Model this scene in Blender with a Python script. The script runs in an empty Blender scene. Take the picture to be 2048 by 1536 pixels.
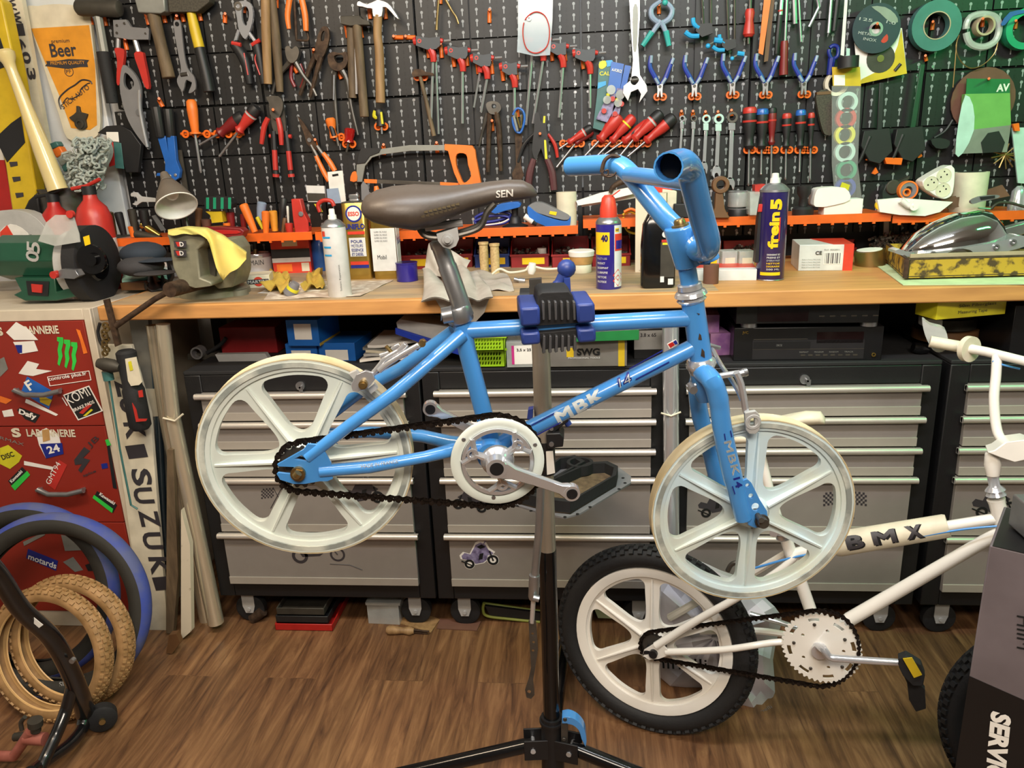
import bpy, math, random
from math import sin, cos, pi, radians, atan2, sqrt
from mathutils import Vector as V, Matrix
from mathutils.geometry import tessellate_polygon
random.seed(7)
S = bpy.context.scene
COL = S.collection
# ---------------- camera ----------------
CH = 1.42                      # camera height
PITCH, YAW, ROLL, FPX = radians(16.66), radians(5.6), radians(-2.35), 1540.0
cp, sp, cy, sy, cr, sr = cos(PITCH), sin(PITCH), cos(YAW), sin(YAW), cos(ROLL), sin(ROLL)
CO = V((0, 0, CH))
def ray(px, py):
 a, b = (px-1024)/FPX, (py-768)/FPX
 x1 = cr*a+sr*b; yd = -sr*a+cr*b
 y1 = cp-yd*sp; z = -sp-yd*cp
 return V((x1*cy-y1*sy, x1*sy+y1*cy, z))
cam = bpy.data.objects.new('camera', bpy.data.cameras.new('camera')); COL.objects.link(cam)
cam.data.sensor_width = 36; cam.data.lens = 36*FPX/2048; cam.data.clip_start = .02
fw = ray(1024, 768).normalized(); rt = (ray(1124, 768)-ray(1024, 768)).normalized(); up = rt.cross(fw)
cam.matrix_world = Matrix(((rt.x, up.x, -fw.x, 0), (rt.y, up.y, -fw.y, 0), (rt.z, up.z, -fw.z, CH), (0, 0, 0, 1)))
S.camera = cam
S.view_settings.view_transform = 'Standard'; S.view_settings.look = 'None'
S.view_settings.exposure = 0.0; S.view_settings.gamma = 1; S.view_settings.use_curve_mapping = False
# ---------------- light ----------------
w = bpy.data.worlds.new('world'); S.world = w; w.use_nodes = True
w.node_tree.nodes['Background'].inputs[0].default_value = (.9, .95, 1, 1)
w.node_tree.nodes['Background'].inputs[1].default_value = .30
def area(name, loc, size, e, col, aim):
 l = bpy.data.lights.new(name, 'AREA'); l.energy = e; l.color = col; l.shape = 'RECTANGLE'
 l.size, l.size_y = size; o = bpy.data.objects.new(name, l); COL.objects.link(o); o.location = loc
 o.rotation_euler = (V(aim)-V(loc)).to_track_quat('-Z', 'Y').to_euler(); return o
area('ceiling_light_warm', (-1.05, .75, 2.5), (.9, .25), 29, (1, .80, .58), (-.9, 2.1, .8))
area('ceiling_light_neutral', (.25, .95, 2.5), (1.2, .12), 31, (.92, .97, 1), (.25, 2.3, .8))
area('ceiling_light_behind', (.2, -.7, 2.45), (1.4, .4), 58, (1, .88, .74), (.0, 1.6, .5))
area('neon_green', (1.75, 1.55, 2.1), (.5, .06), 9, (.05, 1, .25), (1.2, 2.6, 1.5))
# ---------------- mesh helpers ----------------
class G:
 def __init__(s): s.v = []; s.f = []; s.m = []; s.k = 0
 def add(s, vs, fs):
  b = len(s.v); s.v += [V(p) for p in vs]
  for f in fs: s.f.append([i+b for i in f]); s.m.append(s.k)
  return s
 def mat(s, k): s.k = k; return s
 def poly(s, loops, vec):
  if not isinstance(loops[0][0], (list, tuple, V)): loops = [loops]
  loops = [[V(p) for p in l] for l in loops]; vec = V(vec)
  flat = [p for l in loops for p in l]; n = len(flat)
  fs = []
  if len(loops) == 1 and n <= 4: tris = [tuple(range(n))]
  else: tris = [tuple(t) for t in tessellate_polygon(loops)]
  nn = V((0, 0, 0))
  L = loops[0]
  for i in range(len(L)): nn += L[i].cross(L[(i+1) % len(L)])
  for t in tris:
   a, b, c = flat[t[0]], flat[t[1]], flat[t[2]]
   tn = (b-a).cross(c-a)
   if tn.dot(vec) > 0: t = t[::-1]
   fs.append(t); fs.append(tuple(i+n for i in t[::-1]))
  o = 0
  for li, l in enumerate(loops):
   k = len(l); c = V((0, 0, 0))
   for i in range(k): c += l[i].cross(l[(i+1) % k])
   fl = (c.dot(vec) > 0) != (li > 0)
   for i in range(k):
    j = (i+1) % k; q = (o+i, o+j, o+j+n, o+i+n)
    fs.append(q if fl else q[::-1])
   o += k
  return s.add(flat+[p+vec for p in flat], fs)
 def rod(s, path, r, n=10, closed=False, cap=True, flat=1.0, fdir=None):
  P = [V(p) for p in path]; m = len(P)
  R = r if isinstance(r, (list, tuple)) else [r]*m
  vs = []; fs = []; prev = None
  for i in range(m):
   if closed: d = P[(i+1) % m]-P[i-1]
   else: d = P[min(i+1, m-1)]-P[max(i-1, 0)]
   if d.length < 1e-9: d = V((0, 0, 1))
   d.normalize()
   if prev is None:
    a = V(fdir) if fdir is not None else (V((0, 0, 1)) if abs(d.z) < .9 else V((1, 0, 0)))
   else: a = prev
   a = a-d*a.dot(d)
   if a.length < 1e-6: a = d.orthogonal()
   a.normalize(); prev = a; b = d.cross(a)
   for k in range(n):
    t = 2*pi*k/n; vs.append(P[i]+(a*cos(t)*flat+b*sin(t))*R[i])
  e = m if closed else m-1
  for i in range(e):
   j = (i+1) % m
   for k in range(n):
    l = (k+1) % n; fs.append((i*n+k, i*n+l, j*n+l, j*n+k))
  if cap and not closed:
   fs.append(tuple(range(n))[::-1]); fs.append(tuple((m-1)*n+k for k in range(n)))
  return s.add(vs, fs)
 def lathe(s, p0, p1, prof, n=20, cap=True):
  p0, p1 = V(p0), V(p1); d = p1-p0
  return s.rod2([p0+d*t for t, r in prof], d, [r for t, r in prof], n, cap)
 def rod2(s, P, d, R, n, cap=True, loop=False):
  d = V(d).normalized(); a = d.orthogonal().normalized(); b = d.cross(a); vs = []; fs = []
  for p, r in zip(P, R):
   for k in range(n):
    t = 2*pi*k/n; vs.append(p+(a*cos(t)+b*sin(t))*max(r, 1e-5))
  m = len(P)
  for i in range(m if loop else m-1):
   j = (i+1) % m
   for k in range(n):
    l = (k+1) % n; fs.append((i*n+k, i*n+l, j*n+l, j*n+k))
  if cap and not loop:
   fs.append(tuple(range(n))[::-1]); fs.append(tuple((m-1)*n+k for k in range(n)))
  return s.add(vs, fs)
 def ring(s, c, axis, prof, n=48):      # closed profile [(along,r)] revolved
  axis = V(axis).normalized(); c = V(c)
  return s.rod2([c+axis*t for t, r in prof], axis, [r for t, r in prof], n, False, True)
 def box(s, c, h, ax=None):
  c = V(c); ax = [V(a) for a in (ax or ((1, 0, 0), (0, 1, 0), (0, 0, 1)))]
  vs = [c+ax[0]*h[0]*i+ax[1]*h[1]*j+ax[2]*h[2]*k for i in (-1, 1) for j in (-1, 1) for k in (-1, 1)]
  fs = [(0, 1, 3, 2), (4, 6, 7, 5), (0, 4, 5, 1), (2, 3, 7, 6), (0, 2, 6, 4), (1, 5, 7, 3)]
  if ax[0].cross(ax[1]).dot(ax[2]) < 0: fs = [f[::-1] for f in fs]
  return s.add(vs, fs)
 def bx(s, x0, x1, y0, y1, z0, z1):
  return s.box(((x0+x1)/2, (y0+y1)/2, (z0+z1)/2), (abs(x1-x0)/2, abs(y1-y0)/2, abs(z1-z0)/2))
 def sph(s, c, r, sc=(1, 1, 1), n=14, ax=None):
  c = V(c); ax = [V(a) for a in (ax or ((1, 0, 0), (0, 1, 0), (0, 0, 1)))]; m = n//2; vs = []; fs = []
  for i in range(m+1):
   th = pi*i/m
   for k in range(n):
    ph = 2*pi*k/n; q = (sin(th)*cos(ph)*sc[0], sin(th)*sin(ph)*sc[1], cos(th)*sc[2])
    vs.append(c+(ax[0]*q[0]+ax[1]*q[1]+ax[2]*q[2])*r)
  for i in range(m):
   for k in range(n):
    l = (k+1) % n; f = (i*n+k, (i+1)*n+k, (i+1)*n+l, i*n+l)
    fs.append(f)
  return s.add(vs, fs)
 def loft(s, secs, cap=True):
  n = len(secs[0]); vs = [p for q in secs for p in q]; fs = []
  for i in range(len(secs)-1):
   for k in range(n):
    l = (k+1) % n; fs.append((i*n+k, i*n+l, (i+1)*n+l, (i+1)*n+k))
  if cap: fs.append(tuple(range(n))[::-1]); fs.append(tuple((len(secs)-1)*n+k for k in range(n)))
  return s.add(vs, fs)
 def sheet(s, fn, nu, nv, th=.001, vec=(0, 0, -1)):   # thin folded sheet; fn(u,v)->point
  vec = V(vec)*th; top = [V(fn(i/nu, j/nv)) for i in range(nu+1) for j in range(nv+1)]
  N = len(top); W = nv+1; fs = []
  for i in range(nu):
   for j in range(nv):
    q = (i*W+j, (i+1)*W+j, (i+1)*W+j+1, i*W+j+1); fs.append(q); fs.append(tuple(a+N for a in q[::-1]))
  bd = [(i*W, (i+1)*W) for i in range(nu)]+[(nu*W+j, nu*W+j+1) for j in range(nv)]+[((i+1)*W+nv, i*W+nv) for i in range(nu)]+[(j+1, j) for j in range(nv)]
  for a, b in bd: fs.append((b, a, a+N, b+N))
  return s.add(top+[p+vec for p in top], fs)
# ---------------- objects ----------------
WL = {}
def tag(o, label=None, cat=None, group=None, kind=None):
 if label: o['label'] = label
 if cat: o['category'] = cat
 if group: o['group'] = group
 if kind: o['kind'] = kind
 return o
def thing(name, label, cat, loc, group=None):
 o = bpy.data.objects.new(name, None); COL.objects.link(o); o.empty_display_size = .02
 o.location = loc; WL[o] = V(loc); return tag(o, label, cat, group)
def part(name, g, mats, parent=None, bev=0, sharp=.7, label=None):
 me = bpy.data.meshes.new(name)
 if parent is None:
  xs = [p.x for p in g.v]; ys = [p.y for p in g.v]; zs = [p.z for p in g.v]
  base = V(((min(xs)+max(xs))/2, (min(ys)+max(ys))/2, min(zs))); off = base
 else: base = WL[parent]; off = V((0, 0, 0))
 me.from_pydata([p-base for p in g.v], [], g.f)
 if not isinstance(mats, (list, tuple)): mats = [mats]
 for m in mats: me.materials.append(M(m))
 me.polygons.foreach_set('material_index', g.m)
 me.polygons.foreach_set('use_smooth', [True]*len(g.f))
 me.update(); me.set_sharp_from_angle(angle=sharp)
 o = bpy.data.objects.new(name, me); COL.objects.link(o)
 if parent is not None: o.parent = parent
 o.location = off
 WL[o] = V(base)
 if bev:
  b = o.modifiers.new('bevel', 'BEVEL'); b.width = bev; b.segments = 2; b.limit_method = 'ANGLE'; b.angle_limit = .6
 if label: o['label'] = label
 return o
def solo(name, g, mats, label, cat, group=None, **k): return tag(part(name, g, mats, None, **k), label, cat, group)
def struct(name, g, mats, **k): return tag(part(name, g, mats, None, **k), None, None, None, 'structure')
def dup(root, d, label=None):
 def c(o, par):
  q = o.copy(); COL.objects.link(q)
  if par is not None: q.parent = par
  for ch in o.children: c(ch, q)
  return q
 r = c(root, None); r.location = root.location+V(d)
 if label: r['label'] = label
 return r
# ---------------- materials ----------------
_M = {}; SPEC = {}
def lin(c):
 if isinstance(c, str): c = [int(c[i:i+2], 16)/255 for i in (0, 2, 4)]
 return [x/12.92 if x <= .04045 else ((x+.055)/1.055)**2.4 for x in c]+[1]
def M(name):
 if name in _M: return _M[name]
 c, rough, metal, kw = SPEC[name] if name in SPEC else (name, .5, 0, {})
 m = bpy.data.materials.new('m_'+name); m.use_nodes = True; _M[name] = m
 nt = m.node_tree; N = nt.nodes; L = nt.links; b = N['Principled BSDF']
 b.inputs['Roughness'].default_value = rough; b.inputs['Metallic'].default_value = metal
 tc = N.new('ShaderNodeTexCoord'); nz = N.new('ShaderNodeTexNoise')
 mp = N.new('ShaderNodeMapping'); L.new(tc.outputs['Object'], mp.inputs[0]); L.new(mp.outputs[0], nz.inputs['Vector'])
 mp.inputs['Scale'].default_value = kw.get('st', (1, 1, 1)); nz.inputs['Scale'].default_value = kw.get('sc', 22); nz.inputs['Detail'].default_value = 4
 rp = N.new('ShaderNodeValToRGB'); L.new(nz.outputs['Fac'], rp.inputs[0])
 a = lin(c); v = kw.get('v', .10); d = lin(kw['c2']) if 'c2' in kw else [x*(1-v*2) for x in a[:3]]+[1]
 lo, hi = kw.get('rng', (.3, .7)); rp.color_ramp.elements[0].position = lo; rp.color_ramp.elements[1].position = hi
 rp.color_ramp.elements[0].color = d; rp.color_ramp.elements[1].color = a
 L.new(rp.outputs[0], b.inputs['Base Color'])
 if 'bump' in kw:
  bp_ = N.new('ShaderNodeBump'); bp_.inputs['Strength'].default_value = kw['bump']; bp_.inputs['Distance'].default_value = .002
  L.new(nz.outputs['Fac'], bp_.inputs['Height']); L.new(bp_.outputs[0], b.inputs['Normal'])
 if 'coat' in kw: b.inputs['Coat Weight'].default_value = kw['coat']; b.inputs['Coat Roughness'].default_value = .08
 if 'tr' in kw: b.inputs['Transmission Weight'].default_value = kw['tr']; b.inputs['IOR'].default_value = kw.get('ior', 1.3)
 if 'al' in kw: b.inputs['Alpha'].default_value = kw['al']
 return m
def spec(n, c, rough=.5, metal=0, **k): SPEC[n] = (c, rough, metal, k); return n
for a in [
 ('blue', '4690d8', .28, 0, dict(coat=.6, v=.05, sc=6)), ('bluedk', '2b3f86', .4), ('navy', '1c2a86', .4), ('chrome', 'd9dce2', .16, .7, dict(v=.03)),
 ('steel', 'a6a7aa', .32, .8, dict(v=.10)), ('dsteel', '64605a', .42, .7, dict(v=.2)), ('rust', '5a4636', .7, .5, dict(v=.25, sc=60, c2='33261d')),
 ('brass', 'a38a5a', .35, .9), ('gold', 'b79a4e', .25, .85, dict(v=.05)), ('black', '17171a', .45), ('rubber', '1b1b1d', .75, 0, dict(bump=.3, sc=120)), ('blackg', '0e0e10', .15),
 ('grey', '77777a', .5), ('lgrey', 'b4b4b2', .5), ('white', 'e6e4de', .4), ('whiteg', 'ece9e2', .22, 0, dict(v=.02)), ('cream', 'ddd5bd', .5), ('orange', 'e2641c', .42), ('orangeh', 'f0701f', .35),
 ('red', 'b3231f', .38), ('redd', '7a1c1e', .4), ('dred', '6e1a16', .55), ('yellow', 'cfb022', .45), ('green', '1c6b3a', .5), ('lime', 'a5cf27', .45), ('teal', '3aa7a2', .45),
 ('wood', 'a07f55', .6, 0, dict(st=(1, 1, .15), sc=60, c2='7d5f3c')), ('woodold', '6f5d45', .7, 0, dict(st=(1, 1, .2), sc=60, c2='4c3e2d')), ('brown', '6b4a2c', .55),
 ('tan', 'c79a5e', .65, 0, dict(v=.15, sc=40, bump=.2)), ('bluetyre', '3c4ea6', .6, 0, dict(c2='555a80', rng=(.2, .6), sc=14)), ('wheelw', 'dfe6de', .38, 0, dict(c2='d0dad4', sc=9)), ('wheelb', 'c9e0ea', .38, 0, dict(c2='d8dccb', sc=9)),
 ('strip', '8b928e', .45, 0, dict(c2='c8ccc2', rng=(.4, .6), sc=22)), ('rimy', 'c7b283', .5, 0, dict(c2='dcd0b0', sc=20)),
 ('chain', '2e251f', .5, .6, dict(v=.3, sc=90)), ('saddle', '4b4139', .45, 0, dict(v=.05, bump=.1, sc=200)), ('paper', 'e9e6df', .7, 0, dict(v=.03)), ('card', 'b3a286', .7), ('clear', 'ffffff', .12, 0, dict(al=.22, v=0)),
 ('film', 'ffffff', .1, 0, dict(al=.09, v=0)), ('bagf', 'd4e2ec', .12, 0, dict(al=.38, v=.02)), ('smoke', 'd8dcd8', .2, 0, dict(al=.5)), ('glassb', '3a1d10', .1), ('pvc', 'e7e5e0', .5),
 ]: spec(a[0], a[1], a[2] if len(a) > 2 else .5, a[3] if len(a) > 3 else 0, **(a[4] if len(a) > 4 else {}))
# ---------------- planes seen by the camera ----------------
class PL:
 def __init__(s, o, hd=0, tilt=0):
  s.o = V(o); s.u = V((cos(hd), sin(hd), 0)); n0 = V((sin(hd), -cos(hd), 0))
  s.v = V((0, 0, 1))*cos(tilt)+n0*sin(tilt); s.n = n0*cos(tilt)-V((0, 0, 1))*sin(tilt)
 def at(s, px, py, off=0):
  d = ray(px, py); t = (s.o+s.n*off-CO).dot(s.n)/d.dot(s.n); return CO+d*t
 def sc(s, px, py, off=0): return (s.at(px+1, py, off)-s.at(px, py, off)).length
def atz(px, py, z): d = ray(px, py); return CO+d*((z-CH)/d.z)
def aty(px, py, y): d = ray(px, py); return CO+d*(y/d.y)
WALLY = 2.66
WP = PL((0, WALLY, 0))
def resamp(a, n):
 if not isinstance(a, (tuple, list)): return [a]*n
 if len(a) == n or n < 2: return list(a)
 o = []
 for i in range(n):
  t = i*(len(a)-1)/(n-1); k = min(int(t), len(a)-2); o.append(a[k]+(a[k+1]-a[k])*(t-k))
 return o
def prim(g, pl, q):
 k = q[0]
 if k == 'P':
  lp = q[1] if isinstance(q[1][0][0], (tuple, list)) else [q[1]]
  o = q[3]; g.poly([[pl.at(x, y, o+q[2]) for x, y in l] for l in lp], -pl.n*q[2])
 elif k == 'R':
  offs = resamp(q[3], len(q[1])); r = resamp(q[2], len(q[1]))
  g.rod([pl.at(x, y, o) for (x, y), o in zip(q[1], offs)], [a*pl.sc(x, y, o) for a, (x, y), o in zip(r, q[1], offs)], q[4] if len(q) > 4 else 10, fdir=pl.n, flat=q[5] if len(q) > 5 else 1)
 elif k == 'L':
  s_ = pl.sc(*q[1], q[4]); g.lathe(pl.at(*q[1], q[4]), pl.at(*q[2], q[4]), [(t, r*s_) for t, r in q[3]], 14)
 elif k == 'C':
  c = pl.at(*q[1], q[4]); r = q[2]*pl.sc(*q[1], q[4]); g.rod2([c, c+pl.n*q[3]], pl.n, [r, r], 24)
 elif k == 'A':
  c = pl.at(*q[1], q[5]); s_ = pl.sc(*q[1], q[5]); g.ring(c, pl.n, [(0, q[3]*s_), (0, q[2]*s_), (q[4], q[2]*s_), (q[4], q[3]*s_)][::-1], 36)
 elif k == 'B':
  g.sph(pl.at(*q[1], q[3]), q[2]*pl.sc(*q[1], q[3]))
 return g
def pg(pl, *prims):
 g = G()
 for q in prims: prim(g, pl, q)
 return g
def mk(name, label, cat, pl, parts, group=None, bev=0):
 gs = [(p[0], p[1], pg(pl, *p[2:])) for p in parts]
 if len(gs) == 1: return solo(name, gs[0][2], gs[0][1], label, cat, group, bev=bev)
 vs = [v for _, _, g in gs for v in g.v]
 b = V(((min(v.x for v in vs)+max(v.x for v in vs))/2, (min(v.y for v in vs)+max(v.y for v in vs))/2, min(v.z for v in vs)))
 t = thing(name, label, cat, b, group)
 for n, m, g in gs: part(n, g, m, t, bev=bev)
 return t
def text(name, s, mat, parent, p0, p1, h, n, bold=.0, th=.0006, shear=0, fn=None, font_w=True, spacing=1.0):
 cu = bpy.data.curves.new(name, 'FONT'); cu.body = s; cu.size = 1; cu.offset = 0 if 'M' in s else bold; cu.shear = shear; cu.resolution_u = 3; cu.space_character = spacing
 o = bpy.data.objects.new('tmp_text', cu); COL.objects.link(o)
 bpy.context.view_layer.update()
 dg = bpy.context.evaluated_depsgraph_get(); me = o.evaluated_get(dg).to_mesh()
 vs = [v.co.copy() for v in me.vertices]; fs = [tuple(p.vertices) for p in me.polygons]
 o.evaluated_get(dg).to_mesh_clear(); bpy.data.objects.remove(o)
 if not vs: return
 if 'M' in s and bold and fn:
  n0, f0 = len(vs), list(fs); v0 = list(vs); b = bold*.6
  for k, (dx, dy) in enumerate(((-b, -b), (b, -b), (-b, b), (b, b))): vs += [v+V((dx, dy, 0)) for v in v0]; fs += [tuple(i+n0*(k+1) for i in f) for f in f0]
 if fn:
  import bmesh
  bm = bmesh.new(); b_ = [bm.verts.new(v) for v in vs]
  for f in fs:
   try: bm.faces.new([b_[i] for i in f])
   except ValueError: pass
  bmesh.ops.triangulate(bm, faces=bm.faces[:])
  for k in range(2): bmesh.ops.subdivide_edges(bm, edges=[e for e in bm.edges if e.calc_length() > .12], cuts=1); bmesh.ops.triangulate(bm, faces=bm.faces[:])
  bm.verts.index_update(); vs = [v.co.copy() for v in bm.verts]; fs = [tuple(v.index for v in f.verts) for f in bm.faces]; bm.free()
 x0 = min(v.x for v in vs); x1 = max(v.x for v in vs); y0 = min(v.y for v in vs); y1 = max(v.y for v in vs)
 p0, p1, n = V(p0), V(p1), V(n).normalized(); u = p1-p0; up_ = n.cross(u.normalized())*h
 g = G(); f0 = []
 P = []
 for v in vs:
  a = (v.x-x0)/(x1-x0); b = (v.y-y0)/(y1-y0)
  P.append(fn(a, b) if fn else p0+u*a+up_*b+n*th)
 g.add(P, fs)
 if fs:
  a, b, c = [P[i] for i in fs[0][:3]]
 return part(name, g, mat, parent)
# ================= ROOM =================
fl = bpy.data.materials.new('m_floor'); fl.use_nodes = True; _M['floor'] = fl
def floor_mat():
 nt = fl.node_tree; N = nt.nodes; L = nt.links; b = N['Principled BSDF']
 tc = N.new('ShaderNodeTexCoord'); mp = N.new('ShaderNodeMapping'); L.new(tc.outputs['Object'], mp.inputs[0]); mp.inputs['Rotation'].default_value = (0, 0, radians(90))
 br = N.new('ShaderNodeTexBrick'); L.new(mp.outputs[0], br.inputs['Vector']); br.inputs['Scale'].default_value = 1
 br.inputs['Brick Width'].default_value = 1.05; br.inputs['Row Height'].default_value = .155; br.inputs['Mortar Size'].default_value = .0012; br.offset = .37; br.inputs['Mortar Smooth'].default_value = .3
 br.inputs['Color1'].default_value = (0, 0, 0, 1); br.inputs['Color2'].default_value = (1, 1, 1, 1); br.inputs['Mortar'].default_value = (.0, .0, .0, 1); br.inputs['Bias'].default_value = 0
 m2 = N.new('ShaderNodeMapping'); L.new(tc.outputs['Object'], m2.inputs[0]); m2.inputs['Scale'].default_value = (1, .09, 1)
 ad = N.new('ShaderNodeVectorMath'); ad.operation = 'ADD'; L.new(m2.outputs[0], ad.inputs[0]); L.new(br.outputs['Color'], ad.inputs[1])
 n1 = N.new('ShaderNodeTexNoise'); n1.inputs['Scale'].default_value = 42; n1.inputs['Detail'].default_value = 8; n1.inputs['Roughness'].default_value = .65; n1.inputs['Distortion'].default_value = .7; L.new(ad.outputs[0], n1.inputs['Vector'])
 n2 = N.new('ShaderNodeTexNoise'); n2.inputs['Scale'].default_value = 3.2; n2.inputs['Detail'].default_value = 3; L.new(tc.outputs['Object'], n2.inputs['Vector'])
 r1 = N.new('ShaderNodeValToRGB'); L.new(n1.outputs['Fac'], r1.inputs[0]); e = r1.color_ramp.elements
 e[0].position = .30; e[0].color = lin('4a3224'); e[1].position = .72; e[1].color = lin('a37c56'); x = r1.color_ramp.elements.new(.5); x.color = lin('7d5a3d')
 mx = N.new('ShaderNodeMixRGB'); mx.blend_type = 'MULTIPLY'; mx.inputs[0].default_value = .55; L.new(r1.outputs[0], mx.inputs[1])
 r2 = N.new('ShaderNodeValToRGB'); L.new(n2.outputs['Fac'], r2.inputs[0]); r2.color_ramp.elements[0].position = .3; r2.color_ramp.elements[1].position = .65
 r2.color_ramp.elements[0].color = (.62, .58, .55, 1); r2.color_ramp.elements[1].color = (1, .95, .9, 1); L.new(r2.outputs[0], mx.inputs[2])
 m3 = N.new('ShaderNodeMixRGB'); m3.blend_type = 'MULTIPLY'; m3.inputs[0].default_value = .5; L.new(mx.outputs[0], m3.inputs[1])
 r3 = N.new('ShaderNodeValToRGB'); L.new(br.outputs['Color'], r3.inputs[0]); r3.color_ramp.elements[0].color = (.5, .5, .5, 1); r3.color_ramp.elements[1].color = (1.0, 1.0, 1.0, 1); L.new(r3.outputs[0], m3.inputs[2])
 L.new(m3.outputs[0], b.inputs['Base Color']); b.inputs['Roughness'].default_value = .42
 bm = N.new('ShaderNodeBump'); bm.inputs['Strength'].default_value = .15; bm.inputs['Distance'].default_value = .002; L.new(n1.outputs['Fac'], bm.inputs['Height']); L.new(bm.outputs[0], b.inputs['Normal'])
floor_mat()
spec('wallp', 'd9dcdf', .8, v=.03); spec('ceil', 'd8d8d6', .8)
struct('floor', G().bx(-3.2, 3.2, -2.2, 2.95, -.05, 0), 'floor')
struct('wall_back', G().bx(-3.2, 3.2, 2.72, 2.82, 0, 2.6), 'wallp')
struct('wall_left', G().bx(-3.25, -3.2, -2.2, 2.82, 0, 2.6), 'wallp')
struct('wall_right', G().bx(3.2, 3.25, -2.2, 2.82, 0, 2.6), 'wallp')
struct('wall_front', G().bx(-3.2, 3.2, -2.25, -2.2, 0, 2.6), 'wallp')
struct('ceiling', G().bx(-3.2, 3.2, -2.2, 2.82, 2.6, 2.66), 'ceil')
# ---- pegboard panels (each a panel of 3 x 3 fields) ----
spec('barin', '060606', .9)
spec('pegb', '111214', .5, v=.08, sc=90); spec('peghole', '8d9093', .45, v=.05); spec('pegdot', '0b0b0c', .5)
def peg_panel(x0, x1, z0, z1, label):
 t = thing('pegboard', label, 'pegboard', ((x0+x1)/2, WALLY+.02, z0), 'black perforated panels on the back wall')
 g = G(); w_ = (x1-x0)/3; h_ = (z1-z0)/3; gp = .0025; h = G(); hn = 9
 for i in range(3):
  for j in range(3):
   a, b = x0+i*w_, z0+j*h_
   e0 = .004 if i == 0 else gp; e1 = .004 if i == 2 else gp; f0 = .004 if j == 0 else gp; f1 = .004 if j == 2 else gp
   g.bx(a+e0, a+w_-e1, WALLY, WALLY+.012, b+f0, b+h_-f1)
   for p in range(4):
    for q in range(5):
     cx = a+w_*(p+.55)/4.05; cz = b+h_*(q+.5)/5.0; r = .0046
     pts = [V((cx+r*cos(k*2*pi/hn+pi/2), WALLY-.0008, cz+.004+r*1.1*sin(k*2*pi/hn+pi/2))) for k in range(hn)]
     low = [V((cx-.002, WALLY-.0008, cz-.001)), V((cx-.0016, WALLY-.0008, cz-.013)), V((cx+.0016, WALLY-.0008, cz-.013)), V((cx+.002, WALLY-.0008, cz-.001))]
     h.mat(0); h.add(pts, [tuple(range(hn))[::-1]]); h.add(low, [(0, 1, 2, 3)])
     h.mat(1)
     for dx, dz in ((.021, .006), (.021, -.008), (.0, .0165) if 0 else (.021, .018)):
      X, Z = cx+dx, cz+dz
      if X < a+w_-.012: h.add([(X-.0018, WALLY-.0008, Z-.0018), (X+.0018, WALLY-.0008, Z-.0018), (X+.0018, WALLY-.0008, Z+.0018), (X-.0018, WALLY-.0008, Z+.0018)], [(0, 1, 2, 3)])
 g.bx(x0+.003, x1-.003, WALLY+.010, WALLY+.03, z0+.003, z1-.003)
 b0_ = len(g.v); g.v += h.v; g.f += [[i+b0_ for i in f] for f in h.f]; g.m += [m+1 for m in h.m]; part('perforated_board', g, ['pegb', 'peghole', 'pegdot'], t)
 s_ = G()
 for X in (x0+.02, x1-.02):
  for Z in (z0+.012, z1-.012): s_.rod([(X, WALLY+.002, Z), (X, WALLY-.003, Z)], .0045, 8)
 part('screws', s_, 'steel', t)
xs = [aty(x, 200, WALLY).x for x in (528, 836, 1160, 1498)]
pw = (xs[3]-xs[0])/3; px0 = xs[0]-pw
ztop = aty(1160, 176, WALLY).z; ph = (aty(1160, 66, WALLY).z-ztop)*3
pname = ['far left, cut off by the white wall strip', 'under the wooden hammer handles at left', 'behind the claw hammer and small hammer', 'behind the red hex key handles and clear bag', 'behind the row of blue pliers', 'behind the tape rolls at right', 'far right edge']
for r, (a, nm) in enumerate(((ztop, 'upper row'), (ztop-ph, 'lower row'))):
 for c in range(7):
  x0 = px0+(c)*pw
  xa = x0;
  if c == 0: xa = aty(232, 200, WALLY).x if r == 0 else aty(240, 300, WALLY).x
  if c == 0:
   xb = x0+pw
   peg_panel(xa, xb, a, a+ph, 'black perforated wall panel, %s, %s' % (nm, pname[c]))
  else: peg_panel(x0, x0+pw, a, a+ph, 'black perforated wall panel, %s, %s' % (nm, pname[c]))
# ---- bench ----
spec('benchtop', 'd09858', .55, st=(.12, 1, 1), sc=45, c2='b5804a', bump=.1)
BT = 1.058; BY = 2.0
bench = thing('workbench', 'long pale wooden workbench top with thick worn front edge under the pegboard', 'workbench', (0, 2.3, BT-.041))
g = G(); g.bx(-1.345, 1.9, BY, 2.655, BT-.041, BT)
spec('benchwear', '93826c', .6, st=(.2, 1, 1), sc=30, c2='b59a74', rng=(.35, .65))
part('worktop', g, 'benchtop', bench, bev=.004)
part('worn_surface', G().bx(-1.33, .35, BY+.02, 2.64, BT, BT+.0008), 'benchwear', bench, label='grey stained working surface')
g = G()
for x in (-1.22, 1.6): g.bx(x-.03, x+.03, 2.56, 2.62, 0, BT-.041)
part('bench_leg', g, 'woodold', bench)
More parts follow.
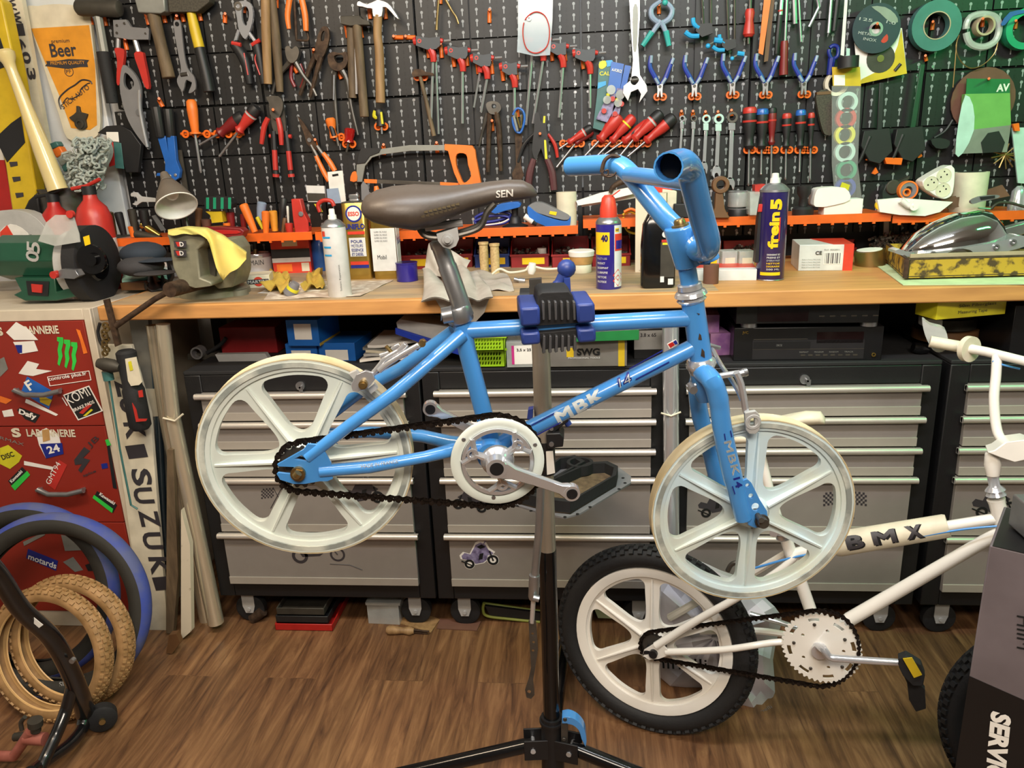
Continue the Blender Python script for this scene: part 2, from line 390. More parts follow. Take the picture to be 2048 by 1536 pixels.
# ---- cabinets ----
spec('cabblk', '141416', .5, bump=.15, sc=300); spec('draw', '8f8983', .42, .15, v=.03); spec('drawlip', 'a8a197', .4, .15, v=.03); spec('alu', 'dcd5cc', .38, .6, v=.03)
CY = 2.055
def zrow(ys, x): return [aty(x, y, CY).z for y in ys]
CZT = aty(1080, 741, CY).z; CZB = aty(1080, 1200, CY).z
ZH = zrow([776, 836, 895, 951, 1064], 1080); ZB = zrow([834, 893, 949, 1062, 1170], 1080)
def cabinet(x0, x1, label, lockpx=None):
 zt = CZT; zb = CZB
 t = thing('tool_cabinet', label, 'tool cabinet', ((x0+x1)/2, CY+.22, 0), 'drawer cabinets under the workbench')
 g = G(); g.bx(x0, x1, CY+.02, CY+.44, zb, zt); g.bx(x0, x0+.05, CY, CY+.03, zb, zt); g.bx(x1-.05, x1, CY, CY+.03, zb, zt)
 g.bx(x0+.0501, x1-.0501, CY, CY+.03, ZH[0], zt); g.bx(x0+.0501, x1-.0501, CY, CY+.03, zb, ZB[4])
 part('cabinet_body', g, 'cabblk', t, bev=.003)
 rim = G(); rim.bx(x0, x1, CY+.0, CY+.44, zt, zt+.012)
 part('top_tray', rim, 'rubber', t, bev=.003)
 a, b = x0+.048, x1-.048; zz = ZH; bot = ZB
 out = []
 for i, (zh, z0) in enumerate(zip(zz, bot)):
  d = part('drawer', G().bx(a, b, CY-.012, CY+.02, z0+.0, zh-.002), 'draw', t, bev=.001)
  part('drawer_lip', G().bx(a, b, CY-.016, CY-.0121, z0+.001, z0+.026), 'drawlip', d, bev=.001)
  hg = G(); hg.rod([(a-.012, CY-.022, zh-.008), (b+.012, CY-.022, zh-.008)], .009, 10); hg.bx(a-.012, b+.012, CY-.022, CY-.0121, zh-.017, zh-.001)
  part('drawer_handle', hg, 'alu', d); out.append(d)
 cx = (x0+x1)/2; lk = G(); zc = zt-.035
 lk.rod([(cx, CY, zc), (cx, CY-.006, zc)], .013, 18); part('lock', lk, 'steel', t)
 k = G(); k.rod([(cx+.004, CY-.006, zc), (cx+.004, CY-.02, zc)], .003, 8); k.bx(cx+.001, cx+.012, CY-.02, CY-.018, zc-.012, zc+.004); k.ring((cx+.008, CY-.021, zc-.02), (0, 1, 0), [(0, .007), (.001, .007), (.001, .0085), (0, .0085)], 14)
 part('key', k, 'steel', t)
 for sx, X in enumerate((x0+.075, x1-.075)):
  for Y in (CY+.045, CY+.38):
   c = G(); c.rod2([V((X, Y-.014, .048)), V((X, Y-.011, .048)), V((X, Y+.011, .048)), V((X, Y+.014, .048))], (0, 1, 0), [.040, .047, .047, .040], 28)
   cs = part('caster', c, 'rubber', t)
   f = G(); f.poly([V((X-.02, Y-.02, zb)), V((X+.02, Y-.02, zb)), V((X+.02, Y-.02, .06)), V((X+.012, Y-.02, .036)), V((X-.012, Y-.02, .036)), V((X-.02, Y-.02, .06))], (0, .003, 0)); f.bx(X-.021, X+.021, Y+.0175, Y+.021, .04, zb); f.bx(X-.021, X+.021, Y-.02, Y+.021, zb-.006, zb); f.rod([(X, Y-.024, .05), (X, Y+.024, .05)], .006, 10)
   part('caster_fork', f, 'lgrey', cs)
 return t, out
cabs = []
CX = [(-1.158, -.464, 'black tool cabinet with grey drawers behind the rear wheel, leftmost of the cabinets'), (-.457, .232, 'black tool cabinet with grey drawers behind the repair stand pole'), (.240, .944, 'black tool cabinet with grey drawers behind the front wheel, under the black stereo'), (.966, 1.66, 'black tool cabinet with grey drawers at the right edge behind the white handlebar')]
for a, b, l in CX: cabs.append(cabinet(a, b, l))
CP = PL((0, CY-.012, 0))
spec('sticker', '39363a', .5); spec('violet', '5b5172', .5, c2='8d86a8', rng=(.4, .6), sc=60)
def moto(cab, di, cx, cyy, s, col, edge=None, fl=1):
 d = cabs[cab][1][di]
 def p(x, y): return (cx+fl*x*s, cyy+y*s)
 body = [(-34, 0), (-28, -6), (-16, -3), (-10, -14), (-6, -22), (4, -27), (14, -22), (20, -12), (30, -6), (26, -2), (19, -2), (16, 8), (10, 13), (-6, 16), (-12, 8), (-22, 8), (-32, 6)]
 if edge: part('sticker_edge', pg(CP, ('P', [p(x*1.12, y*1.18-1) for x, y in body], .0004, .0001), ('C', p(29, 8), 12*s, .0004, .0001), ('C', p(-18, 17), 10.5*s, .0004, .0001)), edge, d)
 g = pg(CP, ('P', [p(*q) for q in body], .0005, .0003), ('R', [p(10, -24), p(14, -30)], 1.3*s, .0008, 6))
 t = part('motorcycle_sticker', g, col, d)
 part('sticker_details', pg(CP, ('A', p(29, 8), 11*s, 6.5*s, .0006, .0008), ('A', p(-18, 16), 10*s, 5.5*s, .0006, .0008), ('C', p(29, 8), 2*s, .0006, .0008), ('R', [p(-34, 10), p(-10, 20)], 1.2*s, .001, 5), ('R', [p(22, -10), p(29, 8)], 1.5*s, .001, 5), ('P', [p(2, -4), p(10, -6), p(8, 6), p(0, 8)], .0005, .0009), ('P', [p(-4, -18), p(6, -23), p(14, -18), p(4, -14)], .0005, .0009)), 'barin', d)
def flags(cab, di, cx, cyy, s):
 d = cabs[cab][1][di]; g = G()
 for sg in (-1, 1):
  for i in range(8):
   for j in range(6):
    if (i+j) % 2: continue
    x = sg*(10+i*4.2); y = -12+j*4.4-i*1.1*0+ (i*i)*.06
    g2 = [(cx+(x+a)*s, cyy+(y+b)*s) for a, b in ((0, 0), (4.2*sg, 0), (4.2*sg, 4.4), (0, 4.4))]
    prim(g, CP, ('P', g2, .0004, .0003))
  prim(g, CP, ('R', [(cx+sg*12*s, cyy-14*s), (cx-sg*18*s, cyy+42*s)], .8, .0004, 5))
 part('checkered_flags', g, 'sticker', d)
moto(1, 4, 957, 1112, 1.0, 'violet', 'paper')
moto(0, 3, 722, 985, 1.15, 'sticker'); moto(1, 3, 945, 1000, 1.0, 'sticker', fl=-1)
moto(2, 3, 1430, 1010, 1.0, 'sticker'); moto(3, 3, 1985, 1005, 1.2, 'sticker')
flags(0, 3, 555, 985, .75); flags(2, 3, 1690, 995, 1.0)
d = cabs[0][1][4]
part('motorcycle_drawing', pg(CP, ('A', (675, 1109), 15, 11, .0005, .0002), ('A', (600, 1112), 16, 10, .0005, .0002), ('P', [(595, 1100), (640, 1096), (650, 1104), (640, 1112), (605, 1114)], .0005, .0002), ('R', [(645, 1100), (660, 1092), (675, 1109)], 1.2, .0004, 5), ('R', [(660, 1128), (700, 1130), (725, 1140)], .8, .0003, 5)), 'sticker', d)
# ================= BLUE BICYCLE =================
BP = PL((-.441, 1.079, .979), radians(8), radians(3))      # plane of the near face of the rear wheel
def cat(pts, n=6, closed=False):                           # Catmull-Rom through 3D or 2D points
 P = [V(p) if len(p) == 3 else V((p[0], p[1], 0)) for p in pts]; out = []; m = len(P)
 rng = range(m if closed else m-1)
 for i in rng:
  p0 = P[i-1] if (i > 0 or closed) else P[i]; p1 = P[i]; p2 = P[(i+1) % m]; p3 = P[(i+2) % m] if (i+2 < m or closed) else p2
  for k in range(n):
   t = k/n; out.append(.5*((2*p1)+(p2-p0)*t+(2*p0-5*p1+4*p2-p3)*t*t+(3*p1-p0-3*p2+p3)*t**3))
 if not closed: out.append(P[-1])
 return out
def c2(pts, n=6, closed=False): return [(p.x, p.y) for p in cat(pts, n, closed)]
def mag_wheel(parent, c, pl, R, wd, mats, ph=0, rim_in=.82, tyre=None, name='wheel'):
 """c centre, pl plane, R flange radius, wd rim width; spokes cut out of a web"""
 n = pl.n; u, v = pl.u, pl.v
 def P(r, a, o=0): return c+(u*cos(a)+v*sin(a))*r+n*o
 wb, wr, wf = mats[:3]
 rim = G(); h = wd/2
 rim.ring(c, n, [(-h, R), (-h, R-.006), (-h+.004, R*rim_in), (h-.004, R*rim_in), (h, R-.006), (h, R)][::-1], 72)
 k = part('rim', rim, wb, parent)
 if wf:
  sg = G(); sg.ring(c, n, [(h-.0012, R-.0125), (h+.0006, R-.012), (h+.0008, R-.004), (h-.001, R-.0035)][::-1], 72); part('braking_strip', sg, wf, k)
  tr = G(); tr.ring(c, n, [(-h, R-.001), (-h, R+.0015), (-h+.003, R+.0005), (h-.003, R+.0005), (h, R+.0015), (h, R-.001)][::-1], 72); part('rim_tread', tr, wr, k)
 web = G(); Ro = R*rim_in+.002; no = 72
 loops = [[P(Ro, 2*pi*i/no, .006) for i in range(no)]]
 r0, r1 = R*.26, R*(rim_in-.045); rb = G()
 for s in range(6):
  am = ph+pi/3*(s+.5); hw0 = .030*R/.165;
  def edge(r): return pi/6-math.asin(min(.95, hw0*.43*(1+.35*(r/r1)**3)/r))
  q = []
  q.append((r0*1.18, -edge(r0*1.18)*.8)); q.append((r0*1.5, -edge(r0*1.5)))
  for f in (.6, .8): q.append((r1*f, -edge(r1*f)))
  q.append((r1*.93, -edge(r1*.93)*1.0)); q.append((r1, -edge(r1)*.8))
  for f in (-.4, 0, .4): q.append((r1, f*edge(r1)))
  q += [(r, -a) for r, a in q[:6][::-1]]; q.append((r0*1.05, 0))
  pts = [(r*cos(a), r*sin(a)) for r, a in q]; pts = c2(pts, 3, True)
  loops.append([P(sqrt(x*x+y*y), am+atan2(y, x), .006) for x, y in pts][::-1])
  a = ph+pi/3*s
  t = u*(-sin(a))+v*cos(a)
  for sd in (1, -1):
   rb.loft([[P(r, a, .006*sd)+t*(.0035)*w_, P(r, a, (.006+hh)*sd)+t*.0015, P(r, a, (.006+hh)*sd)-t*.0015, P(r, a, .006*sd)-t*.0035*w_] for r, hh, w_ in ((R*.16, .012, 1), (R*.5, .008, 1), (R*rim_in*.97, .003, .6))])
 web.poly(loops, -n*.012); part('spoke_web', web, wb, parent); part('spoke_ribs', rb, wb, parent)
 hb = G(); hb.ring(c, n, [(-.028, .012), (-.028, R*.11), (-.010, R*.17), (.010, R*.17), (.028, R*.11), (.028, .012)][::-1], 32); part('hub', hb, wb, parent)
 return k
def chain_loop(parent, pts, pl, off, pitch=.0127, r=.0045, mat='chain', label=None):
 P = pts; L = [0]
 for i in range(len(P)): L.append(L[-1]+(P[(i+1) % len(P)]-P[i]).length)
 N = max(4, int(round(L[-1]/pitch))); st = L[-1]/N; J = []
 j = 0
 for i in range(N):
  d = i*st
  while L[j+1] < d: j += 1
  f = (d-L[j])/(L[j+1]-L[j]); J.append(P[j].lerp(P[(j+1) % len(P)], f))
 g = G(); n = pl.n
 for i in range(N):
  a, b = J[i], J[(i+1) % N]; d = (b-a).normalized(); s = n.cross(d); o = .0045 if i % 2 else .003
  for sg in (-1, 1):
   q = []
   for c_, dd in ((a, -1), (b, 1)):
    for t in (-80, -40, 0, 40, 80):
     t = radians(t); q.append(c_+d*dd*cos(t)*r+s*dd*sin(t)*r)
   q.insert(5, (a+b)/2+s*r*.55*1); q.append((a+b)/2-s*r*.55*1)
   q = [x+n*(o*sg) for x in q]
   g.poly(q, n*.0012)
  g.rod([a-n*.006, a+n*.006], .0018, 6)
 return part('chain', g, mat, parent, label=label)
def belt(pl, c1, r1, c2_, r2, off):       # px centres, px radii -> closed 3D belt path (upper run to the right)
 x1, y1 = c1; x2, y2 = c2_; dx, dy = x2-x1, y2-y1; D = sqrt(dx*dx+dy*dy); th = atan2(dy, dx); al = math.acos((r1-r2)/D)
 q = []
 for k in range(25):
  a = th+al+(2*pi-2*al)*k/24; q.append((x1+r1*cos(a), y1+r1*sin(a)))
 for k in range(25):
  a = th-al+(2*al)*k/24; q.append((x2+r2*cos(a), y2+r2*sin(a)))
 return [pl.at(x, y, off) for x, y in q]
bl = thing('bicycle', 'small blue bicycle with pale six spoke wheels and no tyres, clamped in the repair stand', 'bicycle', (-.1, 1.13, .81))
bw = lambda *pr: pg(BP, *pr)
rear_c = BP.at(614, 914, -.013)
class BPF(PL): pass
FP = PL((.272, 1.179, .843), radians(5), radians(3)); front_c = FP.at(1501, 1019, -.013)
k = mag_wheel(bl, rear_c, BP, .165, .028, ('wheelw', 'rimy', 'strip'), ph=radians(1), rim_in=.885)
k = mag_wheel(bl, front_c, FP, .165, .028, ('wheelb', 'rimy', 'strip'), ph=radians(-31+0), rim_in=.885)
OS = .047
g = bw(('R', [(932, 661), (1384, 636)], 17, -.012, 14), ('R', [(1383, 592), (1391, 640), (1403, 726)], [23, 22, 22], -.012, 16), ('R', [(1385, 695), (1030, 872), (985, 897)], 17, -.012, 14),
    ('R', [(921, 634), (934, 700), (985, 893)], [19, 18, 18], -.012, 16),
    ('R', [(640, 942), (740, 934), (850, 914), (905, 900), (975, 893)], [13, 13, 12, 14, 14], [OS, OS, OS-.005, .02, 0], 10), ('R', [(640, 868), (740, 864), (845, 872), (900, 885), (975, 893)], [12, 12, 13, 14, 14], [-.07, -.07, -.065, -.045, -.025], 10),
    ('R', [(615, 915), (700, 850), (790, 785), (860, 725), (925, 668)], [12, 13, 14, 13, 15], [OS, OS, OS-.003, .025, .0], 10), ('R', [(640, 845), (730, 775), (800, 738), (905, 662)], [12, 13, 13, 12], [-.07, -.07, -.055, -.03], 10))
bc = BP.at(980, 894, -.012); g.rod([bc-BP.n*.036, bc+BP.n*.036], .021, 24)
part('frame', g, 'blue', bl)
dp = [(554, 929), (607, 899), (615, 888), (640, 890), (650, 905), (662, 925), (666, 958), (655, 963), (640, 963), (612, 968), (585, 968), (560, 960), (553, 948), (556, 945), (588, 948), (592, 939), (586, 934), (556, 933)]
g = bw(('P', [dp, [(589, 918), (603, 911), (617, 923)][::-1]], .004, OS)); part('dropout', g, 'blue', bl, bev=.0006)
g = bw(('P', [(x+26, y-14) for x, y in dp], .004, -.073)); part('dropout', g, 'blue', bl)
g = bw(('C', (597, 946), 15, .006, OS+.004), ('L', (597, 946), (591, 953), [(0, 8), (1, 8), (1.2, 6)], OS+.02));
ac = BP.at(600, 944, OS); g.rod([rear_c-BP.n*.09, rear_c+BP.n*(OS+.028)], .0045, 12); g.rod2([ac+BP.n*.004, ac+BP.n*.012], BP.n, [.0095, .0095], 6); part('axle_nut', g, 'brass', bl)
cogc = BP.at(599, 934, .03); g = G()
def gear(g, c, pl, r, nt, th, dep=.004, r0=0):
 pts = []
 for i in range(nt):
  for a, rr in ((0, r-dep), (.25, r), (.5, r), (.75, r-dep)):
   t = 2*pi*(i+a)/nt; pts.append(c+(pl.u*cos(t)+pl.v*sin(t))*rr)
 lp = [pts]
 if r0: lp.append([c+(pl.u*cos(t)+pl.v*sin(t))*r0 for t in [-2*pi*k/36 for k in range(36)]])
 g.poly(lp, -pl.n*th)
gear(g, cogc, BP, .035, 16, .003); g.rod2([cogc, cogc+BP.n*.004], BP.n, [.022, .02], 24); part('freewheel', g, 'dsteel', bl)
CC = (995, 922)
chain_loop(bl, belt(BP, (600, 934), 49, CC, 91, .032), BP, .032)
cc = BP.at(*CC, .042); mp = .071
g = G(); g.ring(BP.at(*CC, .036), BP.n, [(0, .056), (0, .0715), (.003, .0715), (.0045, .069), (.0045, .058), (.003, .056)][::-1], 72)
gd = part('chain_guard_ring', g, 'wheelw', bl)
g = G(); gear(g, BP.at(*CC, .034), BP, .0705, 36, .0025, .0045, .051); part('chainring', g, 'dsteel', bl)
g = G(); g.ring(BP.at(*CC, .0385), BP.n, [(0, .0495), (0, .055), (.006, .055), (.006, .0495)][::-1], 72)
def lobe(g, a):
 c = cc; u_ = BP.u*cos(a)+BP.v*sin(a); v_ = -BP.u*sin(a)+BP.v*cos(a)
 g.rod([c+u_*.018, c+u_*.036, c+u_*.042+v_*.010, c+u_*.050+v_*.020], [.007, .0055, .0045, .0045], 8); g.rod([c+u_*.036, c+u_*.042-v_*.010, c+u_*.048-v_*.022], [.0055, .0045, .0045], 8)
 g.ring(c+u_*.040+BP.n*.001, BP.n, [(0, .005), (0, .009), (.004, .009), (.004, .005)][::-1], 20)
for a in (50, 170, 290): lobe(g, radians(a-12))
g.rod2([cc-BP.n*.002, cc+BP.n*.004, cc+BP.n*.01, cc+BP.n*.022], BP.n, [.026, .024, .017, .015], 28)
part('crank_spider', g, 'chrome', bl)
g = G()
for a in (50, 170, 290):
 t = radians(a-28); c = BP.at(*CC, .0405)+(BP.u*cos(t)+BP.v*sin(t))*.0625; g.rod2([c, c+BP.n*.0012], BP.n, [.0035, .003], 12)
part('guard_screws', g, 'steel', gd)
def crank(p0, p1, off, lab):
 A, B = BP.at(*p0, off), BP.at(*p1, off+.0); d = (B-A).normalized(); s = BP.n.cross(d); g = G()
 secs = []
 for t, w_, h_ in ((0, .015, .008), (.12, .0145, .008), (.22, .010, .007), (.5, .0085, .006), (.85, .008, .0055), (.92, .0115, .006), (1.0, .0115, .006)):
  c = A.lerp(B, t); secs.append([c+s*w_*x+BP.n*h_*y for x, y in ((1, .6), (.8, 1), (-.8, 1), (-1, .6), (-1, -.6), (-.8, -1), (.8, -1), (1, -.6))])
 g.loft(secs); g.rod2([A-BP.n*.010, A+BP.n*.009], BP.n, [.0165, .0155], 28); g.rod2([B-BP.n*.0065, B+BP.n*.0065], BP.n, [.0125, .0125], 24)
 c = part('crank_arm', g, 'chrome', bl)
 h = G(); h.ring(B+BP.n*.0068, BP.n, [(0, .0055), (0, .0085), (.0008, .0085), (.0008, .0055)][::-1], 20); h.rod2([B+BP.n*.0066, B+BP.n*.0069], BP.n, [.0062, .0062], 16)
 h.rod2([A+BP.n*.0091, A+BP.n*.0096], BP.n, [.0105, .0105], 24); part('pedal_hole', h, 'black', c)
crank((993, 933), (1143, 984), .066, ''); crank((985, 880), (861, 816), -.10, '')
g = bw(('L', (876, 480), (930, 632), [(0, 19), (.08, 19.5), (.10, 18), (.32, 18), (.34, 19.5), (1, 19.5)], -.012)); part('seat_post', g, 'steel', bl)
g = bw(('L', (914, 612), (923, 643), [(0, 25), (.1, 27), (.9, 27), (1, 25)], -.012), ('R', [(885, 632), (905, 628)], [17, 17], .008, 12), ('R', [(882, 634), (884, 634)], [9, 6], .024, 12)); part('seat_clamp', g, 'steel', bl)
g = bw(('R', c2([(835, 452), (850, 472), (880, 476), (920, 470), (960, 455), (975, 425), (990, 408)]), 5.5, .014, 8), ('R', c2([(835, 446), (852, 464), (880, 470), (920, 464), (960, 448), (975, 420), (990, 404)]), 5.5, -.038, 8))
part('seat_rail', g, 'dsteel', bl)
g = bw(('P', [(873, 468), (915, 455), (918, 478), (912, 492), (900, 498), (886, 494), (876, 482)], .004, .018), ('P', [(873, 464), (915, 451), (918, 474), (900, 494), (880, 484)], .004, -.046), ('C', (895, 478), 11, .006, .022), ('C', (895, 478), 6, .010, .024), ('R', [(850, 455), (925, 445)], 8, -.012, 8)); part('rail_clamp', g, 'lgrey', bl)
sd = [(727, 402, 425, .028), (735, 391, 434, .050), (752, 382, 443, .066), (785, 374, 452, .075), (830, 370, 460, .072), (865, 371, 452, .060), (900, 372, 436, .045), (940, 369, 421, .031), (980, 363, 410, .025), (1015, 359, 404, .023), (1045, 360, 400, .021), (1063, 369, 396, .016), (1073, 380, 391, .008)]
secs = []
for x, yt, yb, hw in sd:
 T, B = BP.at(x, yt, -.012), BP.at(x, yb, -.012); H = (T-B).length/2; C = (T+B)/2; s = []
 for k in range(20):
  a = 2*pi*k/20; ca, sa = cos(a), sin(a); e = .75
  X = math.copysign(abs(ca)**e, ca)*hw; Y = math.copysign(abs(sa)**e, sa)*H
  if sa < 0: X *= 1.0; Y *= .92
  else: X *= .88+.12*(1-sa)
  s.append(C+BP.n*X+V((0, 0, 1))*Y)
 secs.append(s)
g = G(); g.loft(secs); sad = part('saddle', g, 'saddle', bl, sharp=1.2)
def sadpt(px, py):
 for i in range(len(sd)-1):
  if sd[i][0] <= px <= sd[i+1][0]:
   f = (px-sd[i][0])/(sd[i+1][0]-sd[i][0]); q = [a+(b-a)*f for a, b in zip(sd[i], sd[i+1])]; break
 m = (q[1]+q[2])/2; h = (q[2]-q[1])/2; sa = max(-.97, min(.97, (m-py)/h));
 ww = abs(sa)**(1/.75); ca = sqrt(max(0, 1-ww*ww))**.75
 return BP.at(px, py, -.012+q[3]*ca*.97+.003)
bx_ = [(985, 385), (997, 386), (1000, 381), (1014, 380), (1018, 383), (1033, 378), (1026, 388), (1010, 394), (1003, 397), (993, 397), (991, 391)]
text('saddle_logo', 'SEN', 'paper', sad, (0, 0, 0), (1, 0, 0), 1, BP.n, bold=.02, fn=lambda a, b: sadpt(992+a*34, 396-b*15-a*3)+BP.n*.0012)
g = G()
for r_ in range(4):
 for i in range(8):
  x = 848+i*9-r_*6; y = 423+r_*9-i*2.2
  g.add([sadpt(x, y)+BP.n*.0006, sadpt(x+7, y-3)+BP.n*.0006, sadpt(x+8, y+3)+BP.n*.0006, sadpt(x+1, y+3)+BP.n*.0006], [(0, 3, 2, 1)])
spec('sadpat', '7a6c52', .45); part('saddle_pattern', g, 'sadpat', sad)
g = bw(('L', (1378, 566), (1384, 604), [(0, 17), (.05, 24), (.3, 25), (.35, 21), (.45, 30), (.62, 33), (.7, 25), (.85, 30), (1, 24)], -.012), ); part('headset', g, 'chrome', bl); part('headset', bw(('L', (1400, 716), (1404, 745), [(0, 24), (.2, 29), (.5, 30), (.7, 26), (1, 24)], -.012)), 'chrome', bl)
g = bw(('L', (1373, 528), (1381, 578), [(0, 18), (1, 18)], -.012), ('L', (1361, 452), (1376, 533), [(0, 32), (.05, 34), (1, 25)], -.012), ('P', [(1395, 452), (1425, 470), (1432, 505), (1420, 530), (1385, 530), (1370, 455)], .03, -.027), ('R', [(1408, 480), (1422, 520)], 18, [.0, .0], 12)); part('stem', g, 'blue', bl, bev=.001)
g = bw(('L', (1358, 438), (1361, 455), [(0, 9), (.15, 11), (.6, 12), (.61, 17), (1, 18)], -.012)); part('stem_bolt', g, 'brass', bl)
g = bw(('R', [(1390, 458), (1392, 464)], 6, .015, 8), ('R', [(1398, 516), (1404, 522)], 7, .02, 8), ('R', [(1424, 510), (1428, 508)], 5, .0, 8)); part('clamp_bolts', g, 'steel', bl)
def hb(px, py, o): return BP.at(px, py, o)
path = [hb(1395, 500, .012), hb(1413, 498, .05), hb(1416, 480, .075), hb(1402, 430, .10), hb(1386, 365, .135), hb(1378, 338, .15), hb(1366, 326, .175), hb(1352, 328, .20), hb(1337, 334, .245)]
path = cat(path, 4); g = G(); rr = .0165
inner = G(); g.rod(path, rr, 16, cap=False)
pe, pd = path[-1], (path[-1]-path[-2]).normalized()
g.rod([pe, pe-pd*.08], rr*.9, 16, cap=False)
v0 = len(g.v);
g.ring(pe, pd, [(0, rr*.88), (0, rr), (.0008, rr), (.0008, rr*.88)][::-1], 16)
far = cat([hb(1395, 500, .012), hb(1362, 465, -.02), hb(1335, 440, -.035), hb(1298, 395, -.07), hb(1262, 350, -.11), hb(1240, 332, -.13), hb(1215, 329, -.15), hb(1140, 333, -.215)], 4)
g.rod(far, rr*.95, 16)
g.rod([hb(1258, 349, -.10), hb(1380, 364, .13)], rr*.72, 14)
part('handlebar', g, 'blue', bl)
part('handlebar_opening', G().rod([pe-pd*.03, pe-pd*.031], rr*.88, 16), 'barin', bl)
g = bw(('R', c2([(1203, 345), (1209, 322), (1222, 312), (1236, 314), (1244, 322)]), 4, -.125, 8), ('R', c2([(1203, 345), (1212, 353), (1225, 352), (1234, 343)]), 2, -.118, 6), ('R', c2([(1208, 340), (1204, 350), (1215, 350), (1216, 340), (1210, 342)]), 2, -.118, 6)); part('cable_clip', g, 'rust', bl)
g = bw(('R', c2([(1406, 745), (1424, 762), (1437, 800), (1445, 860), (1462, 940), (1487, 1036)]), [20]*13+[19]*13+[17]*5, [0+.034*min(1, i/6) for i in range(31)], 16),
    ('R', c2([(1402, 745), (1394, 775), (1400, 830), (1418, 890), (1440, 980)]), 17, [-.02-.05*min(1, i/6) for i in range(25)], 12), ('L', (1403, 742), (1411, 800), [(0, 23), (.6, 24), (1, 16)], -.012));
part('fork', g, 'blue', bl)
fd = [(1482, 963), (1494, 958), (1503, 966), (1520, 1000), (1534, 1022), (1536, 1040), (1530, 1052), (1510, 1056), (1497, 1050), (1488, 1020)]
def hole(c, r, n=14): return [(c[0]+r*cos(-2*pi*k/n), c[1]+r*sin(-2*pi*k/n)) for k in range(n)]
part('fork_end', bw(('P', [fd, hole((1495, 971), 4), hole((1502, 992), 5), hole((1511, 1014), 8)], .004, .036)), 'blue', bl, bev=.0006)
g = bw(('C', (1523, 1041), 14, .004, .040), ('C', (1523, 1041), 10, .012, .044)); g.rod([front_c-FP.n*.07, BP.at(1523, 1041, .062)], .0045, 12); part('axle_nut', g, 'dsteel', bl)
g = bw(('P', [(1399, 667), (1402, 670), (1404, 680), (1397, 679)], .001, .0055), ('P', [(1404, 697), (1409, 703), (1410, 716), (1402, 712)], .001, .0055), ('P', [(1394, 626), (1400, 628), (1398, 630)], .001, .006))
part('paint_chips', g, 'rust', bl)
def tubetext(s, m, a, b, hpx, off, bold=0, sh=0, rpx=17, name='frame_lettering', sp_=1.0):
 A, B = V((a[0], a[1], 0)), V((b[0], b[1], 0)); d = (B-A).normalized(); nrm = V((d.y, -d.x, 0))
 def fn(x, y):
  q = A+d*((B-A).length*x)+nrm*hpx*(y-.5); k = abs(y-.5)*hpx/rpx; R_ = rpx*BP.sc(q.x, q.y)
  return BP.at(q.x, q.y, off+R_*sqrt(max(0, 1-k*k))+.0008)
 return text(name, s, m, bl, 0 or (0, 0, 0), (1, 0, 0), 1, BP.n, bold=bold, shear=sh, fn=fn, spacing=sp_)
spec('decal', 'cfd8da', .4)
tubetext('MBK', 'decal', (1112, 838), (1206, 786), 25, -.012, .06, 0, 17, sp_=1.15)
tubetext('14', 'navy', (1233, 772), (1264, 754), 26, -.012, .05, .3); tubetext('14', 'decal', (1236, 770), (1262, 756), 19, -.0115, -.012, .3)
tubetext('MADE IN FRANCE', 'decal', (722, 934), (796, 922), 8, OS-.001, .01, 0, 13)
def legtext(s, m, pts, hpx, off, bold=.03):
 A, B = V((*pts[0], 0)), V((*pts[1], 0)); d = (B-A).normalized(); nrm = V((d.y, -d.x, 0))
 return text('fork_lettering', s, m, bl, (0, 0, 0), (1, 0, 0), 1, BP.n, bold=bold, fn=lambda x, y: BP.at(*((A+d*(B-A).length*x+nrm*hpx*(y-.5)).xy), off+.0155), spacing=1.1)
legtext('MBK', 'decal', [(1455, 882), (1473, 950)], 15, .034, .03); legtext('14', 'navy', [(1473, 955), (1479, 975)], 14, .034, .04)
g = bw(*[('P', q, .0006, .0035) for q in ([(1062, 850), (1108, 826), (1109, 828), (1063, 852)], [(1074, 869), (1121, 844), (1122, 846), (1075, 871)], [(1258, 737), (1325, 700), (1326, 702), (1259, 739)], [(1271, 758), (1338, 723), (1339, 725), (1272, 760)])]); part('frame_stripes', g, 'navy', bl)
g = bw(('P', [(1334, 688), (1352, 678), (1357, 687), (1339, 698)], .0006, .0035)); st_ = part('frame_badge', g, 'paper', bl)
part('badge_colours', bw(('P', [(1336, 689), (1345, 684), (1350, 690), (1341, 696)], .0006, .0042)), 'red', st_); part('badge_colours', bw(('P', [(1346, 684), (1352, 680), (1356, 687), (1351, 690)], .0006, .0042)), 'navy', st_)
g = bw(('P', [(1448, 868), (1450, 867), (1452, 880), (1450, 881)], .0006, .0495), ('P', [(1460, 862), (1462, 861), (1465, 874), (1463, 875)], .0006, .0495), ('P', [(1464, 973), (1466, 972), (1471, 988), (1469, 989)], .0006, .0495)); part('fork_stripes', g, 'navy', bl)
g = bw(('R', c2([(722, 768), (745, 748), (762, 728), (770, 718), (800, 700), (812, 688)]), [9, 8, 8, 7, 6, 6, 6, 6, 6, 6, 6, 6, 6, 6, 6, 6, 6, 6, 6, 6, 6, 6, 6, 6, 6, 7, 7, 7, 7, 7, 7][:31], .034, 10), ('R', c2([(758, 742), (775, 728), (800, 712), (820, 700), (838, 690)]), 6, .040, 10),
    ('P', [(702, 770), (712, 750), (730, 742), (745, 746), (750, 760), (735, 776), (716, 784), (705, 782)], .006, .036), ('R', c2([(760, 712), (778, 706), (790, 695), (800, 690)]), 6, -.03, 8));
bk = part('rear_brake', g, 'chrome', bl, bev=.0005)
part('brake_pad', bw(('P', [(698, 748), (712, 742), (722, 752), (708, 760)], .01, .018), ('P', [(735, 778), (748, 768), (755, 778), (742, 788)], .01, .018)), 'teal' if 0 else 'lgrey', bk)
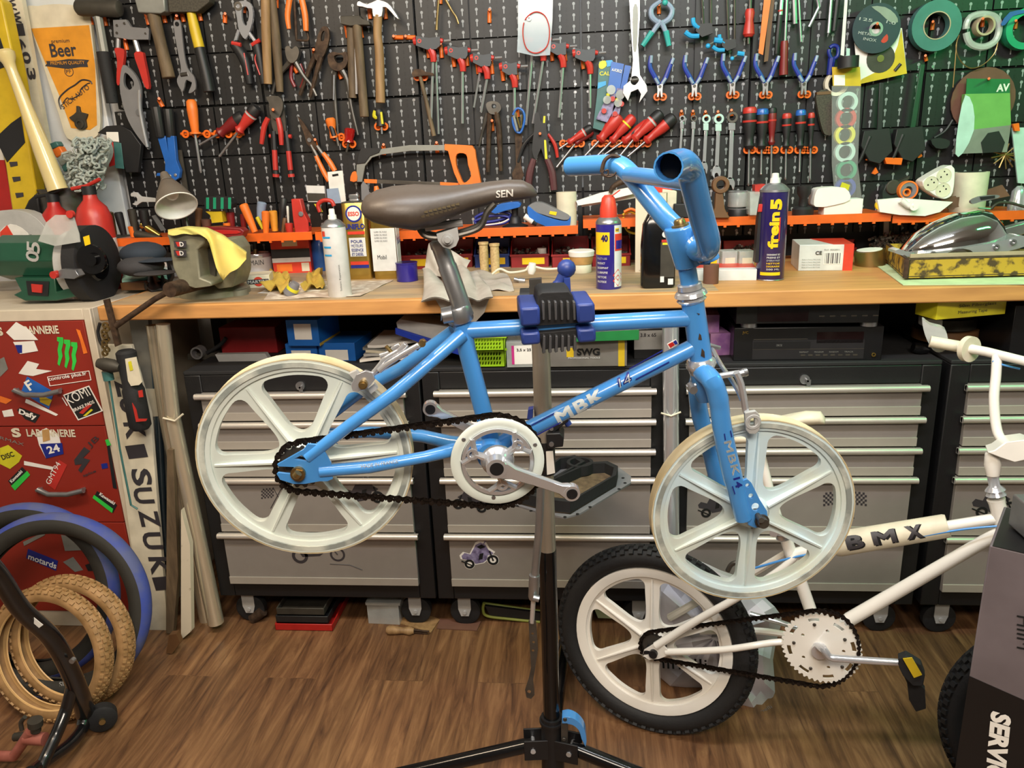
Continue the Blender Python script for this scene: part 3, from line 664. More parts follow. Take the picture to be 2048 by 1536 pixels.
for q_ in (('C', (727, 767), 9, .008, .042), ('C', (727, 767), 6, .012, .042), ('R', [(832, 698), (850, 680)], 5, .03, 8), ('C', (845, 684), 7, .01, .026), ('R', [(772, 692), (790, 712)], 4, .02, 8)): part('brake_bolt', bw(q_), 'brass', bk)
g = bw(('R', c2([(1422, 690), (1432, 712), (1446, 736), (1462, 758), (1476, 782), (1484, 800)]), 4.5, -.02, 8), ('R', c2([(1472, 745), (1482, 768), (1488, 800), (1492, 825)]), [7]*19, .015, 8), ('R', [(1438, 752), (1490, 744)], 6, [0, .0], 10))
bk = part('front_brake', g, 'chrome', bl)
part('brake_shoe', bw(('A', (1504, 842), 16, 9, .006, .02), ('P', [[(1490, 826), (1512, 822), (1520, 830), (1520, 860), (1512, 868), (1498, 868), (1492, 860)], [(1502, 832), (1500, 856), (1510, 856), (1510, 832)]], .007, .018)), 'lgrey', bk, bev=.001)
for q_ in (('L', (1478, 748), (1496, 743), [(0, 7), (.5, 8), (.55, 9), (.9, 8), (1, 4)], .004), ('C', (1380, 772), 8, .02, .01), ('L', (1374, 776), (1392, 770), [(0, 7), (.5, 7), (.55, 5), (1, 5)], .012), ('L', (1408, 688), (1440, 696), [(0, 4), (.2, 5), (1, 4)], -.02)): part('brake_bolt', bw(q_), 'steel', bk)
# ================= REPAIR STAND =================
SX, SY = -.083, 1.45
spec('polem', 'a89f92', .3, .6, v=.03)
st = thing('repair_stand', 'black bicycle repair stand holding the blue bicycle, tripod feet at the bottom', 'repair stand', (SX, SY, .0))
SP = PL((0, SY, 0))
def spx(x, y, o=0): return SP.at(x, y, o)
bot = spx(1105, 1500); mid = spx(1085, 700)
def polex(z): return V((bot.x+(mid.x-bot.x)*(z-bot.z)/(mid.z-bot.z), SY, z))
zj = spx(1100, 1035).z
part('lower_pole', G().rod([polex(.10), polex(.62)], [.0185, .0185], 20), 'blackg', st)
part('upper_pole', G().rod([polex(.60), spx(1080, 640)], .0178, 20), 'polem', st)
part('label_sleeve', G().rod([polex(spx(1105, 945).z), polex(spx(1105, 880).z)], .0205, 20), 'black', st)
part('height_label', pg(SP, ('P', [(1092, 903), (1106, 902), (1110, 946), (1094, 950)], .001, .0195)), 'paper', st)
g = pg(SP, ('P', [(1092, 868), (1120, 866), (1128, 876), (1126, 894), (1094, 898)], .05, -.02), ('P', [(1098, 845), (1130, 822), (1138, 842), (1105, 868)], .03, -.01)); part('pole_clamp', g, 'black', st, bev=.002)
part('clamp_screws', pg(SP, ('C', (1103, 888), 5, .003, .031), ('C', (1103, 857), 4, .003, .021)), 'steel', st)
part('quick_release', pg(SP, ('R', [(1128, 835), (1138, 850)], 7, .01), ('P', [(1056, 820), (1066, 818), (1065, 838), (1054, 838)], .02, 0)), 'bluedk', st)
top = spx(1080, 645)
jc = BP.at(1110, 652, -.012)
hd = G(); hd.rod([top+V((0, 0, -.01)), top+V((0, 0, .07))], .019, 16); hd.rod([top+V((0, .03, .03)), top+V((0, -.06, .03)), jc+V((-.02, .10, .02))], .02, 16)
hd.rod2([top+V((-.035, -.01, .035)), top+V((.03, -.01, .035))], (1, 0, 0), [.034, .034], 24)
part('clamp_head', hd, 'black', st)
q = PL((0, 1.30, 0))
g = pg(q, ('R', c2([(1105, 592), (1118, 570), (1130, 545)]), [14]*7+[12]*6, 0, 14), ('B', (1133, 537), 19, 0)); part('clamp_handle', g, 'bluedk', st)
part('clamp_plate', pg(q, ('P', [(1128, 558), (1140, 556), (1142, 590), (1128, 592)], .01, .01)), 'bluedk', st)
part('clamp_wheel', pg(q, ('A', (1082, 610), 30, 22, .014, -.01), ('P', [(1058, 560), (1082, 558), (1084, 600), (1060, 604)], .02, 0)), 'dsteel', st)
def jaw(yt, yb, x0, x1, ribs_up):
 j = G(); sh = -.045
 prim(j, BP, ('P', [(x0, yt), (x1, yt-6), (x1+2, yb-6), (x0+2, yb)], .07, sh))
 jj = part('clamp_jaw', j, 'black', st, bev=.004)
 return jj
j = G()
for (xa, xb, ya, yb_, m) in ((1040, 1080, 614, 654, 'bluedk'), (1153, 1190, 606, 648, 'bluedk'), (1042, 1080, 664, 692, 'bluedk'), (1155, 1192, 657, 687, 'bluedk')):
 g = pg(BP, ('P', [(xa, ya+2), (xb, ya), (xb+1, yb_-3), (xa+2, yb_)], .085, -.055)); part('jaw_pad', g, 'bluedk', st, bev=.004)
g = pg(BP, ('P', [(1070, 640), (1076, 590), (1084, 584), (1138, 582), (1146, 592), (1156, 632), (1158, 646), (1072, 652)], .062, -.05), ('P', [(1070, 666), (1158, 658), (1158, 672), (1150, 676), (1148, 692), (1084, 700), (1080, 680), (1072, 680)], .062, -.05))
jw = part('clamp_jaw', g, 'rubber', st, bev=.002)
g = G()
for i in range(6):
 x = 1084+i*12.4
 prim(g, BP, ('P', [(x, 604), (x+5, 604), (x+6, 640), (x+1, 641)], .012, .012)); prim(g, BP, ('P', [(x+2, 672), (x+7, 672), (x+7, 706-i), (x+1, 708-i)], .012, .010))
spec('ribs', '4a4a4c', .5); part('jaw_ribs', g, 'ribs', jw, bev=.001)
tz = spx(1130, 1010, .02).z;
def tp(x, y, z): return atz(x, y, z)
T0 = [(1022, 1010), (1080, 1028), (1130, 1038), (1160, 1030), (1262, 968), (1262, 955), (1238, 938), (1140, 915), (1100, 930), (1055, 985)]
z0 = .62
tr = thing('tool_tray', 'black plastic tool tray with cup hole on the stand pole, holding dusty compartments', 'tray', tp(1140, 980, z0))
base = [tp(x, y, z0) for x, y in T0]; g = G(); g.poly(base, (0, 0, .004));
part('tray_flange', g, 'dsteel' if 0 else 'card' if 0 else 'grey', tr)
def inner(pts, zb, zt_, w_, mat, nm):
 g = G(); n = len(pts); c = sum((V(p) for p in pts), V((0, 0, 0)))/n
 out = [V((p.x, p.y, 0)) for p in pts]; cc_ = V((c.x, c.y, 0)); inn = [cc_+(p-cc_)*(1-w_) for p in out]
 L1 = [V((p.x, p.y, zt_)) for p in out]; L2 = [V((p.x, p.y, zt_)) for p in inn][::-1]
 g.poly([L1, L2], (0, 0, zb-zt_)); return part(nm, g, mat, tr)
tt = lambda x, y: tp(x, y, z0+.035)
big = [tt(x, y) for x, y in [(1040, 985), (1100, 1000), (1140, 1004), (1232, 950), (1236, 932), (1215, 922), (1178, 924)]]
inner(big, z0+.004, z0+.035, .12, 'rubber', 'tray_wall')
g = G(); g.poly([V((p.x, p.y, z0+.0045)) for p in big], (0, 0, .003)); part('tray_floor', g, 'woodold', tr)
sm = [tt(x, y) for x, y in [(1092, 965), (1170, 922), (1150, 910), (1120, 914), (1085, 940)]]
inner(sm, z0+.004, z0+.035, .2, 'rubber', 'tray_wall')
cup = tt(1160, 924); g = G(); g.ring(V((cup.x, cup.y, z0+.01)), (0, 0, 1), [(0, .026), (0, .034), (.026, .034), (.026, .026)][::-1], 32); part('cup_holder', g, 'rubber', tr)
g = G()
for x, y in [(1034, 1012), (1062, 1022), (1095, 1032), (1130, 1034), (1155, 1028), (1180, 1014), (1238, 978), (1250, 966), (1246, 956)]:
 p = tp(x, y, z0+.0045); g.rod([p, p+V((0, 0, .0006))], .004, 12)
part('flange_holes', g, 'barin', tr)
q = PL((0, 1.40, 0))
mk('support_rod', 'steel telescopic rod with perforated strap end hanging beside the black stand pole', 'rod', q, [
 ('rod_tube', 'steel', ('R', [(1082, 960), (1078, 1060), (1069, 1160)], 8, 0, 12)), ('rod_collar', 'steel', ('L', (1069, 1150), (1067, 1198), [(0, 11), (.9, 11), (1, 9)], 0), ('R', [(1066, 1195), (1078, 1198)], 7, .015)),
 ('inner_rod', 'chrome', ('R', [(1067, 1195), (1064, 1245)], 5, 0)), ('strap', 'dsteel', ('P', [[(1057, 1242), (1072, 1242), (1076, 1300), (1070, 1338), (1066, 1360), (1069, 1390), (1062, 1398), (1053, 1395), (1050, 1380), (1058, 1355), (1062, 1335), (1060, 1300)], hole((1065, 1268), 3), hole((1067, 1285), 3), hole((1066, 1302), 3), hole((1058, 1384), 4)], .003, 0))])
b0 = polex(.10)
g = G(); g.rod([polex(.05), polex(.20)], [.026, .024], 20); g.ring(polex(.185), (0, 0, 1), [(0, .024), (0, .028), (.006, .028), (.006, .024)][::-1], 28)
part('base_collar', g, 'black', st)
jz = .125
for (ex, ey) in ((870, 1536), (1330, 1572), (1100, 1800)):
 pass
def leg(a, nm):
 d = V((cos(a), sin(a), 0)); h = polex(jz)
 g = G(); g.rod([h+d*.045, V((h.x, h.y, .02))+d*.52], .0165, 14); L_ = part('leg', g, 'blackg', st)
 s = V((-d.y, d.x, 0)); b = G()
 for sg in (-1, 1): b.box(h+d*.035+s*.02*sg, (.03, .002, .026), (d, s, V((0, 0, 1))))
 b.box(h+d*.005, (.006, .022, .026), (d, s, V((0, 0, 1)))); part('leg_bracket', b, 'black', L_, bev=.001)
 c = G(); c.rod([h+d*.045-s*.025, h+d*.045+s*.025], .006, 10); part('leg_bolt', c, 'chrome', L_)
 f = G(); e = V((h.x, h.y, .02))+d*.52; f.rod([e-d*.03, e+d*.01], .021, 14); part('rubber_foot', f, 'rubber', L_)
leg(radians(186), 'l'); leg(radians(-14), 'r'); leg(radians(88), 'b')
g = pg(SP, ('P', c2([(1124, 1436), (1138, 1434), (1155, 1442), (1168, 1458), (1173, 1480), (1171, 1494)], 4)+c2([(1163, 1478), (1158, 1462), (1148, 1452), (1136, 1448), (1124, 1448)], 4), .025, -.005)); part('release_lever', g, 'bluedk' if 0 else 'blue', st, bev=.001)
part('lever_block', pg(SP, ('P', [(1122, 1446), (1136, 1446), (1136, 1486), (1122, 1486)], .03, -.01), ('C', (1130, 1438), 4, .003, .021), ('C', (1128, 1478), 4, .003, .021)), 'dsteel', st, bev=.001)
# ================= WHITE BMX =================
WB = PL((.162, 1.671, .2494), radians(-20), radians(-4))
spec('wpaint', 'e9e5dc', .25, 0, coat=.5, v=.02); spec('wtyre', '19191a', .7, bump=.3, sc=150)
wt = thing('bmx_bicycle', 'white BMX bicycle with black knobbly tyres standing behind the stand', 'bicycle', (.55, 1.55, 0))
wg = lambda *pr: pg(WB, *pr)
mag_wheel(wt, WB.o, WB, .196, .034, ('wpaint', None, None), ph=radians(-28), rim_in=.88)
def tyre(parent, c, n, R, r, mat, knob=None, u=None, v=None, nk=64, kc=4, ks=.0045, kh=.004, sidewall=None):
 g = G(); n = V(n).normalized(); prof = [(r*cos(a)*.98, R-r+r*sin(a)) for a in [radians(t) for t in range(-60, 241, 20)]]
 prof += [(p[0]*.86, R-r+(p[1]-(R-r))*.86) for p in prof[::-1]]
 g.ring(c, n, prof[::-1], 84); t = part('tyre', g, mat, parent)
 if knob:
  g = G()
  for i in range(nk):
   for j in range(kc):
    ph = 2*pi*(i+(.5 if j % 2 else 0))/nk; th = radians(90+(j-(kc-1)/2)*(110/(kc)))
    rd = u*cos(ph)+v*sin(ph); tg = -u*sin(ph)+v*cos(ph); nn_ = rd*sin(th)+n*cos(th)
    p = c+rd*(R-r)+nn_*(r+kh*.3); g.box(p, (kh, ks, ks*1.0), (nn_, tg, nn_.cross(tg)))
  part('tread_knobs', g, knob, t)
 return t
tyre(wt, WB.o, WB.n, .246, .026, 'wtyre', 'wtyre', WB.u, WB.v, 66, 5, .0055, .004)
fcw = WB.o+WB.u*.875; fcw.z = .2494
tyre(wt, fcw, WB.n, .246, .026, 'wtyre', 'wtyre', WB.u, WB.v, 66, 5, .0055, .004)
mag_wheel(wt, fcw, WB, .196, .034, ('wpaint', None, None), ph=radians(-28), rim_in=.88)
g = wg(('R', [(1582, 1110), (1690, 1084), (1900, 1052), (2015, 1033)], 13, 0), ('R', [(1648, 1290), (1700, 1238), (2000, 1064)], 15, 0, 14), ('R', [(1572, 1078), (1600, 1160), (1628, 1240), (1645, 1290)], 13, 0, 12),
    ('L', (1992, 998), (2012, 1075), [(0, 20), (.1, 18), (.9, 18), (1, 20)], 0),
    ('R', c2([(1312, 1292), (1400, 1237), (1480, 1192), (1560, 1140), (1590, 1112)]), 8, [.055-.04*i/24 for i in range(25)], 10), ('R', c2([(1332, 1304), (1450, 1299), (1560, 1284), (1630, 1290)]), 7, [.055]*10+[.045, .035, .03, .025, .02, .015, .01, .005, 0], 10),
    ('R', c2([(1340, 1235), (1420, 1190), (1500, 1150), (1575, 1105)]), 8, [-.07+.05*i/18 for i in range(19)], 8), ('R', c2([(1400, 1262), (1520, 1262), (1600, 1275), (1640, 1288)]), 7, -.05, 8))
part('frame', g, 'wpaint', wt)
part('dropout', wg(('P', [(1284, 1316), (1288, 1300), (1308, 1288), (1326, 1290), (1338, 1304), (1334, 1312), (1318, 1318), (1298, 1320), (1286, 1312), (1300, 1308), (1302, 1302), (1288, 1302)], .005, .055)), 'wpaint', wt, bev=.0008)
g = wg(('C', (1308, 1305), 8, .012, .058)); g.rod([WB.o-WB.n*.06, WB.o+WB.n*.06], .006, 10); part('axle_nut', g, 'black', wt)
g = G(); gear(g, WB.at(1306, 1290, .03), WB, .034, 16, .003); g.rod2([WB.at(1306, 1290, .02), WB.at(1306, 1290, .035)], WB.n, [.028, .026], 24); part('freewheel', g, 'dsteel', wt)
WC = (1642, 1297)
chain_loop(wt, belt(WB, (1306, 1290), 26, WC, 76, .035), WB, .035, label='black chain')
c = WB.at(*WC, .036); rc = 80*WB.sc(*WC, .036); pts = []
for i in range(44):
 for a, rr_ in ((0, rc-.005), (.3, rc), (.5, rc), (.8, rc-.005)):
  t = 2*pi*(i+a)/44; pts.append(c+(WB.u*cos(t)+WB.v*sin(t))*rr_)
lp = [pts]
for i in range(8):
 a0 = 2*pi*i/8+.3; q = []
 for k in range(7): t = a0-.17+.34*k/6; q.append(c+(WB.u*cos(t)+WB.v*sin(t))*rc*.86)
 for k in range(7): t = a0+.17-.34*k/6; q.append(c+(WB.u*cos(t)+WB.v*sin(t))*rc*.76)
 lp.append(q[::-1])
for i in range(5):
 a0 = 2*pi*i/5+.1; cc2 = c+(WB.u*cos(a0)+WB.v*sin(a0))*rc*.55; lp.append([cc2+(WB.u*cos(-t)+WB.v*sin(-t))*rc*.045 for t in [2*pi*k/10 for k in range(10)]])
g = G(); g.poly(lp, -WB.n*.004); cr_ = part('chainring', g, 'wpaint', wt)
g = G(); g.rod2([c+WB.n*.0003, c+WB.n*.001], WB.n, [rc*.58, rc*.575], 40); g2 = G()
g3 = G()
for i in range(5):
 a0 = 2*pi*(i+.5)/5; p = c+(WB.u*cos(a0)+WB.v*sin(a0))*rc*.68; g3.rod2([p, p+WB.n*.003], WB.n, [.004, .003], 10)
part('ring_bolts', g3, 'dsteel', cr_)
g = wg(('R', c2([(1630, 1290), (1648, 1300), (1660, 1314), (1690, 1318), (1800, 1325)]), 8, [.02, .03, .04, .05, .06, .07, .075, .08, .08, .08, .08, .08, .08, .08, .08, .08, .08, .08, .08, .08, .08, .08, .08, .08, .08], 12), ('C', (1640, 1296), 16, .02, .03)); part('crank_arm', g, 'chrome', wt)
part('crank_arm', wg(('R', [(1640, 1270), (1560, 1245), (1500, 1228)], 6, -.07, 10)), 'chrome', wt)
pq = PL(WB.at(1815, 1340, .12), radians(-20))
def pedal(off, dxp, dyp, nm):
 g = pg(pq, ('P', [(1796, 1318), (1812, 1312), (1842, 1330), (1850, 1352), (1846, 1372), (1826, 1372), (1806, 1352), (1798, 1336)], .02, .0), ('P', [(1812, 1350), (1836, 1362), (1850, 1380), (1852, 1418), (1832, 1424), (1818, 1400)], .015, -.03), ('R', [(1800, 1326), (1835, 1400)], 5, -.03))
 p = part('pedal', g, 'rubber', wt, bev=.002); part('reflector', pg(pq, ('P', [(1806, 1318), (1824, 1316), (1844, 1350), (1828, 1356)], .003, .0205)), 'orangeh' if 0 else 'yellow', p)
pedal(0, 0, 0, '')
part('seat_post', wg(('R', [(1515, 885), (1540, 985), (1566, 1070)], 10, 0, 12)), 'wpaint', wt)
part('seat_post_clamp', wg(('L', (1562, 1050), (1568, 1076), [(0, 15), (1, 16)], 0), ('R', [(1543, 1062), (1580, 1068)], 8, .02), ('C', (1548, 1064), 8, .01, .02), ('C', (1574, 1066), 8, .01, .02)), 'chrome', wt)
ws = [(1452, 862, 884, .03), (1470, 852, 884, .055), (1500, 850, 880, .065), (1540, 838, 868, .05), (1580, 828, 856, .032), (1610, 822, 850, .026), (1640, 823, 848, .022), (1650, 836, 848, .014)]
secs = []
for x, yt, yb, hw in ws:
 T, B = WB.at(x, yt, 0), WB.at(x, yb, 0); H = (T-B).length/2; C = (T+B)/2
 secs.append([C+WB.n*cos(2*pi*k/16)*hw+V((0, 0, 1))*sin(2*pi*k/16)*H for k in range(16)])
g = G(); g.loft(secs); part('saddle', g, 'cream', wt, sharp=1.2)
g = wg(('R', [(1668, 1090), (1676, 1088), (1890, 1052), (1896, 1051)], [24, 27, 27, 25], 0, 20)); pad = part('frame_pad', g, 'cream', wt, label='cream foam pad marked BMX')
for s_, x0 in (('B', 1695), ('M', 1747), ('X', 1812)):
 for col, dx, hh, of, bo in (('barin', 2.5, 24, .0005, .09), ('sticker', 0, 22, .0011, .04)):
  w_ = 34 if s_ != 'M' else 46
  def fn(a, b, x0=x0, dx=dx, hh=hh, of=of, w_=w_):
   px = x0+dx+w_*a; py = 1088-(px-1676)*.168; R_ = 27*WB.sc(px, py)+of; t = .32+(b-.5)*hh*1.35/27-dx*.03; A_ = (WB.at(1890, 1052)-WB.at(1676, 1088)).normalized(); W_ = WB.n.cross(A_)
   return WB.at(px, py)+WB.n*cos(t)*R_+W_*sin(t)*R_
  text('pad_lettering', s_, col, pad, (0, 0, 0), (1, 0, 0), 1, WB.n, bold=bo, fn=fn)
part('headset', wg(('L', (1985, 950), (1992, 990), [(0, 12), (.5, 12), (.6, 16), (.75, 22), (.8, 17), (1, 22)], 0)), 'chrome', wt)
g = wg(('L', (1984, 904), (1986, 952), [(0, 12), (.05, 15), (.5, 18), (1, 14)], 0), ('P', [(1975, 905), (1990, 900), (2010, 885), (2048, 880), (2075, 890), (2075, 915), (2030, 925), (2000, 915)], .05, -.025)); part('stem', g, 'wpaint', wt, bev=.003)
g = wg(('R', c2([(2042, 905), (2010, 885), (1994, 860), (1988, 800), (1992, 750), (1994, 712)]), 11, [-.02-.07*i/30 for i in range(31)], 14), ('R', [(1870, 684), (1975, 704), (2048, 722), (2110, 738)], [11, 11, 11, 11], [-.20, -.11, -.05, .0], 14), ('R', c2([(2060, 905), (2110, 880), (2130, 740)]), 11, .03, 12)); part('handlebar', g, 'wpaint', wt)
g = wg(('L', (1860, 683), (1934, 696), [(0, 13), (1, 13)], -.16)); part('grip', g, 'tan' if 0 else 'cream', wt)
hp = WB.at(1938, 698, -.14); gd_ = (WB.at(1975, 704, -.11)-WB.at(1870, 684, -.20)).normalized()
g = G(); g.rod2([hp-gd_*.006, hp+gd_*.006], gd_, [.027, .027], 30); part('grip_flange', g, 'cream', wt)
part('brake_cable', wg(('R', c2([(2040, 738), (2000, 728), (1985, 722)]), 2.5, -.08), ('R', c2([(2030, 1050), (1950, 1056), (1880, 1066), (1700, 1098), (1600, 1112), (1510, 1136)]), 2.5, .022)), 'blue', wt)
part('rear_brake', wg(('R', c2([(1455, 1142), (1462, 1130), (1472, 1126), (1478, 1136)]), 5, 0), ('R', [(1440, 1250), (1453, 1240), (1468, 1236)], 4, -.04)), 'dsteel', wt)
# ================= TOOLS ON THE WALL =================
for a in [('ham', '4a463e', .6, .4, dict(v=.2)), ('hgrey', '8d8e88', .5, .3), ('plum', '5a3438', .5), ('toolblk', '1d1d1f', .5), ('silver', 'bdbdc0', .28, .75, dict(v=.05)), ('tbar', '3a3f45', .5), ('orangeB', 'ef7a2a', .45), ('bluem', '2463b8', .35, 0, dict(coat=.3)), ('bluegrip', '2f3f9e', .4), ('gripg', '8fa0b8', .4),
    ('redh', 'c0342c', .38), ('cyan', '2f9fd8', .4), ('tapeg', '3f6f6c', .45), ('tapel', '24906a', .35), ('packg', '6fa858', .4), ('discdk', '27303f', .45), ('olive', '4b463a', .7, 0, dict(v=.3, sc=200)), ('dgreen', '123f26', .5), ('rubdisc', '6d4a3a', .8), ('yell2', 'd8d02a', .45), ('redclear', 'a01512', .1, 0, dict(coat=.5)), ('mint', 'b9d6cf', .3)]: spec(a[0], a[1], a[2], a[3] if len(a) > 3 else 0, **(a[4] if len(a) > 4 else {}))
HG = 'orange plastic hooks plugged into the pegboard'
def hook(x, y, what, dx=0, dy=26, r=4.2, off=.012):
 t = mk('pegboard_hook', 'orange plastic hook '+what, 'hook', WP, [('hook_plate', 'orangeh', ('R', [(x, y), (x+dx*.5, y+dy*.5), (x+dx, y+dy)], r, .004, 10)), ('hook_peg', 'orangeh', ('R', [(x, y), (x, y-3)], [3.2, 2.6], [.004, off+.028], 8))], HG)
 return t
def hbar(x0, x1, y, what, yr=0):     # small horizontal double loop that carries blades
 n = max(2, int(abs(x1-x0)/14)); pr = []
 for i in range(n):
  x = x0+(x1-x0)*(i+.5)/n; pr.append(('A', (x, y+yr*i/n), 7.5, 4, .005, .020+.0*i))
 pr.append(('R', [(x0, y), (x1, y+yr)], 3, .012, 8))
 return mk('blade_holder', 'orange plastic looped holder '+what, 'hook', WP, [('loop', 'orangeh', q) for q in pr[:-1]]+[('bar', 'orangeh', pr[-1])], 'orange looped holders under the screwdrivers')
def driver(label, top, base, tip, r, m='redh', cap=None, band=None, shr=2.0, off=.032, grp=None, bulge=True, core=None, capt=.27):
 T, B, P = V((*top, 0)), V((*base, 0)), V((*tip, 0))
 f = lambda t: tuple((T+(B-T)*t).xy)
 prof = [(0, r*.45), (.04, r*.85), (.12, r*1.0), (.45, r*.95), (.7, r*.68), (.85, r*.62), (.92, r*.85), (1, r*.55)] if bulge else [(0, r*.6), (.05, r), (.85, r), (.95, r*.8), (1, r*.6)]
 ps = [('handle', m, ('L', top, base, prof, off)), ('blade', 'steel', ('L', f(.98), tip, [(0, shr), (.9, shr), (.96, shr*1.25), (1, shr*.5)], off))]
 if cap: ps.append(('handle_cap', cap, ('L', tuple((T-(B-T)*.03).xy), f(capt), [(0, r*.5), (.12, r*.9), (.5, r*1.06), (1, r*1.04)], off)))
 if band: ps.append(('handle_band', band, ('L', f(.30), f(.35), [(0, r*1.07), (1, r*1.05)], off)))
 if core:
  q = (T+(B-T)*.4); ps.append(('grip_inlay', core, ('P', c2([tuple((T+(B-T)*.22+V((B.y-T.y, T.x-B.x, 0)).normalized()*r*.5).xy), tuple((T+(B-T)*.62+V((B.y-T.y, T.x-B.x, 0)).normalized()*r*.35).xy), tuple((T+(B-T)*.62-V((B.y-T.y, T.x-B.x, 0)).normalized()*r*.35).xy), tuple((T+(B-T)*.22-V((B.y-T.y, T.x-B.x, 0)).normalized()*r*.5).xy)], 4, True), .006, off+.009)))
 return mk('screwdriver', label, 'screwdriver', WP, ps, grp)
R_ = lambda p, r, o=.028, n=8: ('R', c2(p, 4) if len(p) > 2 else p, r, o, n)
spec('batw', 'd9c68d', .28, coat=.4, v=.04)
mk('rubber_mallet', 'hammer with dark cylinder head and ribbed black grip hanging beside the beer sign', 'hammer', WP, [('head', 'ham', ('L', (153, 15), (242, 17), [(0, 10), (.04, 14), (.12, 15.5), (.9, 15.5), (.97, 14), (1, 10)], .05)), ('handle', 'hgrey', R_([(196, 30), (209, 106)], 8, .045)), ('grip', 'rubber', R_([(206, 104), (225, 206)], [12, 11], .045, 12)),
   ('grip_ribs', 'toolblk', *[('R', [(197+i*1.75, 112+i*9), (214+i*1.75, 110+i*9)], 2.2, .052, 6) for i in range(10)])])
for x, y, w_ in ((178, 26, 'left under the ribbed mallet head'), (206, 28, 'right under the ribbed mallet head'), (292, 26, 'left of the wooden sledge handle'), (325, 22, 'right of the wooden sledge handle'), (362, 20, 'left of the yellow hammer handle'), (396, 18, 'right of the yellow hammer handle')): hook(x, y, w_, 6, 24)
hook(450, 30, 'standing empty left of the crimping pliers', 0, 16)
mk('pipe_cutter', 'white steel ratchet tube cutter with red handles at upper left', 'cutter', WP, [('jaw_plate', 'silver', ('P', [(226, 40), (252, 39), (262, 54), (298, 57), (297, 79), (260, 79), (228, 74)], .012, .030)), ('arm', 'silver', R_([(237, 75), (236, 100)], 4.5)), ('arm', 'silver', R_([(270, 78), (278, 106)], 5)), ('handle', 'redh', ('P', c2([(229, 97), (247, 99), (247, 120), (240, 166), (233, 165), (234, 120)], 3, True), .014, .026)), ('handle', 'redh', ('P', c2([(268, 107), (284, 104), (288, 118), (298, 172), (290, 174), (278, 140)], 3, True), .014, .026)), ('rivet', 'dsteel', ('C', (234, 51), 2.5, .002, .042), ('C', (249, 47), 2.5, .002, .042), ('C', (234, 66), 2.5, .002, .042), ('C', (291, 67), 2, .002, .042))])
hook(250, 80, 'under the white tube cutter', 4, 20)
mk('locking_pliers', 'polished locking pliers hanging point down left of the wooden handle', 'pliers', WP, [('body', 'silver', ('P', [c2([(246, 130), (262, 140), (275, 158), (281, 180), (281, 215), (287, 240), (296, 294), (292, 294), (268, 262), (252, 230), (241, 188), (240, 158)], 3, True), c2([(251, 145), (266, 160), (267, 172), (258, 180), (249, 172), (247, 158)], 3, True)[::-1]], .012, .034)), ('lever', 'chrome', R_([(279, 180), (281, 225), (295, 294)], 3, .05)), ('adjuster', 'steel', ('C', (279, 225), 6, .006, .046))])
mk('sledge_hammer', 'heavy hammer with light grey head and worn wooden handle, cut by the top edge', 'hammer', WP, [('head', 'hgrey', ('P', [(266, -12), (328, -12), (330, 22), (320, 27), (276, 25)], .05, .02)), ('handle', 'woodold', R_([(306, 24), (322, 90), (338, 156)], [12, 11, 12.5], .045, 12))], bev=.003)
mk('adjustable_wrench', 'small chrome adjustable wrench hanging jaws down between two hammers', 'wrench', WP, [('handle', 'silver', ('P', [c2([(347, 44), (354, 40), (361, 46), (367, 100), (374, 135), (388, 154), (391, 178), (377, 186), (384, 165), (372, 160), (366, 182), (357, 172), (354, 158), (362, 140), (357, 110), (350, 72)], 3, True)], .008, .034)), ('hanging_hole', 'barin', ('C', (354, 48), 4, .001, .043)), ('worm_screw', 'dsteel', ('R', [(362, 150), (376, 148)], 4, .04)), ('lower_jaw', 'steel', ('P', [(372, 150), (388, 156), (391, 177), (380, 182), (384, 165), (374, 160)], .009, .032))])
hook(353, 34, 'through the eye of the chrome adjustable wrench', 2, 10)
mk('hammer', 'dark headed hammer with yellow and black handle at the top edge', 'hammer', WP, [('head', 'olive', ('P', [(334, -10), (420, -8), (418, 4), (395, 23), (338, 24)], .04, .02)), ('handle', 'yellow', R_([(381, 20), (390, 60), (399, 96)], [8, 10, 10], .04, 12)), ('grip', 'toolblk', R_([(398, 92), (412, 150), (419, 184)], [9.5, 11, 11], .04, 12))], bev=.002)
mk('crimping_pliers', 'shiny crimping pliers with black and red handles at the top left', 'pliers', WP, [('jaw', 'chrome', ('P', [c2([(470, 10), (482, 2), (500, 6), (506, 30), (500, 60), (490, 78), (478, 60), (474, 36)], 3, True), c2([(484, 16), (494, 14), (498, 30), (492, 52), (484, 40)], 3, True)[::-1]], .012, .03)), ('link', 'chrome', R_([(478, 60), (470, 85)], 3.5, .034), R_([(494, 60), (510, 82)], 3.5, .034)), ('pivot', 'dsteel', ('A', (478, 13), 8, 4, .008, .036)),
   ('handle', 'toolblk', R_([(468, 86), (490, 120), (500, 168)], [10, 11, 7], .03, 10)), ('handle', 'toolblk', R_([(512, 84), (520, 120), (528, 168)], [10, 9, 7], .03, 10)), ('handle_trim', 'redh', R_([(464, 86), (482, 90)], 4, .042), R_([(504, 90), (520, 80)], 4, .042), R_([(488, 106), (496, 150)], 1.4, .044), R_([(514, 106), (510, 120), (520, 150)], 1.4, .042))])
hook(488, 12, 'inside the shiny crimping pliers', 0, 14)
mk('screwdriver', 'orange handled screwdriver hanging upright at the left of the pegboard', 'screwdriver', WP, [('handle', 'orangeB', ('L', (382, 199), (391, 268), [(0, 6), (.06, 9.5), (.3, 10.5), (.8, 8), (.93, 7), (.95, 11), (1, 11)], .034)), ('blade', 'silver', ('L', (390, 266), (402, 346), [(0, 2.6), (.94, 2.6), (1, 1.4)], .034))])
driver('red and black screwdriver lying steeply across the blade of its neighbour, left of the pliers', (488, 232), (437, 268), (398, 290), 13, 'redd', 'toolblk', None, 2.2)
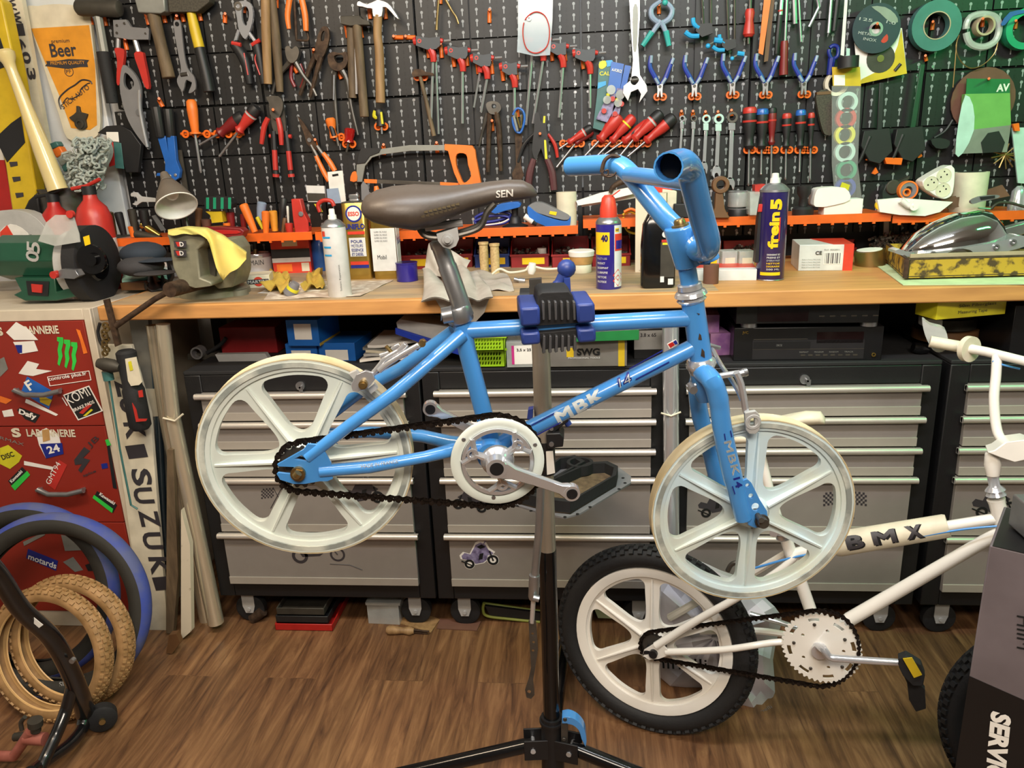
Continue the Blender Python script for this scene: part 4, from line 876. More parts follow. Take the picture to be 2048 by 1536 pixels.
driver('red screwdriver with black cap and white ring pointing down to the left', (514, 214), (476, 264), (438, 314), 12, 'redh', 'toolblk', 'lgrey', 2.4, off=.045)
for x0, x1, w_ in ((362, 402, 'under the orange screwdriver'), (405, 445, 'under the dark red screwdriver'), (448, 488, 'under the red screwdriver with black cap')): hbar(x0, x1, 268, w_)
mk('rivet_pliers', 'blue hand riveter with long black handles hanging above the lamp', 'riveter', WP, [('grip', 'toolblk', ('R', [(312, 214), (322, 275)], [10, 9], .04, 10)), ('grip', 'toolblk', ('R', [(336, 218), (342, 275)], [10, 9], .03, 10)), ('body', 'bluem', ('P', [(314, 272), (330, 272), (336, 300), (334, 272), (348, 272), (352, 320), (360, 340), (358, 356), (346, 364), (334, 360), (330, 352), (312, 352), (314, 346), (330, 346), (330, 325)], .018, .026)), ('rivet', 'silver', ('C', (340, 352), 3, .002, .045), ('C', (351, 350), 3, .002, .045))], bev=.001)
hook(318, 200, 'holding the blue riveter', 8, 14)
mk('flat_file', 'dark narrow steel bar hanging beside the blue riveter', 'bar', WP, [('bar', 'ham', ('P', [(355, 300), (363, 300), (376, 380), (366, 382)], .005, .012))])
mk('impact_bracket', 'black bow saw bracket with red and blue tag hanging above the sheepskin', 'tool', WP, [('bracket', 'toolblk', ('P', [(194, 266), (212, 252), (240, 250), (262, 262), (282, 290), (276, 345), (252, 345), (240, 300), (236, 272), (212, 270)], .02, .03)), ('paper_tag', 'paper', ('P', [(212, 264), (236, 264), (238, 284), (214, 282)], .002, .052)), ('red_tag', 'red', ('P', [(216, 284), (226, 284), (230, 330), (218, 334)], .002, .052)), ('blue_tag', 'tapeg', ('P', [(227, 284), (242, 286), (248, 338), (230, 336)], .002, .052))], bev=.002)
mk('hammer', 'pale worn wooden hammer handle hanging from the top edge', 'hammer', WP, [('handle', 'wood', R_([(531, -10), (532, 60), (536, 168)], [9, 9, 8], .05, 12))])
mk('hammer', 'dark stained wooden hammer handle behind the pale worn one', 'hammer', WP, [('handle', 'woodold', R_([(543, -10), (553, 90), (560, 184)], [8, 9.5, 7], .03, 12))])
hook(553, -4, 'beside the pale wooden handle at the top edge', 0, 20)
mk('tongs', 'old tongs with orange sleeves hanging at the top edge', 'tongs', WP, [('sleeve', 'orangeB', R_([(580, -8), (575, 30), (578, 58)], [6, 5.5, 4], .04)), ('sleeve', 'orangeB', R_([(602, -8), (610, 30), (612, 62)], [6, 6, 5], .04)), ('frame', 'rust', R_([(588, -8), (591, 40), (593, 80)], 2.6, .03), R_([(593, 80), (616, 80), (612, 60)], 2.2, .03))])
mk('slip_joint_pliers', 'rusty brown slip joint pliers leaning left below the orange tongs', 'pliers', WP, [('jaws', 'rust', ('P', [c2([(644, 54), (656, 56), (658, 80), (648, 110), (636, 122), (628, 110), (634, 76)], 3, True), c2([(646, 62), (650, 64), (648, 80), (642, 82), (642, 70)], 2, True)[::-1]], .012, .024)), ('handle', 'rust', R_([(642, 112), (632, 150), (620, 195)], [6, 4.5, 3.5], .03)), ('handle', 'rust', R_([(632, 108), (618, 140), (600, 190)], [6, 4.5, 3.5], .022))])
hook(627, 102, 'across the rusty slip joint pliers', 5, 18, 3, .03)
mk('end_cutter', 'grey end cutting nippers with widely spread curved legs', 'pliers', WP, [('jaws', 'dsteel', ('P', c2([(570, 96), (578, 92), (583, 98), (592, 92), (598, 102), (594, 118), (584, 126), (574, 118)], 3, True), .02, .024)), ('leg', 'dsteel', R_([(586, 115), (606, 150), (622, 170), (633, 192)], [6, 4, 3.5, 3], .03)), ('leg', 'dsteel', R_([(582, 122), (566, 140), (552, 160), (545, 188)], [6, 4.5, 3.5, 3], .024))])
mk('small_pliers', 'small pliers with thin dark red legs behind the end nippers', 'pliers', WP, [('leg', 'redd', R_([(584, 128), (582, 155), (590, 174)], 3.4, .016)), ('leg', 'redd', R_([(600, 128), (608, 155), (602, 176)], 3.4, .016)), ('joint', 'dsteel', ('C', (592, 122), 8, .008, .01))])
hook(583, 124, 'under the nippers with spread legs', 12, 22)
mk('fencing_pincers', 'large rusty pincers with round jaws and long straight legs', 'pincers', WP, [('jaws', 'rust', ('P', [c2([(655, 112), (665, 104), (680, 106), (692, 104), (696, 118), (690, 134), (676, 142), (660, 134)], 3, True), c2([(668, 112), (684, 110), (686, 122), (674, 126)], 3, True)[::-1]], .02, .024)), ('leg', 'dsteel', R_([(680, 134), (694, 160), (702, 210), (716, 270)], [7, 5, 3.5, 2.5], .03)), ('leg', 'dsteel', R_([(672, 138), (668, 160), (670, 200), (676, 270)], [6, 5, 4, 3], .02)), ('leg_tip', 'steel', R_([(668, 150), (667, 200)], 1.6, .03))])
hook(675, 138, 'at the joint of the large rusty pincers', 8, 20)
mk('mason_hammer', 'old hammer with dark rusty head and two-tone brown handle next to the claw hammer', 'hammer', WP, [('head', 'ham', ('P', [(680, 32), (718, 30), (726, 38), (738, 42), (740, 50), (722, 50), (700, 52), (681, 48)], .03, .028)), ('handle', 'woodold', R_([(714, 50), (720, 120), (729, 234)], [9, 9, 9], .045, 12))], bev=.002)
mk('chisel_bar', 'brown wooden handled bar with shiny strip hanging beside the mason hammer', 'bar', WP, [('wood_body', 'woodold', R_([(702, 52), (706, 196)], [9, 8], .032, 10)), ('steel_strip', 'silver', ('P', [(708, 60), (712, 60), (715, 188), (711, 188)], .002, .048))])
for x, w_ in ((692, 'left under the mason hammer head'), (720, 'right under the mason hammer head'), (738, 'left cheek of the claw hammer'), (769, 'right cheek of the claw hammer')): hook(x, 52 if x < 730 else 14, w_, 4 if x < 730 else 3, 24)
mk('claw_hammer', 'claw hammer with pale wooden handle and polished head', 'hammer', WP, [('head', 'silver', ('P', c2([(714, 4), (720, 2), (734, 8), (752, 0), (768, 2), (782, 12), (798, 38), (790, 34), (776, 18), (766, 14), (764, 32), (746, 33), (744, 18), (732, 16), (722, 13), (714, 12)], 2, True), .026, .034)), ('handle', 'wood', R_([(756, 30), (755, 70), (759, 110), (761, 206)], [9, 8.5, 9, 9.5], .047, 12))], bev=.002)
mk('groove_pliers', 'grey pliers with short red grips hanging above longer red pliers', 'pliers', WP, [('jaws', 'dsteel', ('P', c2([(532, 194), (556, 192), (566, 206), (562, 228), (552, 240), (540, 228), (538, 206)], 2, True), .012, .036)), ('grip', 'redh', R_([(536, 236), (528, 255), (523, 288)], [5, 5.5, 4], .045)), ('grip', 'redh', R_([(556, 236), (561, 260), (563, 290)], [5, 5.5, 4], .045))])
mk('water_pump_pliers', 'long water pump pliers with two-part red and black grips', 'pliers', WP, [('body', 'dsteel', ('P', c2([(544, 215), (560, 205), (568, 220), (572, 265), (560, 268), (548, 265), (542, 240)], 2, True), .012, .022)), ('collar', 'redh', ('L', (539, 272), (552, 273), [(0, 4), (1, 4)], .03), ('L', (567, 272), (583, 273), [(0, 4), (1, 4)], .03)), ('handle', 'toolblk', R_([(547, 262), (549, 300), (552, 352)], [6, 6, 6.5], .03)), ('handle', 'toolblk', R_([(572, 262), (577, 300), (582, 352)], [6, 6, 6.5], .03)), ('grip_panel', 'redh', R_([(549, 300), (551, 340)], 5, .036), R_([(577, 302), (581, 340)], 5, .036), R_([(552, 348), (552, 354)], 6.5, .034), R_([(582, 348), (583, 354)], 6.5, .034))])
hook(546, 222, 'at the joint of the grey pliers with red grips', 2, 8, 3, .05)
mk('tin_snips', 'tin snips with long pointed blades and orange grips leaning right', 'snips', WP, [('blade', 'rust', ('P', [(594, 231), (606, 244), (630, 280), (634, 296), (626, 300), (614, 288), (606, 262)], .006, .034)), ('lever', 'dsteel', R_([(622, 290), (636, 316)], 4.5, .034), R_([(634, 292), (648, 312)], 4.5, .034)), ('grip', 'orangeB', R_([(632, 312), (648, 345), (658, 362)], [4, 5, 5], .04)), ('grip', 'orangeB', R_([(646, 306), (660, 325), (670, 342)], [4, 5.5, 5], .04)), ('pivot', 'steel', ('C', (619, 280), 4, .003, .041))])
hook(630, 282, 'between the legs of the tin snips', 5, 18, 3.5, .03)
mk('stubby_screwdriver', 'short orange and black screwdriver beside the red clear stub', 'screwdriver', WP, [('handle', 'orangeB', ('L', (660, 236), (668, 276), [(0, 7), (.1, 10), (.35, 9), (.6, 6), (1, 8)], .034)), ('grip_inlay', 'toolblk', R_([(662, 252), (668, 272)], 5, .040)), ('blade', 'dsteel', R_([(673, 274), (677, 292)], 3, .034))])
mk('stubby_screwdriver', 'short transparent red screwdriver right of the pincers', 'screwdriver', WP, [('handle', 'redclear', ('L', (700, 256), (698, 284), [(0, 7), (.1, 10.5), (.5, 10), (.75, 8), (1, 10)], .034)), ('blade', 'dsteel', R_([(697, 286), (693, 304)], 2.4, .034))])
mk('stubby_screwdriver', 'short yellow and black screwdriver below the claw hammer', 'screwdriver', WP, [('handle', 'toolblk', ('L', (757, 218), (762, 252), [(0, 7), (.1, 9), (.4, 9), (.7, 7), (1, 9)], .034)), ('grip_inlay', 'yell2', R_([(752, 222), (750, 232), (757, 234)], 5.5, .038), R_([(762, 224), (765, 248)], 2.6, .044)), ('blade', 'steel', R_([(763, 254), (764, 268)], 2, .034))])
for x, y, w_ in ((678, 274, 'under the stubby orange screwdriver'), (700, 288, 'under the stubby red screwdriver'), (764, 253, 'under the stubby yellow screwdriver')): hbar(x-14, x+12, y, w_)
mk('hacksaw', 'hacksaw with grey bow and orange pistol grip', 'saw', WP, [('bow', 'hgrey', ('P', [(760, 298), (820, 290), (890, 290), (890, 301), (820, 302), (764, 309), (744, 315), (730, 332), (724, 364), (713, 364), (713, 330), (726, 310)], .008, .04)), ('bow_sleeve', 'toolblk', ('P', [(722, 296), (762, 296), (758, 305), (740, 312), (730, 326), (714, 328), (716, 310)], .016, .036)),
   ('handle', 'orangeB', ('P', [[(889, 288), (944, 291), (950, 300), (952, 315), (962, 366), (920, 372), (908, 346), (900, 318), (896, 302), (889, 300)], c2([(914, 308), (932, 309), (936, 330), (942, 352), (928, 366), (920, 352), (912, 328)], 3, True)[::-1]], .024, .03)), ('blade', 'dsteel', ('P', [(728, 358), (920, 366), (920, 373), (728, 366)], .002, .042)), ('blade_paint', 'orangeB', ('P', [(728, 358), (754, 359), (754, 367), (728, 366)], .0026, .0417), ('P', [(880, 364), (918, 366), (918, 372), (880, 372)], .0026, .0417)), ('wing_nut', 'orangeB', ('P', c2([(700, 362), (704, 345), (712, 344), (714, 362)], 2, True), .016, .036))], bev=.001)
hook(767, 292, 'under the left end of the hacksaw bow', 1, 18); hook(873, 288, 'under the hacksaw bow near its grip', 2, 18)
for x, w_ in ((787, 'lying flat, left of an empty pair'), (811, 'lying flat, right of an empty pair')): hook(x, 75, w_, 20, 0)
hook(979, 22, 'standing empty left of the clear bag', 0, 24)
mk('tack_hammer', 'very small old hammer with thin slanted handle', 'hammer', WP, [('head', 'rust', ('P', [(823, 146), (830, 138), (842, 138), (852, 144), (866, 146), (868, 151), (848, 151), (826, 154)], .016, .03)), ('handle', 'woodold', R_([(840, 152), (852, 200), (868, 272)], [3.5, 4, 4.5], .038, 10))])
hbar(828, 856, 154, 'under the very small hammer')
mk('divider', 'old bronze coloured dividers hanging at the top edge', 'dividers', WP, [('leg', 'brass', R_([(878, -10), (874, 40), (873, 60)], [2.4, 2.4, 3], .03)), ('leg', 'brass', R_([(888, -6), (904, 22), (912, 34), (917, 48)], [3, 2.2, 2.2, 2], .03))])
hook(881, -8, 'above the bronze dividers', 0, 16)
def tkey(lab, x, y, L, two=1, w_=58, tipx=0, dr=10):
 ps = [('t_bar', 'tbar', ('P', [(x-w_/2, y-10), (x, y-6), (x+w_/2-4, y-9), (x+w_/2-4, y+9), (x+14, y+16), (x-4, y+17), (x-w_/2, y+9)], .018, .03)), ('neck', 'redh', R_([(x+3, y+16), (x+8, y+28), (x+9, y+42)], [7, 7, 6], .038)), ('bar_end', 'redh', ('L', (x-w_/2-5, y+1), (x-w_/2+1, y), [(0, 7), (1, 8)], .038), ('L', (x+w_/2-4, y-1), (x+w_/2+2, y), [(0, 5), (1, 4)], .038)), ('short_key', 'silver', R_([(x+w_/2+4, y), (x+w_/2+18, y-1)], 2.6, .038)), ('eyelet', 'redh', ('A', (x-w_/2+7, y), 4, 2, .002, .047)),
    ('long_key', 'silver', R_([(x+8, y+42), (x+8+tipx, y+42+L)], 2.8, .038, 6))]
 mk('hex_key', lab, 'hex key', WP, ps, 'T-handled hex keys with black and red handles')
for q in (('T-handled hex key with black and red handle, leftmost and longest of the row', 858, 82, 124, 1, 52, -4), ('T-handled hex key with black and red handle, second from the left', 917, 101, 104, 1, 44, 0), ('T-handled hex key with black and red handle, third from the left', 966, 116, 66, 1, 40, -12), ('T-handled hex key with black and red handle, small one below the empty hook', 1021, 133, 60, 1, 34, 0), ('T-handled hex key with long shaft behind the clear bag', 1078, 80, 125, 1, 46, -20), ('T-handled hex key just right of the clear bag', 1118, 93, 100, 1, 36, -8), ('T-handled hex key left of the blue card packs', 1172, 106, 68, 1, 44, 0)): tkey(*q)
mk('hex_key', 'second steel hex key hanging close behind the leftmost T-handle', 'hex key', WP, [('shaft', 'silver', R_([(872, 120), (877, 268)], 2.4, .026, 6))]); mk('hex_key', 'second steel hex key crossing under the third T-handle', 'hex key', WP, [('neck', 'redh', R_([(962, 122), (960, 145)], 6, .026)), ('shaft', 'silver', R_([(960, 144), (948, 215)], 2.2, .026, 6))])
mk('hex_key', 'long hex key shaft crossing behind the clear bag T-handle', 'hex key', WP, [('shaft', 'silver', R_([(1064, 110), (1052, 250)], 3, .024, 6))])
for x, y, w_ in ((855, 90, 'left of the leftmost hex key neck'), (881, 90, 'right of the leftmost hex key neck'), (906, 108, 'left of the second hex key neck'), (932, 106, 'right of the second hex key neck'), (954, 122, 'left of the third hex key necks'), (982, 122, 'right of the third hex key necks'), (1004, 136, 'left of the small hex key'), (1031, 134, 'right of the small hex key'), (1102, 96, 'left of the hex key beside the bag'), (1128, 96, 'right of the hex key beside the bag'), (1164, 112, 'with a steel ring beside the blue packs')): hook(x, y, w_, 3, 26)
g = pg(WP, ('P', c2([(1036, -8), (1106, -8), (1105, 40), (1100, 110), (1070, 112), (1034, 104), (1036, 60)], 1, True), .004, .058))
t = thing('plastic_bag', 'clear plastic bag with a coiled red wire hanging over the hex keys', 'bag', WP.at(1070, 100, .06)); part('film', g, 'bagf', t)
part('coiled_wire', pg(WP, ('R', c2([(1050, 40), (1070, 24), (1090, 32), (1099, 60), (1094, 92), (1074, 106), (1054, 98), (1046, 70)], 5, True), 1.2, .066, 6)), 'redh', t); part('washer', pg(WP, ('A', (1058, 37), 5, 2, .002, .064)), 'white', t)
mk('tongue_pliers', 'old brown combination pliers hanging below the small hex key', 'pliers', WP, [('jaws', 'dsteel', ('P', [c2([(972, 208), (984, 202), (998, 206), (1002, 218), (992, 228), (978, 226)], 3, True), c2([(984, 208), (992, 209), (991, 216), (984, 216)], 2, True)[::-1]], .014, .03)), ('leg', 'rust', R_([(992, 224), (998, 260), (1002, 342)], [6, 6, 4], .036)), ('leg', 'rust', R_([(980, 226), (978, 270), (976, 344)], [6, 5, 4], .03)), ('hinge', 'dsteel', R_([(975, 226), (966, 260), (958, 295)], [5, 3, 2], .024))])
hook(984, 244, 'across the old brown pliers', 2, 18, 3.4, .035)
mk('carabiner', 'blue and silver carabiner with a small hook', 'carabiner', WP, [('frame', 'bluem', ('R', c2([(1026, 230), (1034, 217), (1046, 222), (1049, 240), (1042, 264), (1032, 262), (1026, 246)], 4, True), 2.4, .04)), ('gate', 'silver', R_([(1027, 232), (1035, 262)], 2.8, .044)), ('spring_hook', 'gold', R_([(1032, 226), (1040, 256)], 1.4, .046), R_([(1044, 230), (1042, 256)], 1.2, .046))])
hook(1034, 220, 'through the blue carabiner', 2, 14)
mk('metal_strap', 'brown metal strap tool hanging below the carabiner', 'tool', WP, [('strap', 'rust', ('P', [(1030, 268), (1045, 268), (1042, 330), (1048, 350), (1042, 362), (1026, 360), (1024, 346), (1032, 330)], .004, .02))])
mk('wire_stripper', 'black wire stripper with brown grips and yellow markings', 'pliers', WP, [('jaws', 'toolblk', ('P', c2([(1070, 228), (1078, 226), (1082, 244), (1088, 228), (1094, 230), (1092, 256), (1098, 290), (1092, 326), (1082, 296), (1072, 320), (1064, 300), (1068, 262)], 2, True), .008, .038)), ('markings', 'yell2', ('P', [(1087, 232), (1091, 232), (1090, 246), (1086, 246)], .001, .0465), ('P', [(1088, 280), (1092, 280), (1095, 318), (1090, 318)], .001, .0465)), ('grip', 'plum', R_([(1068, 318), (1060, 345), (1056, 380)], [6, 7.5, 7], .04)), ('grip', 'plum', R_([(1094, 318), (1104, 345), (1108, 380)], [6, 7.5, 7], .04))])
hook(1080, 270, 'across the wire stripper joint', 0, 18, 3.6, .04)
mk('spring_pliers', 'thin pliers with one black and one red leg behind the wire stripper', 'pliers', WP, [('leg', 'toolblk', R_([(1068, 268), (1048, 290), (1036, 325)], [3, 4, 3], .022)), ('leg', 'redh', R_([(1096, 268), (1110, 290), (1115, 315)], [3, 4, 3], .022))])
t = mk('air_freshener_pack', 'green and blue card marked CALI hanging left of two blue packs', 'package', WP, [('card', 'tapeg', ('P', [(1198, 122), (1222, 120), (1235, 130), (1222, 210), (1205, 262), (1186, 256), (1194, 190)], .003, .030)), ('card_yellow', 'yell2', ('P', c2([(1199, 124), (1210, 121), (1214, 130), (1205, 138), (1198, 135)], 2, True), .001, .034)), ('card_blue', 'cyan', ('P', [(1212, 121), (1224, 120), (1230, 130), (1214, 134)], .001, .034), ('P', [(1196, 165), (1212, 162), (1212, 170), (1195, 178)], .001, .034))])
text('pack_lettering', 'CALI', 'yell2', t, WP.at(1199, 151, .034), WP.at(1222, 151, .034), .012, WP.n, .02)
def apack(lab, pts, tx):
 t = mk('bulb_pack', lab, 'package', WP, [('card', 'bluem', ('P', pts[:4], .002, .042)), ('card_lower', 'violet', ('P', pts[4:], .004, .042)), ('blister', 'smoke', ('C', tx[0], 9, .012, .046), ('C', tx[1], 8, .012, .046))])
 part('bulb', pg(WP, ('C', (tx[0][0]+3, tx[0][1]+18), 5, .006, .05), ('C', (tx[1][0]-6, tx[1][1]+22), 5, .006, .05)), 'redh', t); part('bulb', pg(WP, ('B', (tx[0][0]-6, tx[0][1]+10), 4, .052)), 'yell2', t)
 return t
t = apack('blue card pack marked A-FORCE with small bulbs in blisters', [(1223, 123), (1248, 128), (1238, 190), (1214, 185), (1218, 184), (1244, 190), (1214, 245), (1192, 238)], ((1222, 180), (1214, 200)))
text('pack_lettering', 'A-FORCE', 'white', t, WP.at(1223, 142, .046), WP.at(1243, 146, .046), .009, WP.n, .02)
apack('second blue card pack with bulbs, partly behind the big adjustable wrench', [(1250, 130), (1262, 132), (1252, 175), (1240, 180), (1234, 176), (1250, 178), (1238, 230), (1222, 240)], ((1240, 190), (1236, 206)))
mk('adjustable_wrench', 'large polished adjustable wrench hanging jaws down from the top edge', 'wrench', WP, [('handle', 'silver', ('P', [[(1258, -10), (1279, -10), (1280, 30), (1276, 90), (1280, 150), (1293, 170), (1295, 182), (1278, 206), (1282, 188), (1276, 178), (1262, 184), (1256, 202), (1246, 186), (1247, 172), (1262, 160), (1266, 120), (1262, 60)], c2([(1262, 155), (1272, 152), (1278, 160), (1270, 170), (1262, 166)], 3, True)[::-1]], .014, .05)), ('handle_recess', 'hgrey', ('P', c2([(1266, 16), (1276, 16), (1274, 90), (1270, 104), (1266, 90)], 3, True), .001, .0645)), ('worm_screw', 'dsteel', ('R', [(1262, 161), (1277, 159)], 5.5, .056, 8))], bev=.002)
mk('spring_clamp', 'grey spring clamp with teal grips and teal jaw pads', 'clamp', WP, [('jaw', 'gripg', R_([(1322, 2), (1304, 16), (1304, 34), (1318, 46)], [4, 5, 6, 5], .04)), ('jaw', 'gripg', R_([(1330, 2), (1344, 18), (1340, 36), (1326, 46)], [4, 5, 6, 5], .04)), ('handle', 'gripg', R_([(1322, 42), (1312, 55), (1298, 76)], [6, 5, 4], .04)), ('handle', 'gripg', R_([(1322, 42), (1330, 60), (1338, 80)], [6, 5, 4], .04)), ('grip', 'teal', R_([(1304, 64), (1285, 92)], [6, 5], .044)), ('grip', 'teal', R_([(1332, 62), (1338, 92)], [6, 5], .044)), ('jaw_pad', 'teal', ('B', (1330, 5), 6, .044))])
hook(1318, 12, 'inside the teal spring clamp', 0, 16)
def bclamp(lab, x, y, s=1.0):
 mk('bar_clamp', lab, 'clamp', WP, [('bar', 'dsteel', ('R', [(x+26*s, -12), (x+30*s, y+10)], 2.2, .02, 6), ('R', [(x+44*s, -12), (x+44*s, y)], 2.2, .02, 6)), ('body', 'toolblk', ('P', [(x+14*s, y-10*s), (x+46*s, y-12*s), (x+48*s, y+8*s), (x+26*s, y+16*s), (x+14*s, y+4*s)], .02, .03)), ('trigger', 'cyan', R_([(x+8*s, y-22*s), (x+10*s, y-10*s), (x+20*s, y-2*s)], 4.5*s, .045)), ('lower_trigger', 'cyan', R_([(x-8*s, y+6*s), (x+4*s, y+14*s), (x+20*s, y+14*s)], 5*s, .045)), ('jaw_pad', 'cyan', ('R', [(x+50*s, y+22*s), (x+66*s, y+24*s)], 5.5*s, .045, 8), ('B', (x+38*s, y+34*s), 5*s, .045)), ('rod', 'steel', ('R', [(x+38*s, y+32*s), (x+58*s, y+22*s)], 1.5, .045, 6))])
bclamp('small blue and black bar clamp, left and upper of two', 1378, 58); bclamp('small blue and black bar clamp, lower of two', 1432, 88, .85)
def vpl(lab, x, y, w_=26):
 mk('pliers', lab, 'pliers', WP, [('handle', 'bluegrip', R_([(x-w_+8, y-56), (x-w_+6, y-34), (x-w_/2+4, y-12), (x-2, y+2)], [4, 4.5, 5, 4], .042)), ('handle', 'bluegrip', R_([(x+w_, y-50), (x+w_-8, y-30), (x+w_/2-2, y-12), (x+2, y+2)], [4, 4.5, 5, 4], .036)), ('handle_inlay', 'gripg', R_([(x-w_+9, y-57), (x-w_+8, y-42)], 3.2, .046), R_([(x+w_+1, y-52), (x+w_-3, y-40)], 3.2, .04), R_([(x-10, y-12), (x-3, y)], 3, .047), R_([(x+12, y-12), (x+4, y)], 3, .042)), ('jaws', 'silver', ('P', [(x-6, y), (x+6, y), (x+5, y+12), (x+5, y+26), (x+2, y+26), (x, y+12), (x-3, y+26), (x-6, y+26), (x-5, y+12)], .01, .036)), ('pivot', 'dsteel', ('C', (x, y+5), 3, .002, .0465))], 'small pliers with blue handles in a row')
 hbar(x-12, x+12, y+26, 'under the blue pliers'+lab[lab.find(','):].replace(' of the row', ''))
for lab, x, y in (('pliers with spread blue handles, leftmost of the row', 1320, 168), ('pliers with spread blue handles, second of the row', 1389, 167), ('pliers with spread blue handles, third of the row', 1465, 164), ('pliers with spread blue handles, fourth of the row', 1531, 164), ('pliers with spread blue handles, rightmost of the row', 1608, 163)): vpl(lab, x, y)
def cspan(lab, x, y0, y1, r, m='chrome', dx=-4, mm='chrome'):
 t = mk('ratchet_wrench', lab, 'wrench', WP, [('ring_head', m, ('A', (x, y0), r, r*.55, .010, .032)), ('shaft', 'chrome', ('P', [(x-r*.35, y0+r+12), (x+r*.35, y0+r+12), (x+r*.4+dx*.9, y1-14), (x-r*.4+dx*.9, y1-14)], .006, .034)), ('flex_joint', mm, ('P', [(x-r*.6, y0+r), (x+r*.6, y0+r), (x+r*.6, y0+r+14), (x-r*.6, y0+r+14)], .012, .030)), ('open_end', 'chrome', ('P', c2([(x+dx-r*.4, y1-16), (x+dx+r*.4, y1-16), (x+dx+r*.9, y1-6), (x+dx+r*.6, y1+8), (x+dx+r*.2, y1-2), (x+dx-r*.3, y1), (x+dx-r*.4, y1+9), (x+dx-r*.95, y1-2)], 3, True), .008, .032))], 'chrome ratchet ring wrenches hanging in a row', bev=.0006)
 hook(x-1, y0-12, 'above the '+lab.split(',')[1].strip()+' ratchet wrench', 0, 9)
cspan('chrome ratchet wrench with flexible head, leftmost', 1364, 237, 318, 6); cspan('chrome ratchet wrench with flexible head, second', 1387, 237, 322, 6.5, 'dsteel'); cspan('chrome ratchet wrench with flexible head, third', 1412, 238, 340, 8.5, 'mint', -4, 'mint'); cspan('chrome ratchet wrench with flexible head, fourth', 1437, 238, 348, 10, 'mint', -4, 'mint'); cspan('chrome ratchet wrench with flexible head, rightmost', 1464, 235, 372, 11, 'dsteel', -4)
VG = 'red screwdrivers leaning in the angled rack'
driver('red screwdriver with dark cap, lowest at the left of the angled rack', (1183, 255), (1136, 286), (1118, 298), 8.5, 'redh', 'toolblk', 'lgrey', 2, grp=VG)
driver('thin red screwdriver with pale collar behind its leftmost neighbour', (1186, 262), (1150, 288), (1112, 336), 7, 'redd', None, None, 2.4, off=.024, grp=VG)
driver('large red screwdriver with black oval inlay, long blade', (1240, 230), (1198, 282), (1164, 318), 14, 'redh', None, None, 2.6, grp=VG, core='toolblk')
driver('red screwdriver with yellow rings and insulated red blade', (1268, 232), (1222, 284), (1192, 314), 11, 'redh', None, 'yell2', 2.4, off=.036, grp=VG)
driver('red screwdriver with black inlay between the yellow-ringed and capped ones', (1300, 245), (1245, 284), (1208, 310), 12, 'redh', None, None, 2.2, off=.026, grp=VG, core='toolblk')
driver('red screwdriver with black cap and pale ring, right of the middle', (1322, 226), (1266, 280), (1238, 314), 12, 'redh', 'toolblk', 'lgrey', 2.4, off=.044, grp=VG)
driver('red screwdriver with black cap, highest at the right of the angled rack', (1348, 234), (1290, 284), (1254, 314), 13, 'redh', 'toolblk', None, 2.4, off=.034, grp=VG)
for x, w_ in ((1131, 'below the leftmost red screwdriver'), (1156, 'below the thin red screwdriver'), (1195, 'below the large inlaid red screwdriver'), (1218, 'below the yellow-ringed screwdriver'), (1243, 'below the middle red screwdriver'), (1268, 'below the capped red screwdriver'), (1289, 'below the highest red screwdriver')): hbar(x-11, x+12, 287, w_)
KG = 'black handled screwdrivers standing in a row'
for lab, x, y0, y1, yt, r, cap in (('black screwdriver with red cap, largest and leftmost of the upright row', 1500, 216, 298, 372, 13.5, 'redh'), ('black screwdriver with blue cap, second of the upright row', 1525, 219, 298, 350, 12, 'bluem'), ('brown-red screwdriver with dark cap, standing behind the second', 1545, 217, 290, 372, 8.5, 'toolblk'), ('slim black screwdriver with red cap, fourth of the upright row', 1574, 228, 297, 360, 9, 'redh'), ('black screwdriver with blue cap, fifth of the upright row', 1602, 221, 297, 345, 10, 'bluem'), ('thin dark screwdriver, rightmost of the upright row', 1623, 227, 296, 362, 6.5, 'redh')):
 driver(lab, (x, y0), (x-2, y1), (x-3, yt), r, 'redd' if 'brown' in lab else 'toolblk', cap, 'redh', 2.1, grp=KG, capt=.13)
 hbar(x-12, x+10, 300, 'under the '+lab[:60].split(',')[-1].strip().replace('of the upright row', '')+' '+('red-capped' if cap == 'redh' else 'blue-capped' if cap == 'bluem' else 'dark-capped')+' upright screwdriver')
mk('screwdriver', 'long screwdriver with bright red waisted handle near the top edge', 'screwdriver', WP, [('handle', 'redh', ('L', (1500, 18), (1497, 74), [(0, 8), (.15, 10), (.4, 8), (.6, 10), (.9, 12), (1, 8)], .034)), ('blade', 'dsteel', R_([(1501, -10), (1500, 20)], 3, .034)), ('blade_tip', 'dsteel', R_([(1497, 74), (1497, 88)], 3, .034))])
mk('saw_blade', 'orange pad saw blade hanging upright from the top edge', 'saw', WP, [('blade', 'orangeB', ('P', [(1529, -10), (1543, -10), (1526, 110), (1517, 106)], .003, .04))])
mk('rasp', 'brown flat rasp hanging behind the orange saw blade', 'rasp', WP, [('blade', 'brown', ('P', [(1540, -10), (1550, -10), (1536, 122), (1528, 124)], .004, .022))])
mk('marking_knife', 'dark pointed knife with silver ferrule near the top edge', 'knife', WP, [('handle', 'toolblk', R_([(1560, 30), (1556, 70), (1553, 108)], [5, 6, 4], .036)), ('ferrule', 'silver', R_([(1564, -10), (1561, 30)], 4, .036)), ('ring', 'redh', R_([(1561, 20), (1561, 23)], 5, .037))])
mk('screwdriver', 'dark red screwdriver with upward blade above the blue pliers', 'screwdriver', WP, [('handle', 'redd', ('L', (1569, 82), (1567, 150), [(0, 7), (.1, 8), (.5, 8), (1, 9)], .034)), ('blade', 'steel', R_([(1574, -10), (1570, 84)], 2.6, .034))])
